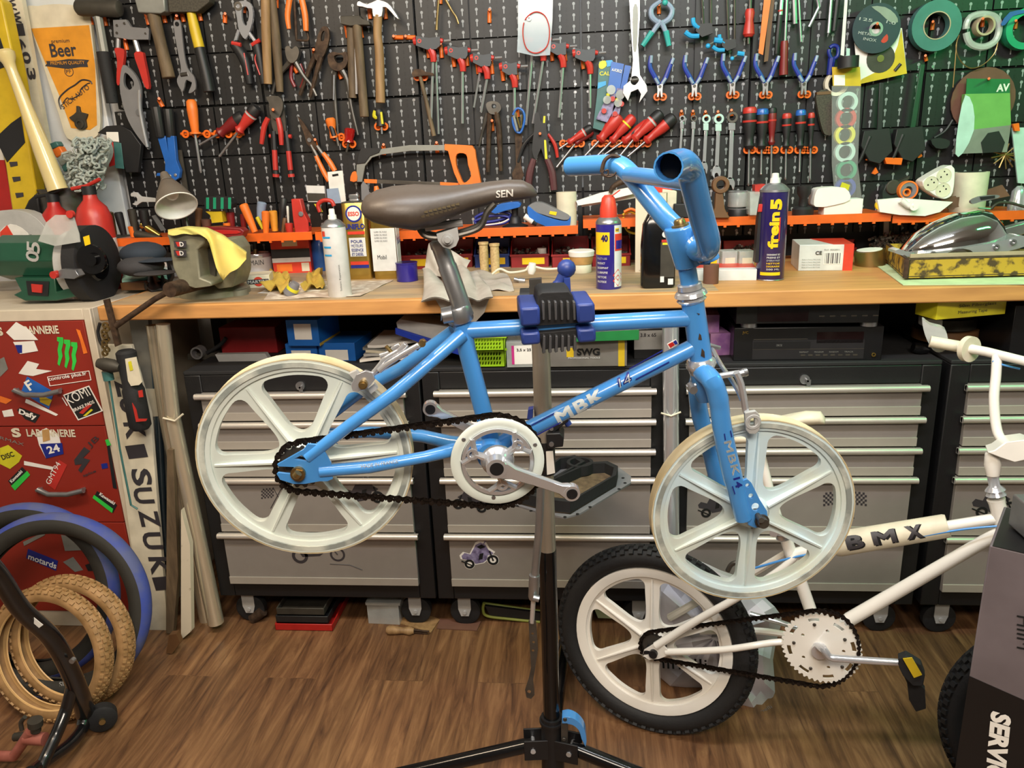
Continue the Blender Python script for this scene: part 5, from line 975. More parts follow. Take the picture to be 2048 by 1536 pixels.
mk('socket_bar', 'steel socket bar hanging at the top edge left of the bent key', 'bar', WP, [('bar', 'steel', R_([(1588, -10), (1590, 48)], 5, .03)), ('pin', 'silver', R_([(1597, -10), (1602, 84)], 2, .03))])
mk('bent_key', 'steel key bent like a knee near the top edge', 'key', WP, [('bar', 'steel', R_([(1632, -10), (1637, 12), (1634, 22), (1618, 54)], 3.4, .032))])
mk('scriber', 'thin silver scriber left of the white ruler', 'scriber', WP, [('body', 'silver', R_([(1663, -10), (1657, 66)], [3, 3.5], .032)), ('tip', 'steel', R_([(1657, 66), (1655, 74)], [2, .6], .032))])
mk('black_rod', 'dark round bar between the scriber and the white ruler', 'bar', WP, [('bar', 'toolblk', R_([(1676, -10), (1668, 62)], [6, 5], .03))])
mk('steel_ruler', 'long white ruler leaning upright above the tape roll pack', 'ruler', WP, [('blade', 'white', ('P', [(1690, -10), (1696, -10), (1688, 112), (1681, 110)], .001, .05))])
mk('blue_file_handle', 'dark blue plastic loop handle beside the tape roll pack', 'handle', WP, [('loop', 'navy', ('R', c2([(1660, 96), (1668, 91), (1676, 96), (1675, 112), (1664, 118), (1658, 106)], 3, True), 4, .03)), ('stem', 'navy', R_([(1664, 116), (1659, 150)], [8, 6], .026))])
mk('wire_brush', 'wide wire brush with dark yellow bristles left of the tape pack', 'brush', WP, [('bristles', 'olive', ('P', c2([(1634, 186), (1662, 184), (1664, 262), (1655, 270), (1646, 262), (1636, 220)], 3, True), .02, .02)), ('back', 'brown', ('P', [(1634, 184), (1662, 182), (1662, 188), (1634, 190)], .024, .018))])
mk('masking_tape', 'roll of cream tape half hidden behind the tape pack', 'tape', WP, [('roll', 'cream', ('A', (1670, 168), 24, 17, .02, .012))])
t = mk('tape_pack', 'tall clear pack of coloured tape rolls with yellow header card', 'package', WP, [('header_card', 'yellow', ('P', [(1664, 134), (1720, 134), (1722, 172), (1666, 172)], .002, .06)), ('film', 'film', ('P', [(1664, 172), (1722, 172), (1716, 330), (1724, 398), (1670, 396), (1664, 330)], .003, .082)),
   *[('tape_roll', m, ('A', (x, y), 20, 13, .018, .05)) for x, y, m in ((1692, 205, 'mint'), (1689, 237, 'redh'), (1687, 270, 'yell2'), (1687, 304, 'mint'), (1690, 340, 'tapel'), (1688, 375, 'bluegrip'))], ('price_sticker', 'yell2', ('P', [(1684, 364), (1700, 370), (1694, 388), (1678, 382)], .001, .088)), ('bar_code', 'paper', ('P', [(1668, 150), (1690, 150), (1690, 171), (1668, 171)], .001, .0625))])
mk('electrical_tape', 'black roll of tape above the header of the tape pack', 'tape', WP, [('roll', 'toolblk', ('L', (1697, 113), (1696, 136), [(0, 21), (1, 21)], .085)), ('core', 'gripg', ('C', (1697, 112), 1, .0005, .1)), ('tape_tail', 'mint', ('P', [(1693, 96), (1700, 97), (1699, 124), (1692, 122)], .001, .105))])
t = mk('grinding_disc_card', 'white and yellow square card with a dark disc window', 'package', WP, [('card', 'paper', ('P', [(1707, 60), (1804, 56), (1814, 147), (1716, 169)], .002, .03)), ('card_yellow', 'yellow', ('P', c2([(1803, 58), (1814, 147), (1716, 169), (1724, 158), (1780, 130), (1796, 90)], 1, True), .001, .0325)), ('window', 'ham', ('C', (1761, 117), 28, .002, .0325)), ('window_hub', 'brass', ('C', (1761, 117), 7, .001, .035)), ('slot_mark', 'toolblk', ('R', [(1789, 142), (1801, 128)], 3.5, .033, 8))])
t = mk('cutting_disc', 'dark blue printed cutting disc overlapping the yellow card', 'disc', WP, [('disc', 'discdk', ('A', (1752, 57), 48, 12, .004, .045)), ('pale_segment', 'hgrey', ('P', c2([(1743, 13), (1770, 14), (1790, 28), (1796, 44), (1780, 44), (1760, 26)], 2, True), .0006, .0492)), ('hub_ring', 'silver', ('A', (1752, 58), 14, 9, .001, .049)), ('print_red', 'redh', ('P', c2([(1762, 82), (1774, 68), (1776, 80), (1768, 86)], 2, True), .0006, .0492))])
for i, (s_, x, y, ww, hh) in enumerate((('125', 1718, 40, 26, .008), ('METAL', 1716, 68, 28, .008), ('INOX', 1726, 80, 26, .008), ('1.0', 1772, 46, 18, .008))): text('disc_print', s_, 'lgrey', t, WP.at(x, y, .0495), WP.at(x+ww, y+4, .0495), hh, WP.n, .0)
mk('painters_tape', 'large roll of green-grey tape hanging flat right of the disc', 'tape', WP, [('roll', 'tapeg', ('A', (1865, 54), 49, 25, .03, .02)), ('core', 'card', ('A', (1865, 54), 27, 25, .032, .0195))])
mk('packing_tape', 'lumpy roll of clear tape with a yellow core and hanging string', 'tape', WP, [('roll', 'smoke', ('R', c2([(1932, 58), (1940, 36), (1964, 28), (1990, 34), (1998, 56), (1990, 82), (1966, 94), (1940, 86)], 4, True), 7, .035, 8)), ('core', 'card', ('A', (1962, 54), 19, 15, .03, .02)), ('string', 'brass', ('R', c2([(1918, 70), (1912, 95), (1920, 120), (1940, 136), (1965, 130), (1988, 108), (1996, 85)]), 1.2, .03, 6), ('R', [(1914, 80), (1906, 175)], 1.2, .03, 6))])
mk('green_tape', 'shiny green and blue roll of tape cut by the right edge', 'tape', WP, [('roll', 'tapel', ('A', (2042, 60), 40, 27, .03, .02)), ('outer_wrap', 'bluegrip', ('P', c2([(2002, 48), (2020, 24), (2050, 20), (2050, 26), (2026, 32), (2010, 50)], 2, True), .002, .052))])
for x, y, w_ in ((1755, 50, 'through the hub of the blue disc'), (1866, 46, 'inside the green-grey tape roll'), (1966, 40, 'inside the clear tape roll'), (2032, 44, 'inside the green tape roll at the right edge')): hook(x, y, w_, -2, 14, 4, .05)
mk('sanding_disc', 'large brown sanding disc behind the green package', 'disc', WP, [('disc', 'rubdisc', ('C', (1965, 200), 64, .004, .012))])
t = mk('tyre_repair_pack', 'green and grey hanging package with a jeep picture', 'package', WP, [('header_card', 'green', ('P', [(1934, 157), (2020, 158), (2020, 186), (1932, 188)], .003, .04)), ('pack_front', 'packg', ('P', [(1930, 188), (2020, 186), (2022, 250), (1924, 262)], .02, .03)), ('pack_lower', 'hgrey', ('P', [(1924, 262), (2022, 250), (2014, 304), (1910, 308)], .02, .03)), ('picture', 'toolblk', ('P', [(1962, 285), (1976, 266), (1998, 262), (2010, 285), (2004, 304), (1966, 306)], .001, .0505)), ('side_panel', 'mint', ('P', c2([(1931, 190), (1946, 210), (1948, 260), (1926, 306), (1911, 308), (1918, 240)], 2, True), .002, .0505))])
text('pack_lettering', 'AV', 'white', t, WP.at(1992, 184, .0435), WP.at(2018, 182, .0435), .022, WP.n, .04)
hook(1978, 160, 'holding the green package', 0, 8, 3.6, .05)
mk('brass_brush', 'round brass wire brush at the right edge below the green package', 'brush', WP, [('bristles', 'brass', *[('R', [(2010, 310), (2010+28*cos(a*.5), 312+26*sin(a*.5))], 1.6, .04, 5) for a in range(13)])])
mk('hanging_pack', 'pale green blister pack cut by the right edge', 'package', WP, [('card', 'mint', ('P', [(2024, 255), (2060, 255), (2060, 368), (2036, 366)], .006, .04)), ('hook_tab', 'orangeh', ('P', [(2026, 248), (2038, 246), (2040, 262), (2030, 262)], .01, .05))])
def dclamp(lab, x, y0, y1, m, jx):
 mk('one_hand_clamp', lab, 'clamp', WP, [('bar', m, ('P', [(x-5, y0), (x+5, y0), (x-3+jx, y1), (x-14+jx, y1)], .006, .03)), ('body', 'toolblk', ('P', [(x-40+jx, y1), (x+12+jx, y1-6), (x+18+jx, y1+40), (x-8+jx, y1+66), (x-30+jx, y1+60), (x-46+jx, y1+30)], .03, .02)), ('handle', 'toolblk', R_([(x-28+jx, y1+10), (x-44+jx, y1+50), (x-52+jx, y1+66)], [5, 4, 3], .045))], bev=.002)
dclamp('dark one hand clamp with black bar, left of the green one', 1764, 165, 262, 'toolblk', 4); dclamp('one hand clamp with dark green bar and orange tip', 1846, 128, 258, 'dgreen', -12)
hook(1851, 114, 'at the top of the dark green clamp bar', 2, 8, 3.6)
mk('clamp_pad', 'orange rectangular clamp block under the dark clamps', 'clamp part', WP, [('block', 'orangeh', ('P', [(1769, 315), (1806, 316), (1803, 330), (1773, 328)], .02, .03))], bev=.001)
for x, y, w_ in ((1738, 314, 'pointed, left of the orange clamp block'), (1838, 308, 'pointed, right of the orange clamp block'), (1750, 341, 'pointed, below the orange clamp block')): mk('pegboard_hook', 'orange plastic hook '+w_, 'hook', WP, [('hook_plate', 'orangeh', ('P', [(x-6, y+6), (x+2, y-6), (x+7, y+4), (x, y+8)], .008, .03))], HG)
mk('black_clamp', 'black curved clamp arm on the pegboard right of the green clamp bar', 'clamp', WP, [('arm', 'toolblk', R_([(1905, 240), (1890, 262), (1868, 276)], 3, .03)), ('body', 'toolblk', ('P', c2([(1862, 280), (1880, 276), (1900, 282), (1894, 296), (1872, 296)], 2, True), .02, .02))])
# ---- left wall objects ----
LP = PL((0, 2.66, 0)); spec('beer', 'e39a2e', .5)
spec('panelw', 'd3d7d8', .5, v=.03)
g = pg(LP, ('P', [(40, -20), (165, -20), (260, 470), (118, 470)], .03, -.04)); solo('sign_board', g, 'panelw', 'tall white board leaning behind the bat and the beer sign', 'board', bev=.004)
t = mk('beer_sign', 'beer glass shaped wooden bottle opener sign with orange print', 'sign', LP, [('board', 'cream', ('P', c2([(53, 22), (75, 12), (120, 8), (170, 14), (178, 20), (186, 90), (198, 200), (200, 256), (188, 276), (160, 280), (134, 276), (118, 230), (86, 130)], 3, True), .014, .0)), ('print_panel', 'beer', ('P', [(62, 57), (178, 50), (190, 130), (194, 250), (180, 260), (142, 256), (118, 190), (88, 120)], .001, .0142))], bev=.002)
def wt_(s, x0, y0, x1, y1, h, mat='sticker', bold=0, par=t, off=.0162, nm='sign_lettering', shear=0): return text(nm, s, mat, par, LP.at(x0, y0, off), LP.at(x1, y1, off), h, LP.n, bold, shear=shear)
wt_('premium', 104, 89, 140, 87, .015); wt_('Beer', 103, 115, 155, 112, .042, bold=.02)
part('banner', pg(LP, ('P', c2([(92, 122), (112, 122), (136, 118), (168, 119), (178, 120), (174, 126), (176, 134), (160, 134), (136, 138), (106, 134), (90, 132), (94, 127)], 1, True), .0008, .0156)), 'sticker', t); wt_('PREMIUM QUALITY', 102, 131, 170, 129, .012, 'beer', off=.0168)
part('emblem', pg(LP, ('A', (138, 143), 9, 7.8, .0006, .0156)), 'sticker', t); wt_('PF', 133, 147, 143, 146, .011)
part('car_outline', pg(LP, ('R', c2([(122, 218), (118, 198), (134, 180), (150, 170), (164, 160), (180, 162), (184, 168)]), 1.4, .0162, 5), ('R', c2([(126, 206), (134, 196), (142, 198), (158, 190), (162, 178), (174, 168), (180, 166)]), 1, .0162, 5)), 'sticker', t)
wt_('STICK AUTO', 127, 219, 180, 177, .016, bold=.01)
part('bottle_opener', pg(LP, ('P', c2([(152, 212), (158, 214), (160, 224), (174, 228), (170, 240), (172, 254), (164, 259), (154, 254), (148, 244), (138, 236), (142, 232), (152, 224)], 2, True), .01, .015), ('A', (162, 248), 9, 4, .012, .017)), 'ham', t, bev=.001)
t = mk('lettered_board', 'long narrow cream board with black letters W-603 leaning at upper left', 'board', LP, [('board', 'cream', ('P', [(-4, -20), (40, -20), (98, 300), (110, 360), (76, 360), (52, 280)], .02, .04))])
for s_, x, y in (('W', 10, 12), ('W', 20, 38), ('-', 27, 62), ('6', 30, 92), ('0', 40, 118), ('3', 50, 150)): text('board_lettering', s_, 'sticker', t, LP.at(x+2, y-14, .062), LP.at(x+7, y+10, .062), .03, LP.n, .03)
part('blue_label', pg(LP, ('P', [(51, 268), (72, 270), (76, 298), (56, 296)], .001, .061)), 'navy', t)
YP = PL((0, 2.50, 0))
t = mk('padded_strip', 'yellow and black padded board with small stickers standing at the left edge', 'board', YP, [('board', 'yellow', ('P', [(-60, -40), (2, 0), (34, 150), (72, 380), (62, 430), (26, 440), (10, 330), (-40, 100)], .05, .0)), ('black_patch', 'toolblk', ('P', [(-40, 60), (0, 75), (18, 130), (-30, 150)], .001, .051)), ('black_patch', 'toolblk', ('P', [(-10, 276), (22, 246), (42, 232), (50, 285), (14, 325)], .001, .051)), ('end_cap', 'toolblk', ('P', [(56, 400), (74, 384), (80, 430), (44, 425)], .052, .0))], bev=.006)
for i, (x, y) in enumerate(((26, 328), (32, 358), (38, 390))): part('small_sticker', pg(YP, ('P', [(x-8, y-4), (x+8, y-5), (x+9, y+3), (x-5, y+6)], .001, .051)), 'sticker', t)
mk('board', 'red panel with white top at the left edge behind the padded strip', 'panel', PL((0, 2.56, 0)), [('panel', 'red', ('P', [(-80, 320), (8, 320), (30, 440), (-80, 460)], .03, 0)), ('white_top', 'white', ('P', [(-80, 290), (2, 290), (8, 320), (-80, 320)], .03, 0))])
mk('baseball_bat', 'pale wooden baseball bat leaning knob up at the left', 'bat', PL((0, 2.42, 0)), [('bat', 'batw', ('L', (8, 100), (116, 380), [(0, 12), (.02, 17), (.05, 16), (.09, 11), (.14, 9.5), (.4, 12), (.7, 17), (1, 19)], 0))])
# ================= SHELF AND BENCH =================
def zy(px, py, z):
 if z < BT+.06: return atz(px, py, z)
 p = aty(px, py, 2.465); p.z = z; return p
def on(px, py, z=BT, hd=0): return PL(zy(px, py, z), hd)
def loc_py(p):
 v = V(p)-CO; x1 = v.x*cy+v.y*sy; y1 = -v.x*sy+v.y*cy; zf = y1*cp-v.z*sp; yd = -(y1*sp+v.z*cp)
 return 1024+FPX*(cr*x1-sr*yd)/zf, 768+FPX*(sr*x1+cr*yd)/zf
SHY = 2.44; ZS = aty(1000, 459, SHY).z
SHP = 'orange plastic shelves hooked to the pegboard above the bench'
def shelf(x0, x1, y, lab, z=None):
 z = aty((x0+x1)/2, y, SHY).z if z is None else z; a, b = aty(x0, y, SHY).x, aty(x1, y, SHY).x
 t = thing('wall_shelf', lab, 'shelf', ((a+b)/2, 2.55, z-.02), SHP)
 part('shelf_tray', G().bx(a, b, SHY, 2.655, z-.006, z), 'orange', t); g = G().bx(a, b, SHY-.003, SHY+.003, z-.022, z+.004)
 n = int((b-a)/.04)
 part('shelf_lip', g, 'orange', t, bev=.0008)
 h = G()
 for i in range(n): h.box((a+.02+i*.04, SHY-.002, z-.024), (.004, .003, .003))
 part('lip_tabs', h, 'orange', t); return z
Z1 = shelf(216, 474, 476, 'orange shelf under the screwdriver handles at left'); Z2 = shelf(480, 624, 468, 'orange shelf behind the spray can holding the red tool')
shelf(630, 788, 464, 'orange shelf hidden behind the two golden cans'); Z3 = shelf(790, 1156, 459, 'orange shelf behind the saddle with the blue glasses case')
Z4 = shelf(1166, 1300, 440, 'short orange shelf set higher behind the blue and yellow can'); Z5 = shelf(1304, 1512, 438, 'orange shelf under the brown connecting rod')
Z6 = shelf(1516, 1782, 432, 'orange shelf under the small white box'); Z7 = shelf(1786, 2080, 427, 'orange shelf under the white socket block at right')
def vcan(name, label, cat, cx, yb, yt, rpx, segs, z=BT, n=28, group=None, sx=1.0, sq=None):
 f = zy(cx, yb, z); r = rpx*f.y/cos(.2)/FPX*.98; c = V((f.x, f.y+r*.9, z)); zt = aty(cx, yt, c.y).z; H = zt-z
 c = V((aty(cx, (yb+yt)/2, c.y).x, c.y, z))
 ps = []; t = thing(name, label, cat, c, group)
 for nm, m, prof in segs:
  g = G()
  if sq: # rounded box section
   P = [(math.copysign(abs(cos(a))**.35, cos(a))*sx, math.copysign(abs(sin(a))**.35, sin(a))*sq) for a in [2*pi*k/28 for k in range(28)]]
   g.loft([[c+V((x*r*q, y*r*q, H*tt)) for x, y in P] for tt, q in prof])
  else: g.rod2([c+V((0, 0, H*tt)) for tt, q in prof], (0, 0, 1), [r*q for tt, q in prof], n)
  part(nm, g, m, t)
 return t, c, r, H
def ctext(par, c, r, z0, h, a0, a1, s, mat, bold=0, rot=False, nm='can_lettering'):
 def fn(x, y):
  if rot: x, y = 1-y, x
  a = a0+(a1-a0)*x; return c+V((sin(a)*r, -cos(a)*r, z0+h*y))
 return text(nm, s, mat, par, (0, 0, 0), (1, 0, 0), 1, (0, -1, 0), bold, fn=fn)
def cpatch(par, c, r, z0, z1, a0, a1, mat, nm='label'):
 g = G(); n = 14; vs = []
 for i in range(n+1):
  a = a0+(a1-a0)*i/n; vs += [c+V((sin(a)*r, -cos(a)*r, z0)), c+V((sin(a)*r, -cos(a)*r, z1))]
 g.add(vs, [(2*i, 2*i+2, 2*i+3, 2*i+1) for i in range(n)]); return part(nm, g, mat, par)
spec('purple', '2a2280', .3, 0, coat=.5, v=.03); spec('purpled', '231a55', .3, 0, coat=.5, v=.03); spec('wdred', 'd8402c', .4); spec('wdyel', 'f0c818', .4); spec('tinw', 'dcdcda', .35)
t, c, r, H = vcan('spray_can', 'blue, yellow and red lubricant spray can numbered 40 on the bench edge', 'spray can', 1217, 580, 390, 25.5, [('can_body', 'purple', [(0, .96), (.01, 1), (.70, 1)]), ('can_shoulder', 'steel', [(.70, 1), (.715, 1.0), (.74, .92), (.77, .70)]), ('cap', 'wdred', [(.765, .68), (.86, .66), (.90, .60), (.97, .50), (1, .3)])])
cpatch(t, c, r+.0006, H*.38, H*.62, -1.3, .05, 'wdyel', 'yellow_shield'); g = G(); p_ = [(.05, .44), (.05, .38), (-.9, .34), (-1.3, .36)]
ctext(t, c, r+.0014, H*.52, H*.075, -.62, -.08, '40', 'purpled', .05)
cpatch(t, c, r+.0006, H*.03, H*.69, .42, 1.45, 'tinw', 'white_panel'); cpatch(t, c, r+.0012, H*.42, H*.60, .46, 1.4, 'wdred', 'red_panel'); cpatch(t, c, r+.0018, H*.44, H*.53, .55, 1.3, 'purple', 'blue_panel'); cpatch(t, c, r+.0012, H*.62, H*.66, .5, .85, 'wdyel', 'small_badge')
ctext(t, c, r+.0022, H*.63, H*.02, .52, .82, 'WD', 'purpled', .03)
for zz, col in ((.13, 'wdred'), (.07, 'wdred')):
 def dm(s_): return [(0, -s_), (s_, 0), (0, s_), (-s_, 0)]
 g = G(); vs = []
 for s_ in (.016, .0135):
  vs += [c+V((sin(.75+x/r)*(r+.0014), -cos(.75+x/r)*(r+.0014), H*(zz+.03)+y)) for x, y in dm(s_)]
 g.add(vs, [(i, (i+1) % 4, 4+(i+1) % 4, 4+i) for i in range(4)]); part('hazard_diamond', g, col, t)
for i, (s_, a1) in enumerate((('MULTI-USE', -.15), ('PRODUCT', -.3), ('DEGRIPPANT', -.05), ('LUBRIFIE', -.1), ('NETTOIE', -.2), ('PROTEGE', -.2))): ctext(t, c, r+.001, H*(.33-.05*i), H*.022, -1.0, a1, s_, 'tinw', .01)
part('nozzle_straw', G().rod([c+V((-.004, -.01, H*.97)), c+V((.012, -.01, H*1.0)), c+V((.03, -.012, H*1.05))], .0016, 6), 'wdred', t)
t, c, r, H = vcan('spray_can', 'tall dark purple spray can marked frein 5 on the right of the bench', 'spray can', 1545, 562, 346, 27, [('can_body', 'purpled', [(0, .95), (.008, 1), (.835, 1)]), ('can_rim', 'steel', [(0, .97), (.006, 1.02), (.012, 1)]), ('can_shoulder', 'tinw' if 0 else 'steel', [(.83, 1.03), (.85, 1.02), (.89, .72), (.91, .45)]), ('nozzle', 'white', [(.905, .36), (.95, .34), (.955, .26), (.995, .24), (1, .15)])])
ctext(t, c, r+.0012, H*.31, H*.34, -.50, .22, 'frein', 'wdyel', .045, rot=True); ctext(t, c, r+.0012, H*.67, H*.10, -.45, .35, '5', 'wdyel', .06, rot=True)
cpatch(t, c, r+.0012, H*.38, H*.60, .22, .30, 'wdred', 'red_stripe')
for i, (s_, m) in enumerate((('DEGRAISSANT SEC', 'tinw'), ('FREINS ET', 'tinw'), ('EMBRAYAGE', 'tinw'), ('NETTOIE', 'wdyel'), ('DEGRAISSE', 'wdyel'), ('500 ML', 'tinw'))): ctext(t, c, r+.0012, H*(.245-.028*i), H*.016, -.5, .42, s_, m, .015)
cpatch(t, c, r+.0012, H*.055, H*.085, -.95, .5, 'wdyel', 'yellow_stripe')
t, c, r, H = vcan('spray_can', 'white solvent spray can with pale blue stripes standing on the newspaper', 'spray can', 672, 596, 417, 24.5, [('can_body', 'tinw', [(0, .94), (.01, 1), (.80, 1)]), ('can_shoulder', 'steel', [(.80, 1.03), (.815, 1.02), (.87, .62), (.885, .42)]), ('nozzle', 'white', [(.88, .36), (.93, .34), (.935, .25), (.99, .24), (1, .18)])])
for z_ in (.68, .57, .48): cpatch(t, c, r+.0008, H*z_, H*(z_+.02), -.8, -.05, 'cyan', 'blue_stripe')
ctext(t, c, r+.001, H*.08, H*.3, .35, .55, 'Solvant Reparation', 'grey', 0, rot=True); cpatch(t, c, r+.0008, H*.7, H*.76, -.9, -.5, 'wdred', 'logo')
t, c, r, H = vcan('oil_can', 'golden oil can with round ESSO emblem and UNIFLO lettering', 'can', 716, 561, 388, 27, [('can_body', 'gold', [(0, .97), (.01, 1), (.90, 1), (.905, .96)]), ('can_top', 'ham', [(.905, 1.0), (.915, .98), (.93, .4)]), ('neck', 'steel', [(.92, .36), (.93, .42), (.95, .36), (.97, .42), (1, .36)])], sx=.95, sq=.55)
YF = c.y-r*.55
def face(par, x0, x1, z0, z1, mat, nm, y=None, d=.001): return part(nm, G().bx(c.x+x0*r, c.x+x1*r, (y or YF)-d, (y or YF), c.z+z0*H, c.z+z1*H), mat, par)
def ftext(par, s, x0, x1, z0, h, mat, bold=0, d=.0016, nm='can_lettering'): return text(nm, s, mat, par, V((c.x+x0*r, YF-d, c.z+z0*H)), V((c.x+x1*r, YF-d, c.z+z0*H)), h*H, (0, -1, 0), bold)
g = G(); g.rod2([V((c.x-.0, YF-.0012, c.z+.78*H)), V((c.x, YF, c.z+.78*H))], (0, 1, 0), [r*.62]*2, 32); e = part('emblem', g, 'navy', t); g = G(); g.rod2([V((c.x, YF-.0018, c.z+.78*H)), V((c.x, YF-.001, c.z+.78*H))], (0, 1, 0), [r*.5]*2, 32); part('emblem_centre', g, 'white', t)
ftext(t, 'ESSO', -.42, .42, .755, .05, 'wdred', .03, .0024); ftext(t, 'UNIFLO', -.75, .75, .60, .065, 'navy', .03); face(t, -.6, .7, .54, .575, 'wdred', 'red_band')
face(t, -.55, .7, .28, .50, 'tinw', 'white_panel')
for i, s_ in enumerate(('POUR', 'MOTEURS', 'ESSENCE', 'ET DIESEL')): ftext(t, s_, -.4, .5, .44-.05*i, .035, 'navy', .01, .0022)
face(t, -.6, .8, .18, .22, 'wdred', 'red_band'); face(t, -.6, .8, .14, .178, 'navy', 'blue_band')
t, c, r, H = vcan('oil_can', 'golden and white oil can marked Mobil beside the saddle', 'can', 770, 560, 385, 29, [('can_body', 'gold', [(0, .98), (.01, 1), (.96, 1), (.97, .9)]), ('cap', 'redh', [(.97, .3), (1, .3)])], sx=.9, sq=.6)
YF = c.y-r*.6; face(t, -.86, .86, .10, .60, 'tinw', 'white_label'); ftext(t, 'Mobil', -.5, .15, .24, .05, 'sticker', .02);
for i in range(4): ftext(t, 'SUPER OIL HUILE', -.6, .3, .55-.035*i, .018, 'grey', 0)
part('side_label', G().bx(c.x+.9*r-.0005, c.x+.9*r+.001, c.y-r*.5, c.y+r*.5, c.z+.1*H, c.z+.6*H), 'tinw', t)
text('can_lettering', 'Mobiloil', 'navy', t, V((c.x+.9*r+.0016, c.y-r*.5, c.z+.4*H)), V((c.x+.9*r+.0016, c.y+r*.5, c.z+.42*H)), .03, (1, 0, 0), .02)
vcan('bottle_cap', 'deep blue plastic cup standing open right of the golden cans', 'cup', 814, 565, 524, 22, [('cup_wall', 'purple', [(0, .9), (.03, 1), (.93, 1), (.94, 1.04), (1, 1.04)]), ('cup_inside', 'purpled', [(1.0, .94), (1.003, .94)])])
vcan('blue_bottle', 'blue plastic bottle half hidden behind the white spray can', 'bottle', 640, 543, 462, 17, [('bottle_body', 'gripg' if 0 else 'bluem', [(0, .9), (.04, 1), (.7, 1), (.9, .5), (1, .3)])])
t, c, r, H = vcan('paint_tin', 'small paint tin with white DEMAIN label and silver lid', 'tin', 516, 548, 505, 29, [('tin_body', 'tinw', [(0, 1), (.82, 1)]), ('tin_lid', 'chrome', [(.80, 1.02), (.95, 1.04), (1, 1.0), (1, .88), (.95, .86)])]); ctext(t, c, r+.001, H*.45, H*.25, -.6, .8, 'DEMAIN', 'sticker', 0)
mk('paint_brush', 'brush handle standing upright on the lid of the paint tin', 'brush', PL((0, c.y, 0)), [('handle', 'toolblk', ('R', [(511, 505), (509, 478)], [3.5, 5], 0)), ('ferrule', 'brass', ('L', (511, 508), (511, 498), [(0, 4), (1, 4)], 0))])
def boxon(name, label, cat, fl_, fr, yt, depth, mats, z=BT, hd=None, bev=.001, par=None, group=None):
 """box standing at height z: front bottom-left px fl_, front bottom-right px fr, top y at fl_"""
 A, B = zy(*fl_, z), zy(*fr, z); u = (B-A).normalized(); n = V((-u.y, u.x, 0)); L_ = (B-A).length
 k = ray(fl_[0], yt); q = CO+k*((A-CO).dot(n)/k.dot(n)); Hh = q.z-z
 c_ = (A+B)/2+n*depth/2+V((0, 0, Hh/2)); g = G().box(c_, (L_/2, depth/2, Hh/2), (u, n, V((0, 0, 1))))
 if par is not None: o = part(name, g, mats, par, bev=bev)
 else:
  t_ = thing(name, label, cat, (A+B)/2+n*depth/2, group); o = t_; part('box_body', g, mats, t_, bev=bev)
 return o, A, B, u, n, Hh
def bface(par, A, u, n, H_, L_, x0, x1, z0, z1, mat, nm='panel', d=.0008):
 a = A+u*L_*x0-n*d; return part(nm, G().poly([a+V((0, 0, H_*z0)), a+u*L_*(x1-x0)+V((0, 0, H_*z0)), a+u*L_*(x1-x0)+V((0, 0, H_*z1)), a+V((0, 0, H_*z1))], n*d*.9), mat, par)
def btext(par, A, u, n, H_, L_, s, x0, x1, z0, h, mat, bold=0, d=.0014, nm='box_lettering', sh=0): return text(nm, s, mat, par, A+u*L_*x0-n*d+V((0, 0, H_*z0)), A+u*L_*x1-n*d+V((0, 0, H_*z0)), h*H_, -n, bold, shear=sh)
t, A, B, u, n, H_ = boxon('cardboard_box', 'red and white box with barcode right of the purple spray can', 'box', (1596, 542), (1704, 541), 490, .15, 'tinw', bev=.0015); L_ = (B-A).length
bface(t, A, u, n, H_, L_, .82, 1, 0, 1, 'wdred', 'red_end'); bface(t, A, u, n, H_, L_, .46, .78, .25, .70, 'paper', 'barcode_panel')
g = G()
for i in range(11):
 a = A+u*L_*(.48+.027*i)-n*.0012; g.poly([a+V((0, 0, H_*.28)), a+u*L_*(.006+.007*(i % 3))+V((0, 0, H_*.28)), a+u*L_*(.006+.007*(i % 3))+V((0, 0, H_*.68)), a+V((0, 0, H_*.68))], n*.0003)
part('barcode', g, 'sticker', t); btext(t, A, u, n, H_, L_, 'Ref. 800801', .46, .74, .78, .05, 'grey'); btext(t, A, u, n, H_, L_, 'CE', .3, .42, .62, .14, 'sticker', .03)
for i in range(4): btext(t, A, u, n, H_, L_, 'Made in France filtre huile', .06, .4, .42-.1*i, .04, 'grey')
a = A+V((0, 0, H_)); g = G(); g.poly([a+u*L_*.62, a+u*L_*1.0, a+u*L_*1.0+n*.15, a+u*L_*.35+n*.15], (0, 0, .0008)); part('red_top_corner', g, 'wdred', t)
t, A, B, u, n, H_ = boxon('sweet_box', 'red and white sweet box wrapped with black tape behind the gloves', 'box', (548, 548), (624, 545), 480, .07, 'wdred'); L_ = (B-A).length
bface(t, A, u, n, H_, L_, 0, 1, .46, .72, 'toolblk', 'black_tape', .001); bface(t, A, u, n, H_, L_, 0, 1, .33, .46, 'tinw', 'white_stripe', .001); bface(t, A, u, n, H_, L_, .1, .5, .06, .28, 'orangeB', 'print', .001); bface(t, A, u, n, H_, L_, .75, .95, .05, .3, 'cream', 'print', .001); bface(t, A, u, n, H_, L_, .3, .7, .8, .98, 'cream', 'print', .001)
t, A, B, u, n, H_ = boxon('martini_tray', 'cream tin tray marked MARTINI with a red disc beside the vice', 'tray', (494, 577), (541, 574), 552, .09, 'cream'); L_ = (B-A).length
g = G(); q_ = A+u*L_*.52+V((0, 0, H_*.5))-n*.0012; g.rod2([q_, q_+n*.0006], n, [H_*.38]*2, 24); part('red_disc', g, 'wdred', t); bface(t, A, u, n, H_, L_, .04, .96, .32, .68, 'sticker', 'black_band', .0016); btext(t, A, u, n, H_, L_, 'MARTINI', .08, .92, .38, .24, 'white', .02, .0022)
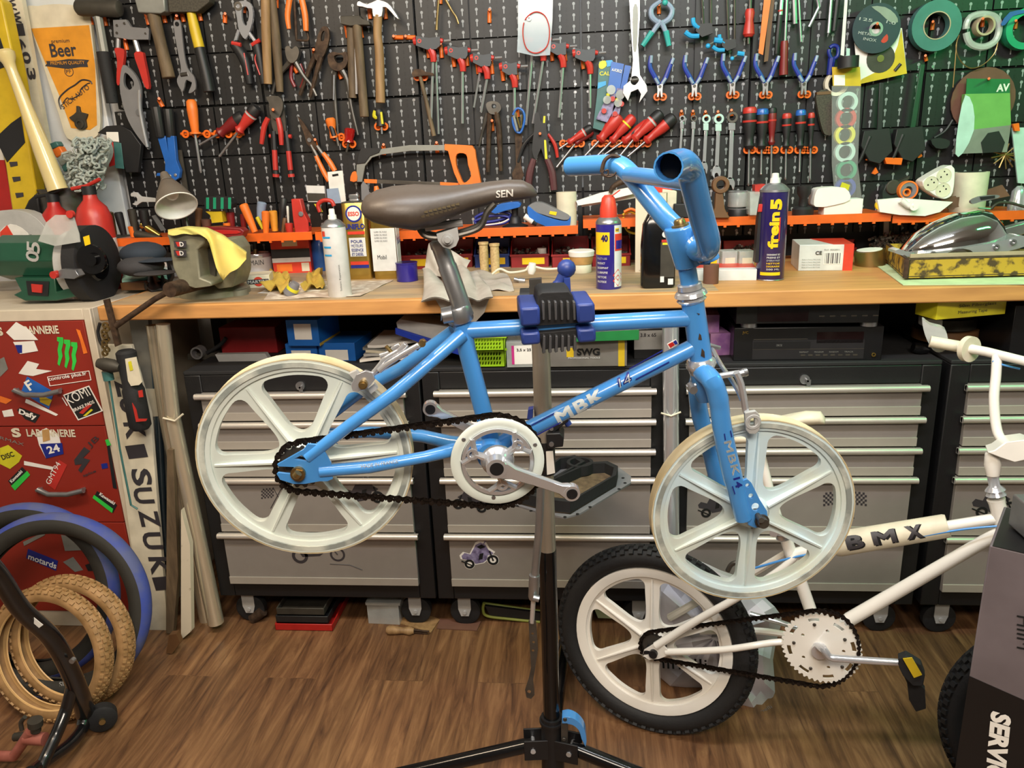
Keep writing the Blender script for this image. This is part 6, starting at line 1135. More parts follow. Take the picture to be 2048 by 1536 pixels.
def cloth(name, label, cat, mat, quad, z, amp=.008, th=.0015, nu=18, nv=12, seed=1, fz=None, hem=None):
 Q = [atz(x, y, z) for x, y in quad]; rn = random.Random(seed); ph = [rn.uniform(0, 6) for _ in range(6)]
 def fn(a, b):
  p = (Q[0]*(1-a)+Q[1]*a)*(1-b)+(Q[3]*(1-a)+Q[2]*a)*b
  w_ = sin(a*7+ph[0]+b*2)*.5+sin(b*8+ph[1]-a*3)*.35+sin((a+b)*13+ph[2])*.15
  h_ = (abs(w_))*amp+th+.0006
  if fz: h_ += fz(a, b)
  return V((p.x+sin(b*6+ph[3])*amp*.3, p.y+sin(a*6+ph[4])*amp*.3, z+h_))
 g = G(); g.sheet(fn, nu, nv, th); return solo(name, g, mat, label, cat, sharp=1.2)
spec('news', 'd8cdbd', .8, c2='b7a593', sc=30, rng=(.45, .6)); spec('glove', 'd3b24a', .75, c2='b89a45', sc=30, bump=.3); spec('greycl', 'b9b3aa', .85, c2='9d968c', sc=14, bump=.2); spec('yelcl', 'dfc766', .85, c2='bdb868', sc=10, bump=.2); spec('aqua', '9fd6c8', .6)
cloth('newspaper', 'crumpled newspaper sheets under the white spray can', 'newspaper', 'news', [(527, 600), (720, 594), (786, 562), (560, 566)], BT, .004, .0008)
cloth('newspaper', 'white sheet of paper sticking out left under the newspaper and knob', 'newspaper', 'paper', [(516, 588), (640, 584), (660, 566), (560, 566)], BT, .003, .0008, seed=3)
cloth('work_glove', 'yellow work glove lying left on the newspaper', 'glove', 'glove', [(526, 582), (570, 590), (588, 560), (552, 548)], BT+.004, .03, .004, 12, 10, 5); cloth('work_glove', 'yellow work glove lying right, next to the white spray can', 'glove', 'glove', [(600, 584), (644, 580), (646, 552), (628, 548)], BT+.004, .03, .004, 12, 10, 7)
mk('screwdriver', 'stubby grey and yellow screwdriver lying end-on on the newspaper', 'screwdriver', on(580, 594), [('handle', 'grey', ('L', (576, 592), (592, 566), [(0, 9), (.15, 13), (.5, 12), (1, 8)], -.02)), ('handle_ring', 'yell2', ('L', (584, 580), (587, 575), [(0, 12.5), (1, 12)], -.02))])
def gc(a, b):
 px = 845+a*130+(1-b)*0; y_ = 0
 s_ = b*1.25
 if s_ < 1: p = atz(845+a*(110+45*b)+sin(b*5)*4, 560+48*s_, BT); z = BT+.004+.055*(1-s_)*(.5+.5*sin(a*9+1.5)*sin(b*7))*(1 if a < .8 else .4)+abs(sin(a*8))*.012
 else:
  p = atz(862+a*(110)-(s_-1)*0, 607, BT); p.y = BY-.004; z = BT+.002-(s_-1)*.36*(1-abs(a-.55)*1.3)
  p.x += (s_-1)*.12*(.5-a)
 return V((p.x, p.y-sin(a*7)*.005-(.004 if s_ >= 1 else 0), z))
g = G(); g.sheet(gc, 26, 26, .0025); solo('grey_cloth', g, 'greycl', 'crumpled grey cloth hanging over the bench edge behind the seat post', 'cloth', sharp=1.4)
def gcu(a, b):
 p = PL((0, 2.2, 0)).at(848+a*86-sin(b*3)*4, 560-b*60*(1-.6*a)); return V((p.x, 2.2+.10*b+.02*sin(a*8+b*4), max(BT+.006, p.z+.01)))
g = G(); g.sheet(gcu, 16, 12, .003, (0, -1, 0)); solo('grey_cloth', g, 'greycl', 'bunched grey cloth heap behind the seat post, upper part', 'cloth', sharp=1.4)
cloth('leather_offcut', 'grey leather piece with pale edge lying right of the cloth heap', 'cloth', 'greycl', [(950, 582), (1030, 584), (1010, 548), (920, 545)], BT, .01, .003, seed=9)
for lab, x, yb, yt in (('tan honeycomb handlebar grip standing upright, left of a pair', 968, 547, 484), ('tan honeycomb handlebar grip standing upright, right of a pair', 990, 551, 487)):
 spec('grip', 'cbb07e', .6, c2='a98d5e', sc=160, bump=.4); vcan('handlebar_grip', lab, 'grip', x, yb, yt, 9.5, [('grip_body', 'grip', [(0, .95), (.06, 1.0), (.1, .9), (.5, 1), (.9, .92), (.93, 1.1), (1, 1.1)])], group='pair of tan handlebar grips')
t_, c, r, H = vcan('pill_bottle', 'small amber glass bottle with white cap in front of the red bins', 'bottle', 1084, 533, 496, 10.5, [('bottle_glass', 'glassb', [(0, .9), (.05, 1), (.6, 1), (.68, .8)]), ('bottle_cap', 'white', [(.68, .88), (1, .88)])])
vcan('column_ornament', 'beige carved column ornament with a dark hole behind the blue knob', 'ornament', 1163, 548, 500, 22, [('base', 'cream', [(0, .85), (.05, .92), (.35, .92), (.4, .85)]), ('capital', 'tan', [(.4, .95), (.6, 1.05), (.75, 1.1)]), ('rim', 'paper', [(.75, 1.15), (.95, 1.2), (1, 1.1)])])
part('hole', pg(PL((0, 2.18, 0)), ('C', (1158, 534), 7, .002, 0)), 'barin', None) if 0 else None
mk('power_cord', 'cream power cord with a plug lying behind the blue knob', 'cord', PL((0, 2.25, 0)), [('cord', 'cream', ('R', c2([(985, 548), (1000, 538), (1020, 545), (1050, 541), (1060, 532), (1090, 538), (1118, 537)]), 2.4, .0, 8)), ('plug', 'pvc', ('L', (1062, 548), (1065, 526), [(0, 6), (.4, 9), (1, 7)], 0))])
mk('nut_and_bolt', 'small grey nut with bolt lying on the bench right of the leather', 'bolt', on(1040, 567), [('nut', 'steel', ('L', (1038, 561), (1050, 562), [(0, 6), (1, 6)], -.01)), ('bolt', 'steel', ('R', [(1028, 558), (1040, 561)], 4, -.01))])
vcan('wax_pot', 'small red brown pot on the bench right of the head tube', 'pot', 1422, 569, 529, 15, [('pot', 'brown' if 0 else 'redclear' if 0 else 'rubdisc', [(0, .96), (.04, 1), (1, 1)])])
t, A, B, u, n, H_ = boxon('flat_box', 'flat red and white box lying under small clear parts cases', 'box', (1392, 562), (1513, 561), 540, .12, 'tinw'); L_ = (B-A).length; a = A+V((0, 0, H_)); part('red_stripe', G().poly([a+n*.04, a+u*L_+n*.04, a+u*L_+n*.12, a+n*.12], (0, 0, .0008)), 'wdred', t)
for i, x in enumerate((1408, 1444, 1478)):
 t, A, B, u, n, H2 = boxon('parts_case', 'small clear parts case with yellow label on the flat box, %s of three' % ('leftmost', 'middle', 'rightmost')[i], 'case', (x, 532), (x+30, 531), 503, .05, 'smoke', z=BT+.025, group='small clear parts cases'); bface(t, A, u, n, H2, (B-A).length, .2, .85, .12, .55, 'wdyel' if i == 0 else 'cream', 'case_label')
spec('cream2', 'd5c9b2', .7, c2='8d8068', rng=(.28, .36), sc=40)
boxon('carton', 'tall cream carton with speckled top behind the black bottle', 'box', (1270, 545), (1330, 545), 388, .05, 'cream2')
t, c, r, H = vcan('oil_bottle', 'glossy black oil bottle with grey back label standing by the can', 'bottle', 1316, 580, 405, 34, [('bottle_body', 'blackg', [(0, .85), (.03, 1), (.5, 1), (.75, .9), (.88, .6), (.92, .34), (.93, .3)]), ('bottle_cap', 'toolblk', [(.93, .36), (1, .34)])], sx=1, sq=.55)
YF = c.y-r*.55; face(t, .1, .9, .14, .55, 'ham', 'back_label', d=.0012); face(t, .15, .6, .55, .58, 'redh', 'red_mark', d=.0016); face(t, .2, .6, .52, .545, 'yell2', 'yellow_mark', d=.0016); face(t, .55, .85, .05, .12, 'tinw', 'barcode', d=.0014); face(t, .1, .32, .08, .15, 'tinw', 'pictogram', d=.0014); g = G(); g.rod2([V((c.x+.35*r, YF-.002, c.z+.64*H)), V((c.x+.35*r, YF-.0005, c.z+.64*H))], (0, 1, 0), [r*.18]*2, 20); part('logo', g, 'tinw', t)
q = PL((0, 2.52, 0))
mk('trigger_bottle', 'white spray bottle with red trigger head behind the handlebar', 'bottle', q, [('bottle', 'cream', ('P', [(1325, 378), (1354, 382), (1352, 440), (1322, 440)], .05, 0)), ('trigger_head', 'wdred', ('P', [(1306, 368), (1338, 366), (1346, 382), (1330, 384), (1326, 394), (1314, 392), (1310, 378)], .03, .01))], bev=.003)
mk('yellow_hose', 'coil of yellow and orange hose on the shelf between can and carton', 'hose', q, [('coil', 'yellow', ('R', c2([(1246, 430), (1262, 424), (1276, 432), (1272, 446), (1254, 448)], 4, True), 2.6, 0), ('R', c2([(1244, 440), (1256, 462), (1276, 468)]), 2.4, .02)), ('orange_coil', 'orangeB', ('R', c2([(1248, 424), (1262, 418), (1276, 424)]), 3, .01))])
mk('white_tray', 'long white metal strip lying slanted above the spray can', 'strip', q, [('strip', 'whiteg', ('P', [(1152, 402), (1200, 386), (1272, 372), (1274, 386), (1200, 404), (1156, 411)], .02, .03)), ('strip_edge', 'tinw', ('P', [(1160, 408), (1270, 388), (1272, 396), (1164, 414)], .018, .0))])
mk('brown_hose', 'short brown curved hose lying above the spray can', 'hose', q, [('hose', 'rust', ('R', c2([(1221, 386), (1226, 374), (1244, 364), (1272, 358), (1300, 358)]), [4, 5, 6, 5, 5], .06))])
vcan('white_cup', 'stained white cylindrical cup on the shelf right of the saddle', 'cup', 1133, 428, 384, 20, [('cup_body', 'cream', [(0, .96), (1, 1)]), ('cup_inside', 'cream2', [(1.0, .9), (1.005, .9)])], z=Z3)
g = pg(q, ('P', c2([(1058, 410), (1070, 404), (1086, 405), (1110, 416), (1136, 428), (1140, 438), (1132, 444), (1108, 438), (1070, 424), (1058, 418)], 3, True), .06, .0))
t = thing('glasses_case', 'blue transparent oval case with grey top and yellow sticker on the shelf', 'case', q.at(1100, 458, 0))
part('case_lid', pg(q, ('P', c2([(1058, 411), (1070, 405), (1086, 406), (1110, 417), (1136, 429), (1139, 437), (1130, 440), (1108, 436), (1070, 424), (1058, 418)], 3, True), .05, .02)), 'grey', t, bev=.003)
part('case_body', pg(q, ('P', c2([(1056, 412), (1075, 426), (1108, 438), (1134, 442), (1141, 432), (1140, 450), (1132, 460), (1112, 459), (1080, 448), (1058, 434)], 3, True), .055, .018)), 'bluem', t, bev=.003); part('case_sticker', pg(q, ('P', [(1100, 422), (1114, 424), (1112, 431), (1098, 428)], .001, .0715)), 'wdyel', t)
vcan('suction_cup', 'black suction cup holder on the orange shelf beneath the saddle nose', 'suction cup', 1030, 458, 416, 26, [('cup', 'toolblk', [(0, 1), (.06, .98), (.2, .5)]), ('knob', 'toolblk', [(.2, .5), (.5, .42), (.6, .25), (1, .28)])], z=Z3)
mk('marker_pen', 'short white marker with black end next to the blue case', 'marker', on(1060, 452, Z3), [('barrel', 'white', ('L', (1049, 432), (1066, 443), [(0, 6), (1, 6.5)], .01)), ('pen_end', 'toolblk', ('L', (1066, 443), (1074, 448), [(0, 6.8), (1, 5)], .01))])
mk('blue_packet', 'crumpled blue plastic packet under the saddle nose', 'packet', q, [('packet', 'bluem', ('P', c2([(980, 420), (1000, 408), (1036, 404), (1040, 414), (1010, 422), (990, 428)], 2, True), .05, .0))], bev=.004)
mk('cable_coil', 'flat coil of dark cables lying on the shelf under the saddle', 'cable', q, [('coil', 'navy', ('R', c2([(950, 436), (975, 424), (1010, 424), (1020, 432), (990, 442), (960, 444)], 4, True), 3, .02), ('R', c2([(948, 444), (980, 432), (1016, 434), (1010, 446), (970, 450)], 4, True), 2.6, .03)), ('white_wire', 'white', ('R', c2([(935, 462), (960, 452), (1000, 446), (1018, 438)]), 1.4, .06, 6))])
q = PL((0, 2.50, 0))
def han(label, top, bot, r, m, off=.0, capm=None):
 ps = [('handle', m, ('L', top, bot, [(0, r*.7), (.05, r), (.4, r*.95), (.75, r*.8), (1, r*.7)], off))]
 if capm: ps.append(('end_cap', capm, ('L', top, tuple((V((*top, 0))*.85+V((*bot, 0))*.15).xy), [(0, r*.75), (.3, r*1.04), (1, r*1.04)], off)))
 mk('hand_tool', label, 'tool', q, ps, 'tools standing in the holes of the orange shelf')
for a in (('brown glass-like thick handle, leftmost on the orange shelf', (214, 424), (226, 470), 11, 'brass'), ('black handle leaning right of the thick brown one', (236, 424), (248, 470), 8, 'toolblk'), ('dark green upright handle left of the lamp', (263, 418), (270, 462), 8, 'ham'), ('black upright handle hidden beside the lamp shade', (286, 418), (292, 460), 9, 'toolblk'), ('orange handle seen end-on below the dark green one', (264, 452), (268, 474), 8, 'orangeB'), ('amber handle lying slanted to the right by the lamp', (282, 448), (320, 472), 7, 'gold'), ('long dark oval handle lying in front on the shelf', (270, 468), (322, 477), 8, 'ham', .05),
    ('brown wooden handle right of the lamp shade', (398, 416), (396, 456), 7, 'brown'), ('purple brown round knob handle beside the lamp shade', (412, 438), (414, 458), 10, 'rubdisc'), ('dark red upright handle above the red tray', (460, 424), (464, 456), 8, 'redd'), ('small orange round knob above the red tray', (453, 446), (455, 458), 7, 'orangeB', .04), ('magenta handle behind the slanted orange one', (486, 428), (488, 460), 6, 'redd'), ('long orange handle leaning left behind the paint tin', (486, 408), (510, 464), 8.5, 'orangeB', .03), ('straight orange handle standing upright', (531, 422), (532, 466), 7.5, 'orangeB', .03), ('brownish orange round-topped handle right of the straight orange one', (545, 421), (550, 462), 8.5, 'beer', .0), ('yellow curved handle between the orange ones', (514, 434), (526, 458), 4, 'yell2'), ('black tall handle behind the red cutter', (568, 396), (562, 462), 7, 'toolblk'), ('white thin stick left of the red cutter', (575, 412), (577, 450), 2.5, 'white'), ('pink and blue handle left of the red cutter', (578, 446), (580, 468), 8, 'redh', .04), ('brown wooden handle behind the pink one', (570, 436), (565, 470), 4, 'brown', .03), ('dark blue wide handle behind the orange handles', (524, 404), (520, 440), 9, 'gripg', -.03), ('black handle with silver end at the far left of the shelf', (198, 428), (205, 466), 7, 'toolblk', .03)): han(*a)
mk('tape_measure', 'green and black striped tape measure on the shelf', 'tape measure', q, [('body', 'toolblk', ('P', c2([(410, 396), (434, 393), (460, 398), (462, 416), (440, 419), (411, 418)], 2, True), .04, 0)), ('stripe', 'lime' if 0 else 'tapel', *[('P', [(x, 395), (x+6, 395), (x+6, 418), (x, 418)], .001, .0405) for x in (412, 426, 441, 456)])], bev=.002)
mk('yellow_square', 'yellow triangular tool head below the striped tape measure', 'tool', q, [('head', 'yellow', ('P', [(411, 423), (443, 423), (446, 444), (424, 446), (420, 430)], .03, 0))])
mk('red_tray', 'dark red long plastic tray in front of the shelf behind the cloth', 'tray', PL((0, 2.40, 0)), [('tray', 'redd', ('P', c2([(395, 455), (480, 456), (485, 470), (474, 478), (400, 478)], 2, True), .04, 0)), ('tray_inset', 'red', ('P', c2([(405, 461), (474, 461), (474, 468), (408, 468)], 2, True), .002, .0405))], bev=.003)
mk('red_cutter', 'red plastic pipe cutter with grey buttons standing on the shelf', 'cutter', q, [('body', 'redh', ('P', [(582, 398), (600, 398), (606, 424), (615, 440), (618, 462), (608, 468), (590, 466), (586, 440)], .03, .03)), ('button', 'grey', ('C', (602, 428), 5, .004, .06)), ('trigger', 'toolblk', ('P', c2([(606, 440), (614, 438), (618, 454), (610, 458)], 2, True), .02, .035))], bev=.002)
mk('red_ring_cable', 'red plastic ring tool standing behind the white spray can', 'tool', q, [('ring', 'redh', ('R', c2([(640, 424), (636, 410), (646, 401), (662, 402), (668, 412)]), 4, .01)), ('yellow_part', 'yell2', ('P', [(628, 408), (636, 410), (644, 424), (638, 424)], .01, 0))])
mk('sticker_roll', 'small white and black printed packet leaning on the pegboard', 'packet', q, [('packet', 'tinw', ('P', [(612, 371), (648, 372), (652, 404), (616, 404)], .012, -.05)), ('print', 'ham', ('P', [(614, 386), (650, 387), (652, 402), (616, 402)], .001, -.0375))])
t = mk('blister_card', 'tall white hanging card with small black print beside the oil can', 'package', q, [('card', 'white', ('P', [(655, 344), (685, 341), (692, 405), (662, 408)], .004, -.04)), ('hang_hole', 'barin', ('P', [(664, 349), (676, 347), (677, 351), (665, 353)], .001, -.0355)), ('lower_card', 'gripg', ('P', [(653, 378), (676, 376), (682, 406), (656, 408)], .002, -.034))])
mk('putty_knife', 'small spatula with grey transparent blade behind the golden cans', 'spatula', q, [('blade', 'grey', ('P', c2([(722, 370), (732, 368), (738, 382), (738, 462), (728, 462)], 2, True), .004, -.05))])
mk('orange_tool', 'orange tool tip visible between the golden can and the saddle', 'tool', q, [('tip', 'orangeB', ('L', (752, 372), (768, 462), [(0, 4), (.2, 8), (1, 8)], -.04))])
mk('open_spanner', 'grey open ended spanner pointing left beside the lamp', 'wrench', q, [('spanner', 'lgrey', ('P', c2([(262, 386), (274, 385), (282, 393), (308, 396), (312, 404), (284, 404), (274, 411), (264, 408), (274, 402), (272, 394), (262, 393)], 2, True), .008, .02))], bev=.001)
lp_ = PL((0, 2.36, 0)); spec('lampin', 'f2efe6', .4); spec('lampout', '6b6258', .45)
t = thing('desk_lamp', 'grey brown desk lamp with open white bell shade facing the room', 'lamp', (lp_.at(350, 470).x, 2.42, BT))
c0 = lp_.at(322, 350, -.04); c1 = lp_.at(353, 412, .0); ax = (c1-c0); d = ax.normalized(); R0 = 39*lp_.sc(353, 412)
d = (d+V((0, -.18, 0))).normalized(); a0 = c1-d*.11
P_ = [(-.02, .012), (0, .016), (.012, .018), (.014, .022), (.03, .030), (.055, .043), (.08, .053), (.105, R0*.98), (.11, R0)]
g = G(); g.rod2([a0+d*x for x, r in P_], d, [r for x, r in P_], 36, cap=False); g2 = G(); g2.rod2([a0+d*(x-.001) for x, r in P_[2:]][::-1], d, [r*.97 for x, r in P_[2:]][::-1], 36, cap=False)
sh_ = part('lamp_shade', g, 'lampout', t); part('shade_lining', g2, 'lampin', sh_, sharp=2); g = G(); g.ring(a0+d*.109, d, [(0, R0*.96), (0, R0*1.01), (.003, R0*1.01), (.003, R0*.96)][::-1], 36); part('shade_rim', g, 'lampin', sh_)
part('bulb', G().sph(a0+d*.06, .022), 'whiteg', t); part('lamp_stem', G().rod([a0-d*.02, a0+V((.01, .06, -.06)), V((a0.x+.04, 2.44, BT+.03)), V((a0.x+.04, 2.42, BT+.01))], .006, 10), 'dsteel', t); part('lamp_base', G().rod([V((a0.x+.04, 2.44, BT)), V((a0.x+.04, 2.44, BT+.012))], .05, 24), 'dsteel', t)
part('shade_hinge', pg(lp_, ('P', [(303, 432), (310, 430), (330, 460), (322, 462)], .006, .0)), 'steel', t)
spec('binred', '8c1f22', .4); spec('binblue', '1d3a80', .4); spec('bits', '9a948c', .35, .7, v=.5, sc=120)
BG = 'plastic bins with small parts on the bench under the shelf'
def binp(lab, x0, x1, yb, mat, yt=482, lbl=True, seed=0, fill='bits'):
 A, B = atz(x0, yb, BT), atz(x1, yb, BT); Y = A.y; a, b = A.x, B.x; H_ = min(aty(x0, yt, Y).z, ZS-.03)-BT
 t = thing('parts_bin', lab, 'bin', ((a+b)/2, Y+.08, BT), BG); g = G(); w_ = .0025; D = min(.17, 2.64-Y)
 g.bx(a, b, Y+.004, Y+D, BT, BT+.003); g.bx(a, b, Y, Y+w_, BT, BT+H_*.48); g.bx(a, b, Y+D-w_, Y+D, BT, BT+H_)
 for x in (a, b-w_): g.poly([V((x, Y, BT)), V((x, Y, BT+H_*.5)), V((x, Y+.045, BT+H_*.95)), V((x, Y+D, BT+H_)), V((x, Y+D, BT))], (w_, 0, 0))
 g.bx(a-.002, b+.002, Y-.003, Y, BT+H_*.42, BT+H_*.5)
 part('bin_shell', g, mat, t, bev=.0006)
 if lbl: part('bin_label', G().bx(a+(b-a)*.3, b-(b-a)*.12, Y-.0015, Y-.0003, BT+H_*.12, BT+H_*.36), 'wdyel', t)
 rn = random.Random(seed); f = G()
 for i in range(46):
  p = V((rn.uniform(a+.012, b-.012), rn.uniform(Y+.015, Y+D-.02), BT+.012+rn.random()*H_*.5+.0)); dr = V((rn.uniform(-1, 1), rn.uniform(-1, 1), rn.uniform(-.3, .5))).normalized(); l_ = rn.uniform(.006, .012)
  f.rod([p-dr*l_, p+dr*l_], rn.uniform(.002, .006), 6)
 f.bx(a+.004, b-.004, Y+.006, Y+D-.004, BT+.003, BT+H_*.3)
 o = part('small_parts', f, fill, t); o['kind'] = 'stuff'
for i, a in enumerate((('red parts bin with white bags, beside the blue bin', 1022, 1098, 536, 'binred'), ('blue parts bin behind the tan grips', 950, 1018, 536, 'binblue'), ('red parts bin holding silver fittings behind the column ornament', 1104, 1178, 536, 'binred'), ('red parts bin behind the blue and yellow spray can', 1184, 1262, 534, 'binred'), ('red parts bin behind the stem, right of the black bottle', 1372, 1442, 516, 'binred'), ('red parts bin left of the purple can, full of bolts', 1447, 1522, 516, 'binred'), ('red parts bin behind the white box, full of loose bolts', 1640, 1716, 512, 'binred'), ('red parts bin behind the cloth heap', 878, 944, 536, 'binred'), ('dark red parts bin right of the golden can', 800, 872, 540, 'binred'))): binp(*a, seed=i)
g = G(); rn = random.Random(4)
for i in range(260):
 p = atz(rn.uniform(1712, 1800), 0 or rn.uniform(470, 506), BT+.0); p = V((p.x, min(p.y, 2.6), BT+.01+rn.random()*.05)); dr = V((rn.uniform(-1, 1), rn.uniform(-1, 1), rn.uniform(-.5, .5))).normalized(); l_ = rn.uniform(.006, .03); g.rod([p-dr*l_, p+dr*l_], rn.uniform(.002, .006), 6)
solo('loose_bolts', g, 'bits', 'heap of loose bolts and screws on the bench behind the brown tape', 'bolts')['kind'] = 'stuff'
mk('brown_tape', 'wide roll of brown parcel tape lying on the bench', 'tape', on(1740, 536), [('roll', 'brass', ('L', (1739, 500), (1740, 531), [(0, 30), (1, 30)], -.05)), ('roll_core', 'paper', ('L', (1739, 498.5), (1739, 500), [(0, 25), (1, 25)], -.05))])
spec('lgreen', 'c9dcae', .7); A = [atz(x, y, BT+.001) for x, y in ((1750, 530), (1806, 571), (2080, 569), (2080, 520))]; g = G(); g.poly(A, (0, 0, .002)); solo('cutting_mat', g, 'lgreen', 'pale green sheet lying under the rusty yellow tray', 'mat')
spec('rustyel', 'b8952e', .6, c2='4c3a22', sc=35, rng=(.42, .52)); zt_ = BT+.008
A0, A1, A2 = atz(1812, 556, zt_), atz(2120, 548, zt_), atz(1772, 520, zt_); u = (A1-A0).normalized(); v_ = (A2-A0);
t = thing('drip_tray', 'worn yellow and rusty metal tray carrying the chrome cover at right', 'tray', (A0+A1)/2+v_/2); hh = .048
def wallp(P, Q, m, nm, h=hh, z=0): n_ = (Q-P).cross(V((0, 0, 1))).normalized(); g = G(); g.poly([P+V((0, 0, z)), Q+V((0, 0, z)), Q+V((0, 0, z+h)), P+V((0, 0, z+h))], n_*.004); return part(nm, g, m, t)
D_ = v_; wallp(A0, A1, 'rustyel', 'tray_side'); wallp(A2, A0, 'rustyel', 'tray_side'); wallp(A1+D_, A0+D_, 'rustyel', 'tray_side'); g = G(); g.poly([A0, A1, A1+D_, A0+D_], (0, 0, .003)); part('tray_floor', g, 'card', t)
g = G()
for P, Q in ((A0, A1), (A2, A0)): g.rod([P+V((0, 0, hh)), Q+V((0, 0, hh))], .0045, 8); g.rod([P+V((0, 0, .004)), Q+V((0, 0, .004))], .0045, 8)
g.rod([A0, A0+V((0, 0, hh))], .009, 4); part('rusty_rim', g, 'rust', t); wallp(A0+V((.006, .006, 0)), A1+V((0, .006, 0)), 'card', 'wood_liner', .018, hh-.004)
cvp = PL(atz(1900, 540, zt_)+V((0, .05, 0)), radians(0));
cs = [(1796, 503, 505, .01), (1812, 486, 508, .04), (1830, 466, 509, .06), (1860, 446, 510, .075), (1900, 428, 509, .085), (1940, 420, 507, .085), (1966, 424, 504, .08), (1985, 440, 500, .07), (1998, 462, 497, .055), (2006, 480, 496, .03)]
secs = []
for x, yt, yb, hw in cs:
 T, B = cvp.at(x, yt), cvp.at(x, yb); H2 = (T-B).length
 secs.append([B+V((0, 1, 0))*cos(pi*k/14)*-hw+V((0, 0, 1))*(sin(pi*k/14)**.7)*H2 for k in range(15)]+[B+V((0, 1, 0))*hw*.9, B-V((0, 1, 0))*hw*.9])
spec('mirror', 'd5d6d6', .06, 1, v=.01); g = G(); g.loft(secs); t = thing('engine_cover', 'mirror polished chrome cover shell with flange lying in the tray', 'engine cover', cvp.at(1900, 512)); part('cover_shell', g, 'mirror', t, sharp=1.3)
part('flange', pg(cvp, ('P', c2([(1790, 506), (1800, 498), (1830, 508), (1900, 500), (1960, 490), (2010, 480), (2040, 470), (2060, 478), (2060, 490), (2000, 506), (1960, 512), (1940, 500), (1912, 498), (1880, 512), (1830, 516)], 2, True), .05, .055)), 'chrome', t, bev=.001)
part('flange_lug', pg(cvp, ('A', (1992, 494), 6, 3, .004, .106), ('A', (1866, 508), 6, 3, .004, .106), ('A', (2026, 484), 6, 3, .004, .106)), 'steel', t)
mk('side_arm', 'grey metal arm lying behind the chrome cover at the right edge', 'arm', PL((0, 2.3, 0)), [('arm', 'steel', ('P', [(1990, 462), (2070, 440), (2070, 462), (2000, 484)], .03, 0))], bev=.003)
spec('dkg', '24302c', .45)
mk('work_light', 'dark green folding bar light standing on end behind the tape', 'light', on(1785, 505), [('light_bar', 'dkg', ('P', [(1765, 384), (1772, 368), (1790, 362), (1801, 370), (1802, 390), (1796, 506), (1766, 506)], .035, 0)), ('hinge_disc', 'ham', ('C', (1786, 374), 15, .006, .036)), ('side_face', 'toolblk', ('P', [(1788, 392), (1800, 388), (1795, 504), (1786, 504)], .001, .0362)), ('label', 'lgrey', ('P', [(1768, 442), (1778, 442), (1778, 490), (1766, 490)], .001, .0362))], bev=.003)
mk('led_panel', 'dark hinged panel pointing right from the bar light top', 'light', on(1785, 505), [('panel', 'ham', ('P', [(1790, 366), (1820, 352), (1818, 358), (1794, 376)], .03, -.01))])
q = PL((0, 2.47, 0))
t, A, B, u, n, H_ = boxon('small_box', 'small open white cardboard box on the orange shelf', 'box', (1647, 432), (1724, 431), 400, .06, 'whiteg' if 0 else 'paper', z=Z6)
vcan('torch', 'black torch standing head up behind the purple can', 'torch', 1607, 433, 372, 15, [('torch_body', 'toolblk', [(0, .85), (.03, 1.3), (.22, 1.35), (.3, 1.1), (.32, .55), (.6, .5), (.75, .85), (1, .9)])], z=Z6)
mk('heat_gun', 'white plastic tool body lying behind the small white box', 'tool', q, [('body', 'paper', ('P', c2([(1628, 410), (1632, 384), (1645, 376), (1690, 376), (1700, 400), (1660, 412), (1640, 414)], 3, True), .06, -.05))], bev=.005)
t = mk('socket_block', 'white triangular three way power socket standing on the shelf', 'socket', q, [('housing', 'whiteg', ('P', c2([(1846, 368), (1850, 358), (1896, 332), (1906, 334), (1910, 344), (1906, 384), (1896, 396), (1880, 396), (1852, 378)], 3, True), .05, .0))], bev=.004)
hs = t
for x, y in ((1888, 351), (1862, 367), (1886, 380)): part('socket_well', pg(q, ('A', (x, y), 15, 13.5, .001, .0505), ('C', (x, y), 13.5, .0006, .0502)), 'cream', hs); part('socket_holes', pg(q, ('C', (x-6, y+3), 1.6, .0006, .051), ('C', (x+6, y-2), 1.6, .0006, .051), ('C', (x+1, y-8), 1.4, .0006, .051)), 'barin', hs)
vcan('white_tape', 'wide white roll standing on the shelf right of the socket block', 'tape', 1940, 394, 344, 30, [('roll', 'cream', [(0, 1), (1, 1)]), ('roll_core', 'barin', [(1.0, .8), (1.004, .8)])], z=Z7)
mk('paper_sheet', 'white folded paper on the shelf under the small white part', 'paper', q, [('sheet', 'paper', ('P', [(1755, 400), (1800, 396), (1906, 404), (1880, 424), (1850, 432), (1800, 430), (1760, 424)], .02, .03))])
mk('door_stop', 'small white plastic bracket lying on the folded paper', 'bracket', q, [('body', 'whiteg', ('R', [(1802, 400), (1816, 412), (1824, 410)], [7, 6, 9], .06)), ('foot', 'whiteg', ('C', (1826, 412), 9, .01, .06))])
mk('caster_wheel', 'orange and black wheel leaning on the pegboard behind the paper', 'wheel', q, [('tyre', 'orangeB', ('A', (1812, 380), 19, 16, .02, .0)), ('hub', 'grey', ('A', (1812, 380), 16, 8, .018, .0)), ('bearing', 'orangeB', ('A', (1808, 384), 8, 5, .022, .0))])
mk('lid', 'round yellow lid beside the dark bar light on the shelf', 'lid', q, [('lid', 'wdyel', ('C', (1759, 410), 10, .01, .03))])
mk('sandpaper', 'brown folded sandpaper on the shelf at right', 'sandpaper', q, [('sheet', 'rubdisc', ('P', [(1890, 400), (1960, 385), (2005, 370), (2020, 392), (1960, 404), (1900, 414)], .01, -.02)), ('lower_sheet', 'rubdisc', ('P', [(1880, 396), (1912, 392), (1918, 414), (1896, 418)], .004, .03))])
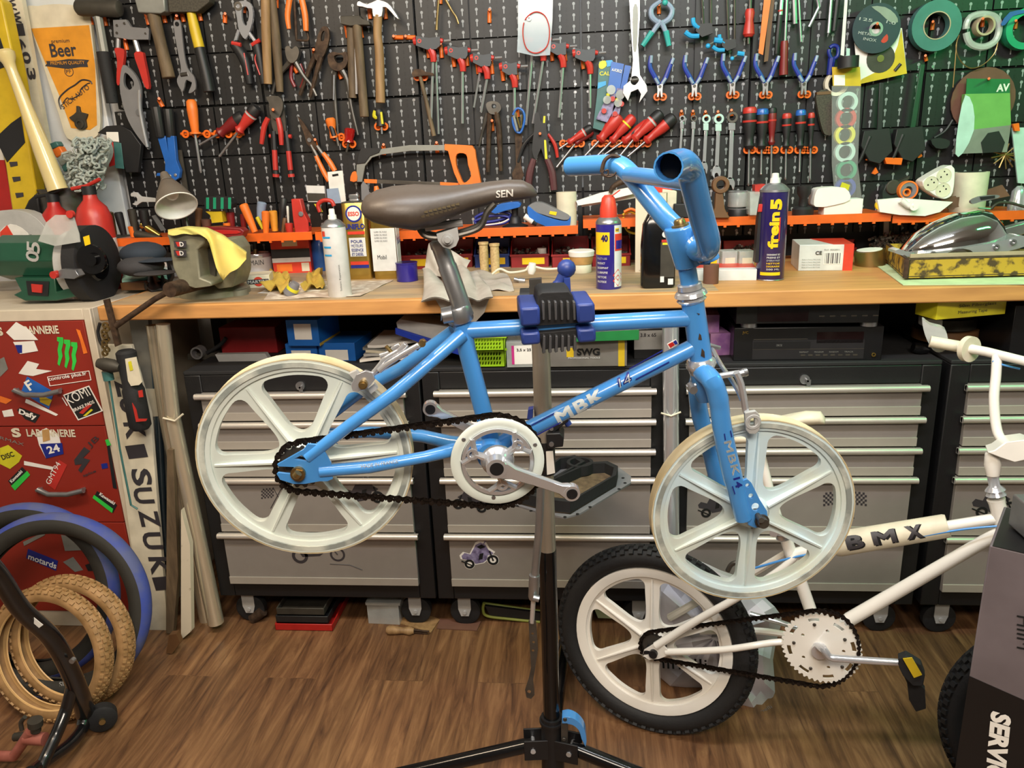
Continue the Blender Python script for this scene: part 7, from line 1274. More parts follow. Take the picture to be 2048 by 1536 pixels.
mk('utility_knife', 'grey utility knife lying on the right shelf', 'knife', q, [('handle', 'grey', ('P', c2([(1942, 402), (1960, 393), (1996, 390), (1996, 396), (1960, 404), (1946, 408)], 2, True), .012, .05)), ('grip', 'toolblk', ('P', [(1960, 394), (1990, 391), (1990, 396), (1962, 400)], .002, .0622))])
mk('tool_cable', 'brown cable with pliers lying on the right shelf', 'cable', q, [('cable', 'ham', ('R', c2([(1982, 418), (1996, 406), (2020, 406), (2050, 414)]), 3, .04)), ('tip', 'steel', ('R', [(1956, 416), (1980, 418)], [1.5, 3], .04))])
vcan('dome_cap', 'chrome dome cap at the right end of the shelf', 'knob', 2038, 398, 372, 16, [('dome', 'chrome', [(0, 1), (.3, 1), (.5, .8), (.8, .75), (1, .3)])], z=Z7)
t = mk('connecting_rod', 'brown engine connecting rod standing upright behind the handlebar', 'engine part', on(1440, 437, Z5), [('small_end', 'brown', ('A', (1439, 369), 17, 9, .03, .02)), ('beam', 'brown', ('P', [(1432, 386), (1446, 386), (1450, 418), (1460, 436), (1420, 436), (1430, 416)], .024, .022))], bev=.002)
for i, (x, yb, yt, lab) in enumerate(((1476, 434, 418, 'flat black tin under the two clear jars'), (1476, 415, 384, 'clear round jar stacked on the black tin'))): vcan('glass_jar', lab, 'jar', x, yb, yt, 19, [('jar_body', 'toolblk' if i == 0 else 'smoke', [(0, .95), (.05, 1), (.9, 1), (1, .95)]), ('jar_lid', 'silver', [(1.0, .97), (1.08, .97)])], z=Z5 if i == 0 else Z5+.03)
mk('clear_box', 'clear plastic box with screws right of the stacked jars', 'box', q, [('box', 'smoke', ('P', [(1500, 384), (1524, 384), (1526, 430), (1500, 430)], .06, -.01))])
mk('black_case', 'black case standing on the shelf left of the connecting rod', 'case', PL((0, 2.46, 0)), [('case', 'toolblk', ('P', [(1348, 408), (1394, 406), (1396, 436), (1346, 436)], .06, -.05)), ('round_lid', 'ham', ('C', (1376, 398), 14, .02, -.02))], bev=.003)
mk('red_case', 'red box corner visible left of the purple can on the shelf', 'box', q, [('box', 'redh', ('P', [(1510, 370), (1530, 368), (1532, 386), (1510, 388)], .04, -.04))])
mk('green_tool', 'tall dark green and black tool standing left of the purple can', 'tool', PL((0, 2.2, 0)), [('body', 'toolblk', ('P', [(1516, 440), (1524, 392), (1540, 390), (1536, 526), (1510, 526)], .03, 0)), ('red_button', 'redh', ('P', [(1518, 408), (1526, 408), (1524, 424), (1515, 424)], .002, .031))], bev=.002)
# ---- vice ----
spec('vice', '86846f', .5, .2, v=.12, sc=40); VZ = BT
vp = on(400, 604)
t = thing('bench_vice', 'grey green bench vice with two logo plates and long handle bar', 'vice', (vp.at(420, 600).x, vp.o.y+.08, BT))
g = G(); cb = atz(425, 590, BT); g.rod2([V((cb.x, cb.y+.02, BT)), V((cb.x, cb.y+.02, BT+.016)), V((cb.x, cb.y+.02, BT+.03)), V((cb.x, cb.y+.02, BT+.045))], (0, 0, 1), [.1, .098, .078, .07], 32)
for dx in (-.085, .085): g.rod2([V((cb.x+dx, cb.y-.01, BT)), V((cb.x+dx, cb.y-.01, BT+.016))], (0, 0, 1), [.028, .026], 20)
part('swivel_base', g, 'vice', t, bev=.001)
part('fixed_jaw', pg(vp, ('P', [(432, 480), (458, 478), (472, 498), (474, 548), (466, 574), (436, 578), (424, 568), (428, 520)], .10, -.13)), 'vice', t, bev=.004)
part('moving_jaw', pg(vp, ('P', [(337, 478), (333, 470), (345, 464), (402, 466), (410, 474), (408, 488), (394, 500), (400, 556), (422, 564), (424, 572), (386, 577), (370, 572), (356, 558), (346, 536), (340, 500)], .08, -.04)), 'vice', t, bev=.004)
part('jaw_slide', pg(vp, ('P', [(392, 500), (432, 496), (430, 560), (400, 556)], .06, -.08)), 'dsteel', t)
for y in (482, 500):
 pl_ = part('logo_plate', pg(vp, ('P', [(347, y), (372, y), (373, y+13), (349, y+13)], .001, .0505)), 'sticker', t); part('plate_stripes', pg(vp, ('P', [(351, y+2), (358, y+2), (361, y+11), (355, y+11)], .0006, .0517)), 'redh', pl_)
 text('plate_lettering', 'D', 'white', t, vp.at(360, y+11, .052), vp.at(368, y+11, .052), .012, vp.n, .02)
hp0 = vp.at(353, 576, .06); part('screw_head', G().rod([hp0+V((.03, .12, 0)), hp0, hp0+V((-.004, -.03, 0))], [.02, .021, .0205], 20), 'rust', t)
part('handle_bar', pg(PL((0, hp0.y-.01, 0)), ('R', [(352, 575), (310, 598), (232, 652)], 5.5, 0, 10)), 'rust', t)
def itp(L_, a):
 for (x0, y0), (x1, y1) in zip(L_, L_[1:]):
  if a <= x1: return y0+(y1-y0)*(a-x0)/(x1-x0)
 return L_[-1][1]
def yc(a, b):
 top = itp([(0, 462), (.25, 455), (.5, 458), (.7, 472), (.88, 492), (1, 506)], a); bot = itp([(0, 470), (.4, 468), (.52, 482), (.62, 535), (.7, 562), (.8, 545), (.9, 535), (1, 520)], a)
 f = min(1, b/.6); o_ = .058-.012*f+.006*sin(a*17+b*6)-max(0, b-.6)*.3
 return vp.at(336+a*156, bot+(top-bot)*f+.5*sin(a*23)*3*(1-f), o_)+V((0, 0, .01*max(0, b-.6)))
g = G(); g.sheet(yc, 34, 14, .004, (0, 1, 0)); solo('yellow_cloth', g, 'yelcl', 'yellow cleaning cloth draped over the vice jaws', 'cloth', sharp=1.4)
boxon('hand_brush', 'wooden hand brush with black bristles left of the vice', 'brush', (243, 581), (312, 580), 566, .04, 'brown'); cloth('bristle_tuft', 'black bristle brush tuft sticking out right of the wooden brush', 'brush', 'toolblk', [(300, 584), (340, 584), (345, 552), (305, 552)], BT, .05, .006, 14, 10, 3)
cloth('sanding_pads', 'turquoise and white paper packets piled left of the vice', 'packet', 'aqua', [(244, 568), (334, 560), (336, 528), (262, 540)], BT+.018, .012, .01, 10, 8, 11); cloth('paper_bag', 'white printed paper packet on top of the turquoise one', 'packet', 'paper', [(268, 545), (334, 540), (332, 516), (290, 520)], BT+.042, .01, .006, 10, 8, 12)
def cap(lab, cx, cy_, rx, rz, Y, mat):
 p = PL((0, Y, 0)).at(cx, cy_); g = G(); g.sph(p, 1, (rx, rx*.9, rz), 20); b = G(); b.sph(p+V((.07, -.05, -rz*.5)), 1, (rx*.9, rx*.7, .006), 20)
 t = thing('cap', lab, 'cap', p-V((0, 0, rz))); part('crown', g, mat, t); part('peak', b, mat, t)
spec('capd', '3b3a3d', .85, bump=.2, sc=200); spec('capb', '2b3440', .85)
cap('dark blue grey cap lying on another cap left of the vice', 286, 506, .07, .035, 2.3, 'capb'); cap('black brown cap lying under the blue grey one', 282, 532, .07, .032, 2.26, 'capd')
# ================= LEFT CORNER =================
RY = 2.045; RP = PL((0, RY, 0)); spec('dredp', '8e2a1e', .42, v=.06, sc=6); spec('framew', 'cfc4b0', .55, v=.05)
rc_ = aty(168, 640, RY); rx = rc_.x; rz = rc_.z; LZ = aty(100, 619, RY).z; rxo = aty(179, 619, RY).x
zz_ = [aty(200, 851, RY).z, aty(240, 1044, RY).z, aty(150, 1222, RY).z]
rcab = thing('sticker_cabinet', 'white framed cabinet with dark red drawers covered in stickers at left', 'cabinet', (-1.75, 2.3, 0))
g = G(); g.bx(-2.3, rxo, RY+.012, 2.64, .0, LZ); g.bx(rx, rxo, RY, RY+.013, 0, LZ); g.bx(-2.3, rx, RY, RY+.013, rz, LZ); g.bx(-2.3, rx, RY, RY+.013, 0, zz_[2])
part('cabinet_frame', g, 'framew', rcab, bev=.002)
rd = []
for za, zb in ((rz, zz_[0]), (zz_[0], zz_[1]), (zz_[1], zz_[2])):
 rd.append(part('drawer', G().bx(-2.3, rx-.001, RY-.004, RY+.012, zb+.002, za-.001), 'dredp', rcab, bev=.001))
def stk(d, pts, mat, nm='sticker', o=.005, th=.0006): return part(nm, pg(RP, ('P', pts, th, o)), mat, rd[d])
def st(d, s, x0, y0, x1, y1, h, mat, bold=.02, o=.0058, shear=0): return text('sticker_lettering', s, mat, rd[d], RP.at(x0, y0, o), RP.at(x1, y1, o), h, RP.n, bold, shear=shear)
for d, x, y in ((0, 28, 776), (1, 75, 975)):
 part('drawer_handle', pg(RP, ('R', [(x, y+4), (x+22, y+14), (x+60, y+14), (x+92, y+6)], [5, 5, 5, 5], .03), ('R', [(x+2, y+2), (x+4, y+6)], 7, .012), ('R', [(x+88, y+2), (x+90, y+6)], 7, .012)), 'steel', rd[d])
st(0, 'LABANNERIE', 34, 669, 119, 667, .024, 'cream', .03); st(1, 'LABANNERIE', 55, 873, 152, 874, .024, 'cream', .03); st(1, 'S', 26, 875, 44, 874, .03, 'cream', .05); st(0, 'S', -4, 672, 8, 671, .026, 'cream', .05)
stk(0, [(12, 665), (32, 644), (56, 658), (76, 680), (28, 680)], 'paper', o=.006); stk(0, [(26, 684), (68, 682), (76, 702), (40, 708)], 'paper', o=.0055); stk(0, [(30, 690), (44, 690), (44, 706), (36, 706)], 'navy', o=.0062)
for i in range(3):
 x = 120+i*14; y = 674+i*5; spec('monst', '35c94a', .45); stk(0, [(x-6, y), (x+6, y+1), (x+7, y+10), (x+3, y+26), (x+5, y+38), (x-1, y+58), (x-5, y+54), (x-3, y+40), (x-5, y+26), (x-2, y+10), (x-6, y+8)][::1], 'monst', 'claw_mark')
stk(0, [(152, 658), (160, 661), (175, 706), (167, 708), (160, 680)], 'orangeB'); stk(0, [(37, 747), (55, 722), (78, 728), (72, 738), (104, 742), (66, 752), (50, 750)], 'paper')
part('sticker', pg(RP, ('R', [(95, 754), (178, 742), (182, 760), (100, 772)], .8, .0055, 5), ('R', [(100, 772), (95, 754)], .8, .0055, 5), ('R', [(178, 742), (182, 760)], .8, .0055, 5)), 'paper', rd[0]); st(0, 'controle plus.fr', 99, 764, 175, 752, .015, 'paper', .02)
stk(0, [(54, 753), (108, 784), (98, 818), (42, 784)], 'bluem'); st(0, 'F', 60, 782, 70, 776, .03, 'paper', .03, .0062); stk(0, [(78, 790), (104, 800), (98, 812), (80, 804)], 'yellow', o=.006)
stk(0, [(126, 790), (178, 771), (206, 822), (156, 841)], 'paper'); stk(0, [(129, 791), (177, 774), (202, 821), (157, 838)], 'toolblk', o=.0056); st(0, 'IKOMI', 134, 812, 182, 790, .028, 'paper', .03, .0064); st(0, 'BRAKE PADS', 148, 824, 190, 806, .010, 'paper', .02, .0064); stk(0, [(158, 826), (178, 806), (184, 810), (166, 828)], 'redh', o=.0062); stk(0, [(166, 832), (182, 818), (186, 820), (172, 832)], 'yell2', o=.0064)
stk(0, [(34, 820), (40, 815), (80, 830), (70, 846), (50, 838)], 'toolblk'); st(0, 'Dafy', 37, 830, 72, 842, .022, 'paper', .04, .0062); stk(0, [(52, 798), (58, 800), (116, 829), (112, 832), (50, 805)], 'paper'); stk(0, [(0, 792), (24, 800), (12, 808), (0, 804)], 'orangeB'); stk(0, [(4, 822), (24, 818), (28, 832), (8, 834)], 'paper'); stk(0, [(0, 718), (8, 714), (16, 738), (0, 754)], 'hgrey')
stk(1, [(72, 866), (92, 856), (118, 872), (126, 908), (92, 917), (78, 890)], 'paper'); stk(1, [(80, 888), (124, 886), (127, 908), (92, 917)], 'navy', o=.0056); st(1, '24', 98, 908, 122, 902, .024, 'paper', .03, .0064); stk(1, [(84, 860), (98, 858), (100, 880), (86, 884)], 'tan', o=.006)
stk(1, [(0, 896), (16, 890), (44, 912), (38, 924), (20, 938), (0, 928)], 'yell2'); st(1, 'DISC', 6, 920, 30, 912, .016, 'toolblk', .02, .0062); stk(1, [(44, 934), (60, 950), (30, 980), (16, 962)], 'toolblk'); stk(1, [(22, 972), (54, 942), (60, 950), (30, 981)], 'monst', o=.0056); st(1, 'Kawasaki', 24, 966, 46, 944, .010, 'paper', .03, .0064)
stk(1, [(118, 920), (134, 930), (110, 980), (94, 968)], 'redh'); st(1, 'GMT94', 100, 970, 122, 928, .016, 'paper', .03, .0062); stk(1, [(48, 922), (106, 934), (106, 940), (48, 930)], 'paper'); stk(1, [(148, 920), (168, 894), (180, 902), (166, 916), (180, 920), (162, 946), (156, 940), (164, 928), (150, 930)], 'sticker'); st(1, 'spice', 168, 955, 194, 945, .010, 'sticker', .02); st(1, 'JB', 182, 898, 202, 880, .02, 'sticker', 0); stk(1, [(202, 928), (214, 926), (216, 936), (204, 938)], 'navy')
stk(1, [(212, 880), (218, 884), (234, 978), (226, 976)], 'toolblk'); stk(1, [(210, 880), (216, 878), (222, 890), (214, 892)], 'monst', o=.0056); st(1, 'RMAX', 0, 878, 48, 892, .010, 'hgrey', .02)
stk(1, [(194, 982), (234, 1010), (226, 1026), (188, 994)], 'toolblk'); stk(1, [(188, 990), (226, 1018), (224, 1026), (185, 996)], 'monst', o=.0056); st(1, 'Kawasaki', 198, 990, 228, 1010, .012, 'paper', .03, .0064); stk(2, [(46, 1084), (88, 1064), (90, 1070), (48, 1092)], 'hgrey'); stk(2, [(122, 1070), (164, 1076), (170, 1100), (130, 1102)], 'hgrey')
stk(2, [(56, 1098), (116, 1122), (112, 1142), (52, 1116)], 'navy'); st(2, 'motards', 56, 1118, 112, 1138, .022, 'paper', .02, .0062); stk(2, [(126, 1124), (146, 1114), (166, 1140), (150, 1144)], 'hgrey'); stk(2, [(170, 1130), (200, 1120), (206, 1142), (176, 1142)], 'toolblk'); part('sticker', pg(RP, ('C', (194, 1134), 10, .0006, .006)), 'orangeB', rd[2])
gp = PL(atz(130, 600, LZ), radians(0)); gp.o.y += .0; spec('ggreen', '1f4f3b', .35, coat=.3); GYY = 2.16; gp = PL((0, GYY, 0))
t = thing('bench_grinder', 'dark green bench grinder with red switch and black wheel guard on the cabinet', 'bench grinder', (gp.at(120, 600).x, 2.24, LZ))
part('grinder_base', pg(gp, ('P', [(28, 556), (110, 556), (112, 585), (150, 572), (160, 590), (140, 596), (112, 602), (50, 602), (26, 590), (42, 582)], .09, -.06)), 'ggreen', t, bev=.003)
part('switch_plate', pg(gp, ('P', [(52, 562), (98, 563), (96, 592), (56, 590)], .002, .031)), 'toolblk', t); part('switch', pg(gp, ('P', [(62, 568), (84, 570), (83, 586), (64, 584)], .004, .033)), 'redh', t)
g = G(); a, b = gp.at(8, 515, -.05), gp.at(142, 515, -.05); g.rod2([a, a+(b-a)*.04, b], (b-a), [.055, .068, .068], 8); part('motor_body', g, 'ggreen', t, bev=.003)
ct = gp.at(185, 528, -.05); g = G(); g.rod2([ct+V((-.06, 0, 0)), ct+V((-.055, 0, 0)), ct+V((-.02, 0, 0))], (1, 0, 0), [.095, .10, .10], 40); part('shield_housing', g, 'lgrey', t)
g = G(); g.rod2([ct+V((-.02, 0, 0)), ct+V((.02, 0, 0)), ct+V((.024, 0, 0))], (1, 0, 0), [.115, .115, .105], 40); part('wheel_guard', g, 'rubber', t); g = G(); g.rod2([ct+V((.024, -.01, 0)), ct+V((.03, -.01, 0))], (1, 0, 0), [.05, .045], 30); g.sph(ct+V((.034, -.01, 0)), .018); part('guard_cap', g, 'blackg', t)
g = pg(gp, ('C', (186, 518), 28, .01, .055), ('C', (187, 518), 12, .016, .06)); part('wheel_cover', g, 'blackg', t)
part('warning_label', pg(gp, ('P', [(166, 474), (178, 470), (181, 488), (170, 492)], .001, .068)), 'wdyel', t); part('eye_shield', pg(gp, ('P', [(76, 482), (92, 445), (110, 430), (146, 430), (158, 468), (160, 484), (110, 492)], .003, .06)), 'smoke', t); part('shield_knob', pg(gp, ('C', (144, 428), 7, .012, .06)), 'redh', t)
part('tool_rest', pg(gp, ('P', [(116, 542), (124, 538), (150, 540), (158, 552), (148, 558), (118, 556)], .03, .05)), 'steel', t, bev=.001); part('rest_screw', pg(gp, ('C', (115, 548), 7, .02, .07)), 'redh', t)
for s_, x, y in (('5', 62, 502), ('0', 60, 520)): text('grinder_number', s_, 'lgrey', t, gp.at(x+18, y+6, .018), gp.at(x+18, y-16, .018), .04, gp.n, .02)
mk('circular_saw', 'grey round saw guard with red and white label at the left edge', 'saw', PL((0, 2.38, 0)), [('guard', 'lgrey', ('P', c2([(-70, 470), (-30, 430), (20, 420), (60, 428), (92, 458), (98, 490), (40, 502), (-60, 500)], 3, True), .05, -.02)), ('label', 'white', ('P', c2([(0, 462), (20, 448), (44, 456), (60, 474), (30, 472), (0, 480)], 2, True), .001, .031)), ('label_red', 'wdred', ('P', [(0, 464), (14, 450), (26, 470), (0, 476)], .001, .032)), ('motor', 'toolblk', ('P', [(-60, 486), (30, 474), (56, 470), (14, 500), (8, 548), (-60, 560)], .08, -.03))], bev=.004)
def extg(lab, cx, yb, yt, r, Y, red=False):
 q = PL((0, Y, 0)); c = q.at(cx, yt); zb = LZ; R_m = r*q.sc(cx, yt); H_ = c.z-zb
 t = thing('fire_extinguisher', lab, 'fire extinguisher', (c.x, Y, zb)); g = G(); g.rod2([V((c.x, Y, zb+H_*k)) for k in (0, .04, .70, .80, .87, .93)], (0, 0, 1), [R_m*.95, R_m, R_m, R_m*.8, R_m*.42, R_m*.35], 28); part('cylinder', g, 'redh' if red else 'red', t)
 part('valve', G().rod([V((c.x, Y, zb+H_*.92)), V((c.x, Y, zb+H_*1.0))], R_m*.4, 12), 'toolblk', t); part('lever', G().rod([V((c.x-.05, Y-.01, zb+H_*.98)), V((c.x+.0, Y-.01, zb+H_*1.0)), V((c.x+.05, Y-.01, zb+H_*1.06))], .006, 8), 'redh' if red else 'toolblk', t); part('label_band', G().rod2([V((c.x, Y, zb+H_*.2)), V((c.x, Y, zb+H_*.5))], (0, 0, 1), [R_m*1.01]*2, 28), 'tinw', t)
extg('red fire extinguisher with black lever, left of two behind the grinder', 103, 0, 388, 28, 2.42); extg('red fire extinguisher with red trigger, right of two behind the grinder', 176, 0, 372, 32, 2.40, True)
q = PL((0, 2.52, 0)); cpot = q.at(138, 440); g = G(); g.rod2([V((cpot.x, 2.52, LZ)), V((cpot.x, 2.52, q.at(138, 378).z))], (0, 0, 1), [.072, .078], 32); g.ring((cpot.x, 2.52, q.at(138, 378).z), (0, 0, 1), [(0, .077), (0, .081), (.004, .081), (.004, .077)][::-1], 32); solo('steel_pot', g, 'dsteel', 'dull steel pot behind the fire extinguishers holding the bat end', 'pot')
rn = random.Random(8); g = G()
for i in range(230):
 t_ = rn.random(); x = 178+rn.gauss(0, 16)-t_*10+18*sin(t_*5)*0; y = 285+t_*95; p = PL((0, 2.50, 0)).at(x, y, rn.uniform(-.03, .05)); rr_ = rn.uniform(.008, .016)
 a = V((rn.gauss(0, 1), rn.gauss(0, 1), rn.gauss(0, 1))).normalized(); b = a.orthogonal().normalized()
 g.rod([p+(a*cos(k)+b*sin(k))*rr_+V((0, 0, k*.001)) for k in (0, 1.1, 2.2, 3.3, 4.2)], .0042, 6)
spec('wool', 'aeb5ae', .9, c2='8b958f', sc=30); o = solo('duster_head', g, 'wool', 'grey curly wool duster standing in front of the white board', 'duster')
g = G(); g.sheet(lambda a, b: PL((0, 2.545, 0)).at(150+a*60+6*sin(b*6), 280+b*98)+V((0, .012*sin(a*7+b*5), 0)), 10, 12, .02, (0, 1, 0)); part('backing_cloth', g, 'wool', None); bpy.data.objects['backing_cloth'].parent = None; tag(bpy.data.objects['backing_cloth'], 'flat grey woolly cloth hanging behind the curly duster', 'cloth')
for lab, P_ in (('orange, green and grey striped rolled cloth left of the bat', [(56, 328), (76, 300), (110, 360), (96, 378)]), ('orange and green striped cloth end right of the bat', [(96, 288), (112, 282), (142, 332), (128, 345)])):
 q = PL((0, 2.56, 0)); m = lambda f, P_=P_: [((P_[0][0]*(1-f)+P_[3][0]*f), (P_[0][1]*(1-f)+P_[3][1]*f)), ((P_[1][0]*(1-f)+P_[2][0]*f), (P_[1][1]*(1-f)+P_[2][1]*f))]
 mk('striped_cloth', lab, 'cloth', q, [(nm, mt, ('P', [m(a)[0], m(a)[1], m(b)[1], m(b)[0]], .03, 0)) for nm, mt, a, b in (('green_end', 'tapeg', 0, .2), ('orange_band', 'orangeB', .2, .5), ('grey_band', 'wool', .5, .8), ('green_band', 'tapeg', .8, 1))], bev=.004)
q = PL((0, 2.09, 0)); spec('pipe', 'd8ccb4', .22, .65, v=.02); spec('bluepipe', '7e98ae', .25, .9)
mk('exhaust_pipe', 'long polished metal pipe leaning under the bench end, tied with string', 'pipe', PL((0, 2.03, 0)), [('pipe', 'pipe', ('R', [(326, 648), (345, 830), (432, 1245)], [13, 14, 15], 0, 20)), ('string_tie', 'cream', ('R', [(326, 836), (350, 842), (366, 828)], 2, .025, 6))])
mk('exhaust_pipe', 'second darker metal pipe standing just behind the polished one', 'pipe', q, [('pipe', 'pipe', ('R', [(304, 650), (330, 830), (412, 1240)], [11, 12, 12], .0, 18))])
mk('pipe', 'thin bluish steel pipe standing behind the suzuki strip', 'pipe', q, [('pipe', 'bluepipe', ('R', [(302, 650), (318, 860), (330, 1100), (345, 1250)], [7, 7, 8, 8], -.03, 14))])
mk('aluminium_profile', 'grey aluminium profile standing between strip board and pipes', 'profile', q, [('profile', 'hgrey', ('P', [(258, 640), (296, 640), (316, 840), (290, 840)], .02, -.04)), ('slot_plate', 'cream', ('P', [(290, 778), (316, 778), (322, 832), (300, 834)], .003, -.02))])
t = mk('lettered_board', 'long cream board with dark letters SUZUKI leaning beside the red drawers', 'board', PL((0, 2.03, 0)), [('board', 'cream', ('P', [(205, 690), (262, 690), (300, 830), (336, 1262), (286, 1270), (250, 1000), (228, 850)], .014, -.015))], bev=.001)
q2 = PL((0, 2.03, 0))
brd = t
for s_, x, y, sz in (('Z', 232, 778, 34), ('U', 240, 812, 30), ('K', 250, 862, 34), ('I', 254, 905, 26), ('S', 264, 955, 34), ('U', 268, 992, 32), ('Z', 280, 1038, 34), ('U', 286, 1082, 34), ('K', 300, 1132, 36), ('I', 308, 1168, 26)):
 text('board_lettering', s_, 'rust' if 0 else 'sticker', brd, q2.at(x-4, y-sz/2, .0), q2.at(x+4, y+sz/2, .0), .062, q2.n, .03)
mk('slat', 'dirty white wooden slat standing between board and pipe', 'slat', PL((0, 2.0, 0)), [('slat', 'cream2', ('P', [(362, 1020), (380, 1090), (383, 1262), (362, 1280)], .02, 0))])
mk('dark_plank', 'dark narrow plank standing left of the white slat', 'plank', PL((0, 2.02, 0)), [('plank', 'woodold', ('P', [(334, 900), (346, 900), (356, 1150), (346, 1268), (332, 1266)], .02, 0))])
t = mk('inspection_lamp', 'black and red hand inspection lamp hanging below the bench corner', 'lamp', PL((0, 1.985, 0)), [('lamp_body', 'rubber', ('L', (251, 700), (282, 858), [(0, 14), (.03, 19), (.45, 18), (.5, 21), (.95, 21), (1, 15)], 0)), ('lamp_window', 'cream', ('P', [(250, 718), (272, 714), (284, 764), (278, 770), (262, 772), (256, 762)], .003, .026)), ('red_panel', 'redh', ('P', [(264, 806), (272, 820), (276, 838), (294, 838), (292, 842), (272, 844)], .003, .028)), ('red_button', 'redh', ('P', [(276, 782), (284, 780), (286, 794), (278, 795)], .003, .028)), ('led_strip', 'yell2', ('P', [(256, 724), (262, 722), (266, 740), (260, 742)], .001, .0295))])
mk('rusty_bracket', 'rusty clamp bar with brass chain hanging at the bench corner', 'clamp', PL((0, 1.975, 0)), [('bar', 'rust', ('P', [(206, 600), (216, 598), (240, 690), (230, 694)], .01, 0)), ('chain', 'brass', *[('A', (212+3*sin(i*2), 650+i*7), 6, 3, .006, .0+.01*(i % 2)) for i in range(9)]), ('bottle_neck', 'ham', ('L', (196, 726), (240, 735), [(0, 9), (.3, 13), (.7, 13), (1, 8)], .01)), ('black_loop', 'toolblk', ('R', c2([(200, 646), (196, 665), (204, 690), (214, 680)]), 3, -.01)), ('screwdriver_shaft', 'tapeg', ('R', [(214, 742), (218, 760)], 10, 0), ('R', [(218, 760), (240, 900), (262, 1010), (275, 1018)], 2, 0))])
spec('tyredk', '2c2a25', .7); spec('bluet', '37489a', .75, bump=.35, c2='525a85', rng=(.35, .6), sc=12); spec('tant', 'a98458', .65, c2='84653c', sc=26, bump=.25); spec('tanin', 'd9b177', .5)
def ltyre(lab, px, py, R, r, hd, tilt, m, blk=True, name='tyre'):
 c = atz(px, py, 0); P = PL(c, radians(hd), radians(tilt)); C = c+P.v*R
 t = thing(name, lab, 'tyre', c); n = P.n
 pr = [(r*1.02*cos(a), R-r+r*sin(a)) for a in [radians(k) for k in (range(30, 151, 15) if blk else range(-30, 211, 20))]]; pr += [(p[0]*.85, R-r+(p[1]-(R-r))*.85) for p in pr[::-1]]
 g = G(); g.ring(C, n, pr[::-1], 90); part('tread', g, m, t); s = G()
 for sg in (1, -1):
  A_ = [radians(k) for k in ((30, 10, -10, -30, -50, -65) if blk else (10, -10, -35))]; q = [(sg*r*cos(a), R-r+r*sin(a)) for a in A_][::-1]+[(sg*r*.85*cos(a), R-r+r*.85*sin(a)) for a in A_]; s.ring(C, n, q if sg > 0 else q[::-1], 90)
 s.ring(C, n, [(-r*.75, R-r*1.75), (-r*.75, R-r*1.6), (r*.75, R-r*1.6), (r*.75, R-r*1.75)] if 0 else [(r*.62, R-r*1.6), (r*.72, R-r*1.45), (r*.8, R-r*1.3), (r*.7, R-r*1.3)], 90)
 part('sidewall', s, 'tyredk' if blk else 'tanin', t); return t, P, C
t, P, C = ltyre('blue tyre with black sidewall, back one of two leaning on the red drawers', 74, 1360, .262, .030, 2, -14, 'bluet')
t, P, C = ltyre('blue tyre with black sidewall, front one of two leaning on the red drawers', 126, 1398, .265, .030, 5, -14, 'bluet')
a0 = radians(262); text('tyre_lettering', 'SUNDAY', 'lgrey', t, (0, 0, 0), (1, 0, 0), 1, P.n, .01, fn=lambda x, y: C+(P.u*cos(radians(272)+(.5-x)*-.0+x*.36)+P.v*sin(radians(272)+x*.36))*(.206+.014*(1-y)) + P.n*.024)
def tant(lab, px, py, hd, tilt, seed):
 t, P, C = ltyre(lab, px, py, .183, .022, hd, tilt, 'tant', False); g = G()
 for i in range(54):
  for j in range(5):
   ph_ = 2*pi*(i+(.5 if j % 2 else 0))/54; th = radians(90+(j-2)*27); rd_ = P.u*cos(ph_)+P.v*sin(ph_); tg = -P.u*sin(ph_)+P.v*cos(ph_); nn = rd_*sin(th)+P.n*cos(th)
   g.box(C+rd_*.160+nn*.0235, (.003, .0052, .0045), (nn, tg, nn.cross(tg)))
 part('tread_knobs', g, 'tant', t)
tant('tan knobbly tyre, back one of two standing before the blue tyres', 150, 1410, -3, -13, 1); tant('tan knobbly tyre, front one of two standing before the blue tyres', 104, 1440, -5, -14, 2)
spec('pinkm', 'a9675a', .5, c2='8a4c40')
wy = atz(205, 1462, 0).y; q = PL((0, wy, 0)); spec('blkpaint', '151517', .25, coat=.5)
t = thing('paddock_stand', 'black tubular motorcycle paddock stand with small wheels at lower left', 'stand', (q.at(180, 1460).x, wy, 0))
part('lever_tube', pg(q, ('R', c2([(-60, 1090), (-10, 1140), (40, 1215), (100, 1272), (135, 1330), (160, 1390), (172, 1430)]), 17, [.30, .25, .2, .14, .1, .06, .0], 14)), 'blkpaint', t)
part('cross_tube', pg(q, ('R', c2([(146, 1366), (132, 1420), (112, 1470), (84, 1530), (70, 1560)]), 11, [.08, .1, .14, .2, .24], 12), ('R', c2([(170, 1420), (164, 1456), (140, 1488), (100, 1518), (60, 1545)]), 12, [.0, .04, .1, .17, .24], 12)), 'blkpaint', t)
part('white_label', pg(q, ('P', [(46, 1228), (54, 1224), (86, 1250), (78, 1256)], .001, .19)), 'paper', t)
for x, y, o_, r_ in ((204, 1434, .0, 26), (142, 1424, -.1, 20)):
 c = q.at(x, y, o_); R_m = r_*q.sc(x, y, o_); g = G(); ax_ = V((.55, -.83, 0)); g.rod2([c-ax_*.016, c-ax_*.012, c+ax_*.012, c+ax_*.016], ax_, [R_m*.85, R_m, R_m, R_m*.85], 30); w_ = part('stand_wheel', g, 'rubber', t); part('wheel_bolt', G().rod([c, c+ax_*.024], .008, 10), 'brass', w_)
part('bolt', pg(q, ('C', (148, 1318), 5, .01, .12)), 'steel', t)
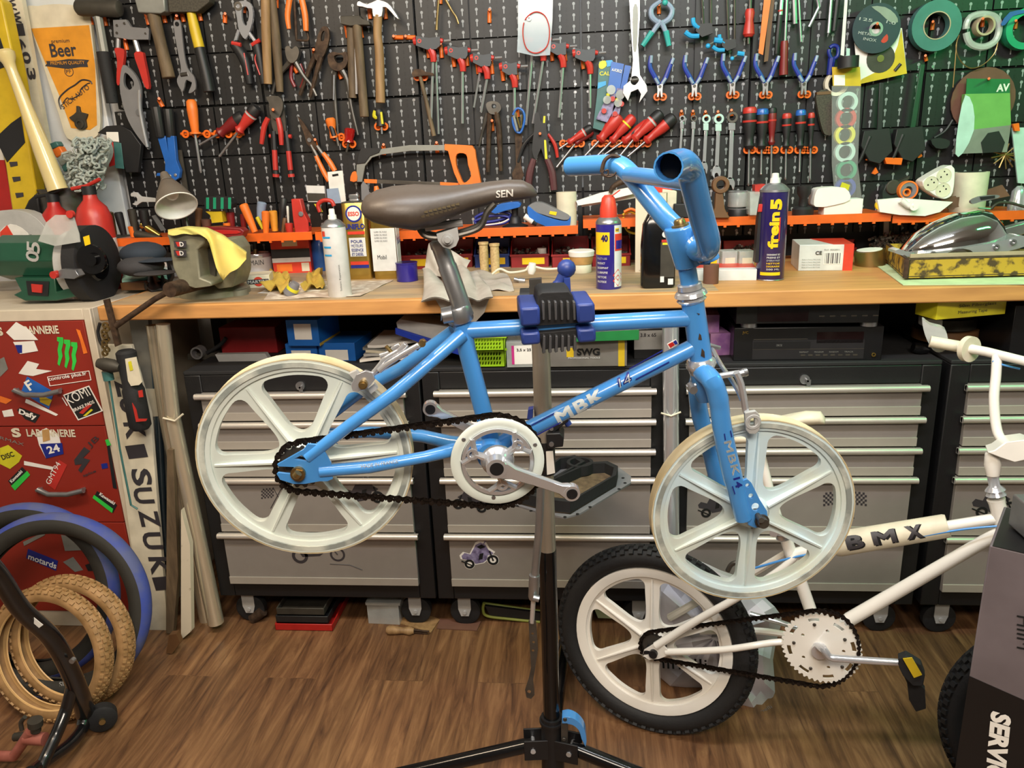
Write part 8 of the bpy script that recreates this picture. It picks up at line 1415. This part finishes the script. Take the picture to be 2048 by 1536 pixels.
mk('pink_jack', 'faded pink metal frame piece with dark nuts at the lower left corner', 'frame part', PL((0, 1.45, 0)), [('tube', 'pinkm', ('R', [(-40, 1512), (28, 1512), (62, 1462)], 10, 0)), ('tube', 'pinkm', ('R', [(52, 1476), (90, 1478)], 12, .0)), ('nut', 'ham', ('L', (70, 1440), (72, 1462), [(0, 13), (.5, 13), (.6, 9), (1, 9)], 0)), ('dark_bar', 'ham', ('R', [(30, 1474), (58, 1470)], 8, -.02)), ('hook', 'ham', ('R', c2([(44, 1460), (42, 1445), (50, 1434)]), 4, 0))])
# ================= UNDER THE BENCH =================
struct('shade_panel_1', G().bx(-1.38, 3.1, 2.70, 2.719, 0, 1.3), 'toolblk')  # added black sheet over the pale wall, standing in for under-bench shade
spec('navyb', '1a3bb0', .4); spec('magenta', 'd0358a', .5); spec('basketd', '8a9440', .5)
TZ = CZT+.012
def ub(name, lab, cat_, fl_, fr, yt, depth, mat, z=TZ, **k): return boxon(name, lab, cat_, fl_, fr, yt, depth, mat, z=z, **k)
spec('boxblue', '1763b8', .45, v=.04); spec('swg', '6f6c66', .5); spec('stereo', '131416', .35); spec('violetb', '8a5a9a', .5, c2='b98ab8', sc=18, rng=(.4, .6)); spec('screen', '1c0f10', .1); spec('greenb', '1a7a3c', .5); spec('basket', '9ccb1e', .45)
def lbl(t, A, B, u, n, H_, x0, x1, z0, z1, m='paper'): return bface(t, A, u, n, H_, (B-A).length, x0, x1, z0, z1, m, 'label')
t = ub('storage_bin', 'dark red plastic bin lying upside down on the left cabinet', 'bin', (444, 708), (556, 706), 655, .12, 'binred', bev=.003)[0]
ub('storage_bin', 'second dark red bin standing behind the blue boxes', 'bin', (556, 690), (610, 690), 640, .1, 'binred', bev=.003)
for a in (('blue cardboard box with white label, lower left of the stack', (574, 722), (636, 722), 688, TZ), ('blue cardboard box with white label, lower right of the stack', (640, 722), (712, 722), 686, TZ)):
 r_ = ub('blue_box', a[0], 'box', a[1], a[2], a[3], .16, 'boxblue', group='blue boxes on the left cabinet'); lbl(*r_, .18, .8, .05, .62)
z2 = aty(600, 688, r_[1].y).z
r_ = ub('blue_box', 'blue cardboard box with white label on top of the stack', 'box', (577, 692), (640, 692), 640, .16, 'boxblue', z=z2, group='blue boxes on the left cabinet'); lbl(*r_, .24, .78, .25, .85); part('yellow_edge', G().poly([r_[2], r_[2]+r_[4]*.16, r_[2]+r_[4]*.16+V((0, 0, .008)), r_[2]+V((0, 0, .008))], r_[3]*.0008), 'yellow', r_[0])
for i, (x0, x1, y) in enumerate(((720, 850, 726), (728, 845, 718), (732, 850, 710), (726, 842, 702), (735, 838, 694))):
 A, B = atz(x0, y, TZ+.012*i), atz(x1, y, TZ+.012*i); g = G(); g.sheet(lambda a, b: V((A.x+(B.x-A.x)*a, 2.12+.2*b+.01*a, TZ+.012*i+.010+.006*sin(a*4+i))), 8, 3, .008); solo('paper_stack', g, ('paper', 'lgrey', 'cream', 'hgrey', 'paper')[i], 'loose booklet in the pile behind the rear brake, %s' % ('lowest', 'second', 'third', 'fourth', 'topmost')[i], 'paper')
t = mk('folder', 'blue and white tilted plastic folder under the bench behind the seat tube', 'folder', PL((0, 2.12, 0)), [('cover', 'lgrey', ('P', [(792, 645), (800, 638), (905, 655), (925, 700), (900, 698), (796, 664)], .12, -.1)), ('blue_spine', 'navyb', ('P', [(790, 656), (880, 684), (925, 700), (922, 712), (870, 696), (790, 668)], .01, .021))], bev=.002)
def basket(lab, x0, x1, yb, yt, z):
 A, B = atz(x0, yb, z), atz(x1, yb, z); Y = A.y; H_ = aty(x0, yt, Y).z-z; n_ = int((B.x-A.x)/.008); lp = [[V((A.x, Y, z)), V((B.x, Y, z)), V((B.x+.004, Y, z+H_)), V((A.x-.004, Y, z+H_))]]
 for j in range(3):
  for i in range(1, n_-1):
   x = A.x+i*.008+.002; zz0 = z+H_*(.14+.24*j); lp.append([V((x, Y, zz0)), V((x+.002, Y, zz0+H_*.16)), V((x+.006, Y, zz0+H_*.16)), V((x+.004, Y, zz0))])
 t = thing('basket', lab, 'basket', ((A.x+B.x)/2, Y+.07, z), 'green plastic baskets'); g = G(); g.poly(lp, (0, .002, 0)); g.bx(A.x, A.x+.002, Y, Y+.14, z, z+H_); g.bx(B.x-.002, B.x, Y, Y+.14, z, z+H_); g.bx(A.x, B.x, Y+.138, Y+.14, z, z+H_); g.bx(A.x, B.x, Y, Y+.14, z, z+.002)
 part('basket_body', g, 'basket', t); part('basket_rim', G().bx(A.x-.008, B.x+.008, Y-.006, Y, z+H_-.006, z+H_), 'basket', t)
 return z+H_
z3 = basket('lime green slotted plastic basket, lower of two', 940, 1010, 735, 697, TZ); basket('lime green slotted plastic basket, upper of two', 944, 1008, 702, 672, z3+.001)
r_ = ub('tub', 'clear plastic tub with pink and white label next to the green baskets', 'tub', (1014, 735), (1066, 734), 684, .1, 'smoke'); lbl(*r_, .3, 1, .12, .85); lbl(*r_, .2, .34, .12, .85, 'magenta'); L_ = (r_[2]-r_[1]).length; btext(r_[0], r_[1], r_[3], r_[4], r_[5], L_, '3,5 x 25', .4, .95, .62, .12, 'sticker', .02)
r_ = ub('tool_box', 'grey and yellow SWG cardboard box behind the stand pole', 'box', (1096, 734), (1254, 732), 680, .14, 'swg'); L_ = (r_[2]-r_[1]).length; lbl(*r_, .89, .97, 0, 1, 'yellow'); lbl(*r_, .24, .33, .36, .7, 'yellow'); btext(r_[0], r_[1], r_[3], r_[4], r_[5], L_, 'SWG', .37, .66, .42, .26, 'barin', .04, .0018); btext(r_[0], r_[1], r_[3], r_[4], r_[5], L_, 'PROFESSIONAL TOOLS', .26, .66, .3, .06, 'tinw', 0)
ztop_ = TZ+r_[5]
r_ = ub('green_box', 'flat green cardboard box lying on the grey SWG box', 'box', (1150, 684), (1278, 680), 655, .13, 'greenb', z=ztop_+.001)
r_ = ub('paint_box', 'dark box with pale label standing right of the SWG box', 'box', (1268, 718), (1330, 717), 655, .12, 'toolblk'); lbl(*r_, .0, .95, .3, .9, 'lgrey'); L_ = (r_[2]-r_[1]).length; btext(r_[0], r_[1], r_[3], r_[4], r_[5], L_, '3.8 x 65', .2, .7, .7, .12, 'sticker', .02)
mk('round_tin', 'yellow banded round tin right of the dark labelled box', 'tin', PL((0, 2.15, 0)), [('tin', 'gold', ('L', (1336, 642), (1340, 716), [(0, 12), (1, 12)], -.03))])
mk('chrome_tube', 'tall chrome tube standing between two cabinets behind the head tube', 'tube', PL((0, 2.012, 0)), [('tube', 'chrome', ('R', [(1341, 650), (1342, 830), (1344, 1180)], [17, 16, 15], .0, 20)), ('string_tie', 'cream', ('R', [(1322, 826), (1342, 832), (1362, 824)], 2, .022, 6))])
ub('violet_box', 'purple and pink cardboard box, lower of two beside the stereo', 'box', (1420, 712), (1460, 710), 668, .12, 'violetb', group='purple boxes'); ub('violet_box', 'purple cardboard box, upper of two beside the stereo', 'box', (1402, 668), (1438, 668), 630, .12, 'violetb', z=TZ+.058, group='purple boxes')
r_ = ub('cd_player', 'black stereo CD player marked JVC standing on the cabinet', 'stereo', (1466, 722), (1762, 720), 656, .26, 'stereo', bev=.002); t, A, B, u, n, H_ = r_; L_ = (B-A).length; q = lambda *a, **k: bface(t, A, u, n, H_, L_, *a, **k)
btext(t, A, u, n, H_, L_, 'JVC', .055, .095, .80, .10, 'gold', .02); q(.13, .88, .05, .62, 'toolblk', 'front_panel'); q(.135, .52, .36, .58, 'barin', 'disc_drawer', d=.0014); q(.56, .87, .52, .85, 'screen', 'display'); q(.13, .88, .34, .355, 'ham', 'trim_line', d=.0016); q(.135, .5, .64, .66, 'ham', 'trim_line')
g = G(); p_ = A+u*L_*.945-n*.002+V((0, 0, H_*.17)); g.ring(p_, -n, [(0, .003), (0, .0055), (.002, .0055), (.002, .003)][::-1], 16); part('headphone_jack', g, 'gold', t)
for i in range(8): q(.46+.05*i, .49+.05*i, .14, .19, 'ham', 'button', d=.0018)
for i, s_ in enumerate(('REPEAT', 'PROGRAM', 'RANDOM', 'TRACK')): btext(t, A, u, n, H_, L_, s_, .45+.1*i, .51+.1*i, .24, .04, 'hgrey')
btext(t, A, u, n, H_, L_, 'COMPACT DISC', .29, .33, .44, .06, 'hgrey')
r2 = ub('tape_deck', 'black stereo unit on round silver feet above the CD player', 'stereo', (1472, 648), (1756, 645), 606, .25, 'stereo', z=TZ+H_+.014); t, A2_, B2_, u, n, H2 = r2; bface(t, A2_, u, n, H2, L_, .14, .48, .1, .95, 'screen', 'cassette_window')
for k_ in (.1, .9): g = G(); p_ = A2_+u*L_*k_+n*.03; g.rod([p_-V((0, 0, .0135)), p_-V((0, 0, .0005))], .022, 24); part('foot', g, 'steel', t)
for i in range(6): bface(t, A2_, u, n, H2, L_, .55+.07*i, .585+.07*i, .3, .36, 'ham', 'button', d=.0016)
ub('amplifier', 'black audio amplifier cut by the right edge under the bench', 'stereo', (2016, 716), (2200, 712), 612, .25, 'stereo')
g = G();
for i, (yy, rr_, m) in enumerate(((688, 60, 'brown'), (664, 52, 'ham'), (648, 50, 'brown'))):
 c = atz(1950, 716, TZ); c = V((c.x, 2.26, TZ+.012+i*.034)); g = G(); g.rod2([c, c+V((0, 0, .03))], (0, 0, 1), [.085-.008*i]*2, 36); g.rod([c+V((0, 0, .03)), c+V((0, 0, .034))], .02, 16); solo('wooden_reel', g, m, 'round brown reel stacked behind the white grip, %s' % ('lowest', 'middle', 'topmost')[i], 'reel')
r_ = boxon('tape_box', 'bright yellow box printed Measuring Tape right under the bench', 'box', (1872, 640), (2010, 628), 606, .08, 'yell2', z=TZ+.115); L_ = (r_[2]-r_[1]).length; btext(r_[0], r_[1], r_[3], r_[4], r_[5], L_, 'Measuring Tape', .3, .72, .2, .24, 'sticker', .01); btext(r_[0], r_[1], r_[3], r_[4], r_[5], L_, '50m Fiberglass', .3, .84, .58, .22, 'olive', .0)
mk('plastic_film', 'crumpled clear plastic film wrapped round the white handlebar grip', 'film', PL(WB.at(1875, 690, -.19), radians(-20)), [('film', 'smoke', ('P', c2([(1845, 640), (1860, 650), (1890, 660), (1896, 690), (1884, 704), (1866, 700), (1850, 670)], 3, True), .03, -.02))])
mk('grey_block', 'pale grey plastic block lying above the film at right', 'block', PL((0, 2.14, 0)), [('block', 'lgrey', ('P', [(1852, 638), (1886, 640), (1884, 664), (1852, 656)], .05, 0))], bev=.002)
mk('black_plug', 'black plastic plug pieces lying left of the wrapped grip', 'plug', on(1840, 712, TZ), [('plug', 'blackg', ('L', (1826, 694), (1856, 700), [(0, 10), (.3, 12), (.6, 12), (1, 7)], -.02))])
mk('hose_clamp', 'black strap with silver roll lying on the left cabinet edge', 'clamp', on(420, 716, TZ), [('roll', 'silver', ('A', (402, 702), 12, 9, .03, -.03)), ('strap', 'toolblk', ('R', c2([(414, 706), (440, 690), (452, 676)]), 4, -.02)), ('bar', 'ham', ('P', [(375, 708), (430, 706), (432, 718), (376, 720)], .03, -.05))])
mk('metal_rail', 'white metal rail lying on the left cabinet before the red bin', 'rail', on(480, 726, TZ), [('rail', 'lgrey', ('P', [(430, 709), (530, 707), (540, 722), (440, 728)], .02, -.04))])
# ================= FLOOR =================
for i, (lab, m, y, r0) in enumerate((('flat red tray on the floor under the left cabinet, lowest of the stack', 'red', 1261, .0), ('black rimmed tray on the red one', 'toolblk', 1240, 1), ('black tray with brown crust on top of the stack', 'ham', 1224, 2))):
 A, B = atz(551, 1261, 0), atz(667, 1261, 0); Y = A.y; z = .001+i*.026; a, b = A.x+.004*i, B.x-.012*i; g = G(); g.bx(a, b, Y+.004*i, Y+.2, z, z+.004)
 for p in ((a, a+.004, Y+.004*i, Y+.2), (b-.004, b, Y+.004*i, Y+.2), (a, b, Y+.004*i, Y+.004*i+.004), (a, b, Y+.196, Y+.2)): g.bx(*p, z, z+.024)
 solo('parts_tray', g, m, lab, 'tray', bev=.002)
r_ = boxon('lunch_box', 'clear plastic box with lid on the floor between the cabinets', 'box', (737, 1247), (800, 1250), 1208, .1, 'smoke', z=0); part('lid', G().box((r_[1]+r_[2])/2+r_[4]*.05+V((0, 0, r_[5]+.004)), ((r_[2]-r_[1]).length/2+.004, .054, .005)), 'smoke', r_[0], bev=.001)
mk('wood_file', 'small tool with turned wooden handle lying on the floor', 'tool', on(810, 1268, 0), [('handle', 'wood', ('L', (773, 1260), (828, 1262), [(0, 6), (.1, 9), (.35, 8), (.6, 6), (.85, 9), (1, 5)], 0)), ('tine', 'rust', ('R', [(828, 1260), (858, 1263)], 2, .004), ('R', [(828, 1264), (855, 1267)], 2, .0))])
for lab, pts, m in (('pale wooden board under the caster right of the clear box', [(792, 1246), (862, 1266), (880, 1240), (830, 1222)], 'wood'), ('red floor tile piece under the second caster', [(874, 1258), (954, 1262), (962, 1244), (880, 1238)], 'rubdisc')):
 g = G(); g.poly([atz(x, y, .001) for x, y in pts], (0, 0, .003)); solo('wood_block', g, m, lab, 'board')
mk('green_tray', 'flat yellow green rimmed tray under the middle cabinet', 'tray', on(1020, 1244, 0), [('rim', 'basketd', ('R', c2([(968, 1206), (966, 1220), (975, 1232), (1020, 1238), (1080, 1244)]), 3, .0), ('R', c2([(966, 1206), (1020, 1214), (1080, 1222)]), 3, -.02)), ('tray_floor', 'toolblk', ('P', [(970, 1212), (1080, 1226), (1080, 1242), (980, 1232)], .01, -.01))])
mk('pipe_fitting', 'short rusty pipe piece lying on the floor beside the left caster', 'pipe', on(515, 1250, 0), [('pipe', 'rust', ('L', (505, 1238), (526, 1222), [(0, 10), (1, 10)], -.02)), ('bore', 'barin', ('L', (504, 1239), (505, 1238), [(0, 7), (1, 7)], -.02))])
mk('wood_scrap', 'small brown wood scrap on the floor at the foot of the white slat', 'scrap', on(342, 1310, 0), [('scrap', 'brown', ('P', [(338, 1270), (352, 1268), (360, 1286), (344, 1308), (332, 1306)], .02, -.02))])
mk('garden_saw', 'pale green bar lying on the floor behind the white wheel', 'bar', on(1215, 1242, 0), [('bar', 'lgreen', ('P', [(1188, 1216), (1236, 1222), (1244, 1238), (1196, 1236)], .03, -.03))])
spec('bag', 'd4d2d8', .6, c2='b9b6c0', sc=6, bump=.3); bq = PL(atz(1500, 1440, 0)+V((0, .10, 0)), radians(-8), radians(0)); rn = random.Random(3)
ol = [(1303, 1165), (1330, 1128), (1352, 1112), (1395, 1120), (1440, 1140), (1490, 1160), (1530, 1195), (1563, 1232), (1556, 1270), (1546, 1320), (1550, 1385), (1530, 1420), (1506, 1443), (1480, 1430), (1440, 1400), (1400, 1375), (1340, 1372), (1306, 1330), (1290, 1270), (1292, 1210)]
ol = c2(ol, 2, True); cx_, cy_ = 1430, 1275; secs = []
for k, (f, o_) in enumerate(((.05, .075), (.35, .07), (.6, .06), (.82, .045), (.95, .02), (1, 0), (.96, -.03), (.8, -.05), (.4, -.06), (.05, -.06))):
 secs.append([bq.at(cx_+(x-cx_)*f, cy_+(y-cy_)*f, o_+(.014*sin(i*1.3+k*.9)+.008*sin(i*2.7+k))*(1 if .1 < f < 1 else .4)-.0) for i, (x, y) in enumerate(ol)])
bg = thing('carrier_bag', 'crumpled white carrier bag with dark lettering lying behind the white wheel', 'bag', atz(1500, 1444, 0)+V((0, .05, 0))); g = G(); g.loft(secs); part('bag_body', g, 'bag', bg, sharp=.35)
text('bag_lettering', 'minelli', 'barin', bg, bq.at(1300, 1335, .094), bq.at(1414, 1342, .094), .035, bq.n, 0); text('bag_lettering', 'minelli', 'grey', bg, bq.at(1510, 1432, .06), bq.at(1545, 1415, .06), .010, bq.n, 0)
spec('boxgrey', '6d6468', .6, c2='5b5356', sc=10); spec('boxblk', '121214', .4)
Pc = CO+ray(1979, 1091)*(1.16/ray(1979, 1091).y); SB = PL(Pc, radians(-33)); zt_ = Pc.z; W_ = .34
bx2 = thing('service_box', 'large printed cardboard box marked SERVICE at the lower right', 'box', Pc+SB.u*.16-SB.n*.08-V((0, 0, zt_)))
def sbp(a, z): return V((Pc.x, Pc.y, 0))+SB.u*a+V((0, 0, z))
zl = SB.at(1946, 1354).z; zr_ = SB.at(2048, 1400); dz = (zl-zr_.z)/((zr_-V((Pc.x, Pc.y, zr_.z))).length)
g = G(); g.poly([sbp(0, 0), sbp(W_, 0), sbp(W_, zt_), sbp(0, zt_)], -SB.n*.17); part('carton', g, 'boxgrey', bx2, bev=.002)
part('black_print', G().poly([sbp(0, .001), sbp(W_, .001), sbp(W_, zl-dz*W_), sbp(0, zl)], SB.n*.0008), 'boxblk', bx2); part('top_print', G().poly([sbp(.004, zt_+.0002), sbp(W_-.004, zt_+.0002), sbp(W_-.004, zt_+.0002)-SB.n*.165, sbp(.004, zt_+.0002)-SB.n*.165], (0, 0, .0006)), 'boxblk', bx2)
text('box_lettering', 'SERVICE', 'paper', bx2, SB.at(1982, 1420, .0016), SB.at(1968, 1575, .0016), .029, SB.n, .05)
text('box_lettering', 'HIIM', 'barin', bx2, SB.at(2034, 1230, .0016), SB.at(2034, 1296, .0016), .02, SB.n, .03)
g = G(); pp = sbp(.06, zt_+.0012); g.box(pp+V((0.03, .06, .03)), (.02, .04, .028)); solo('metal_block', g, 'steel', 'grey metal tool resting on the printed box at the right edge', 'tool', bev=.003)
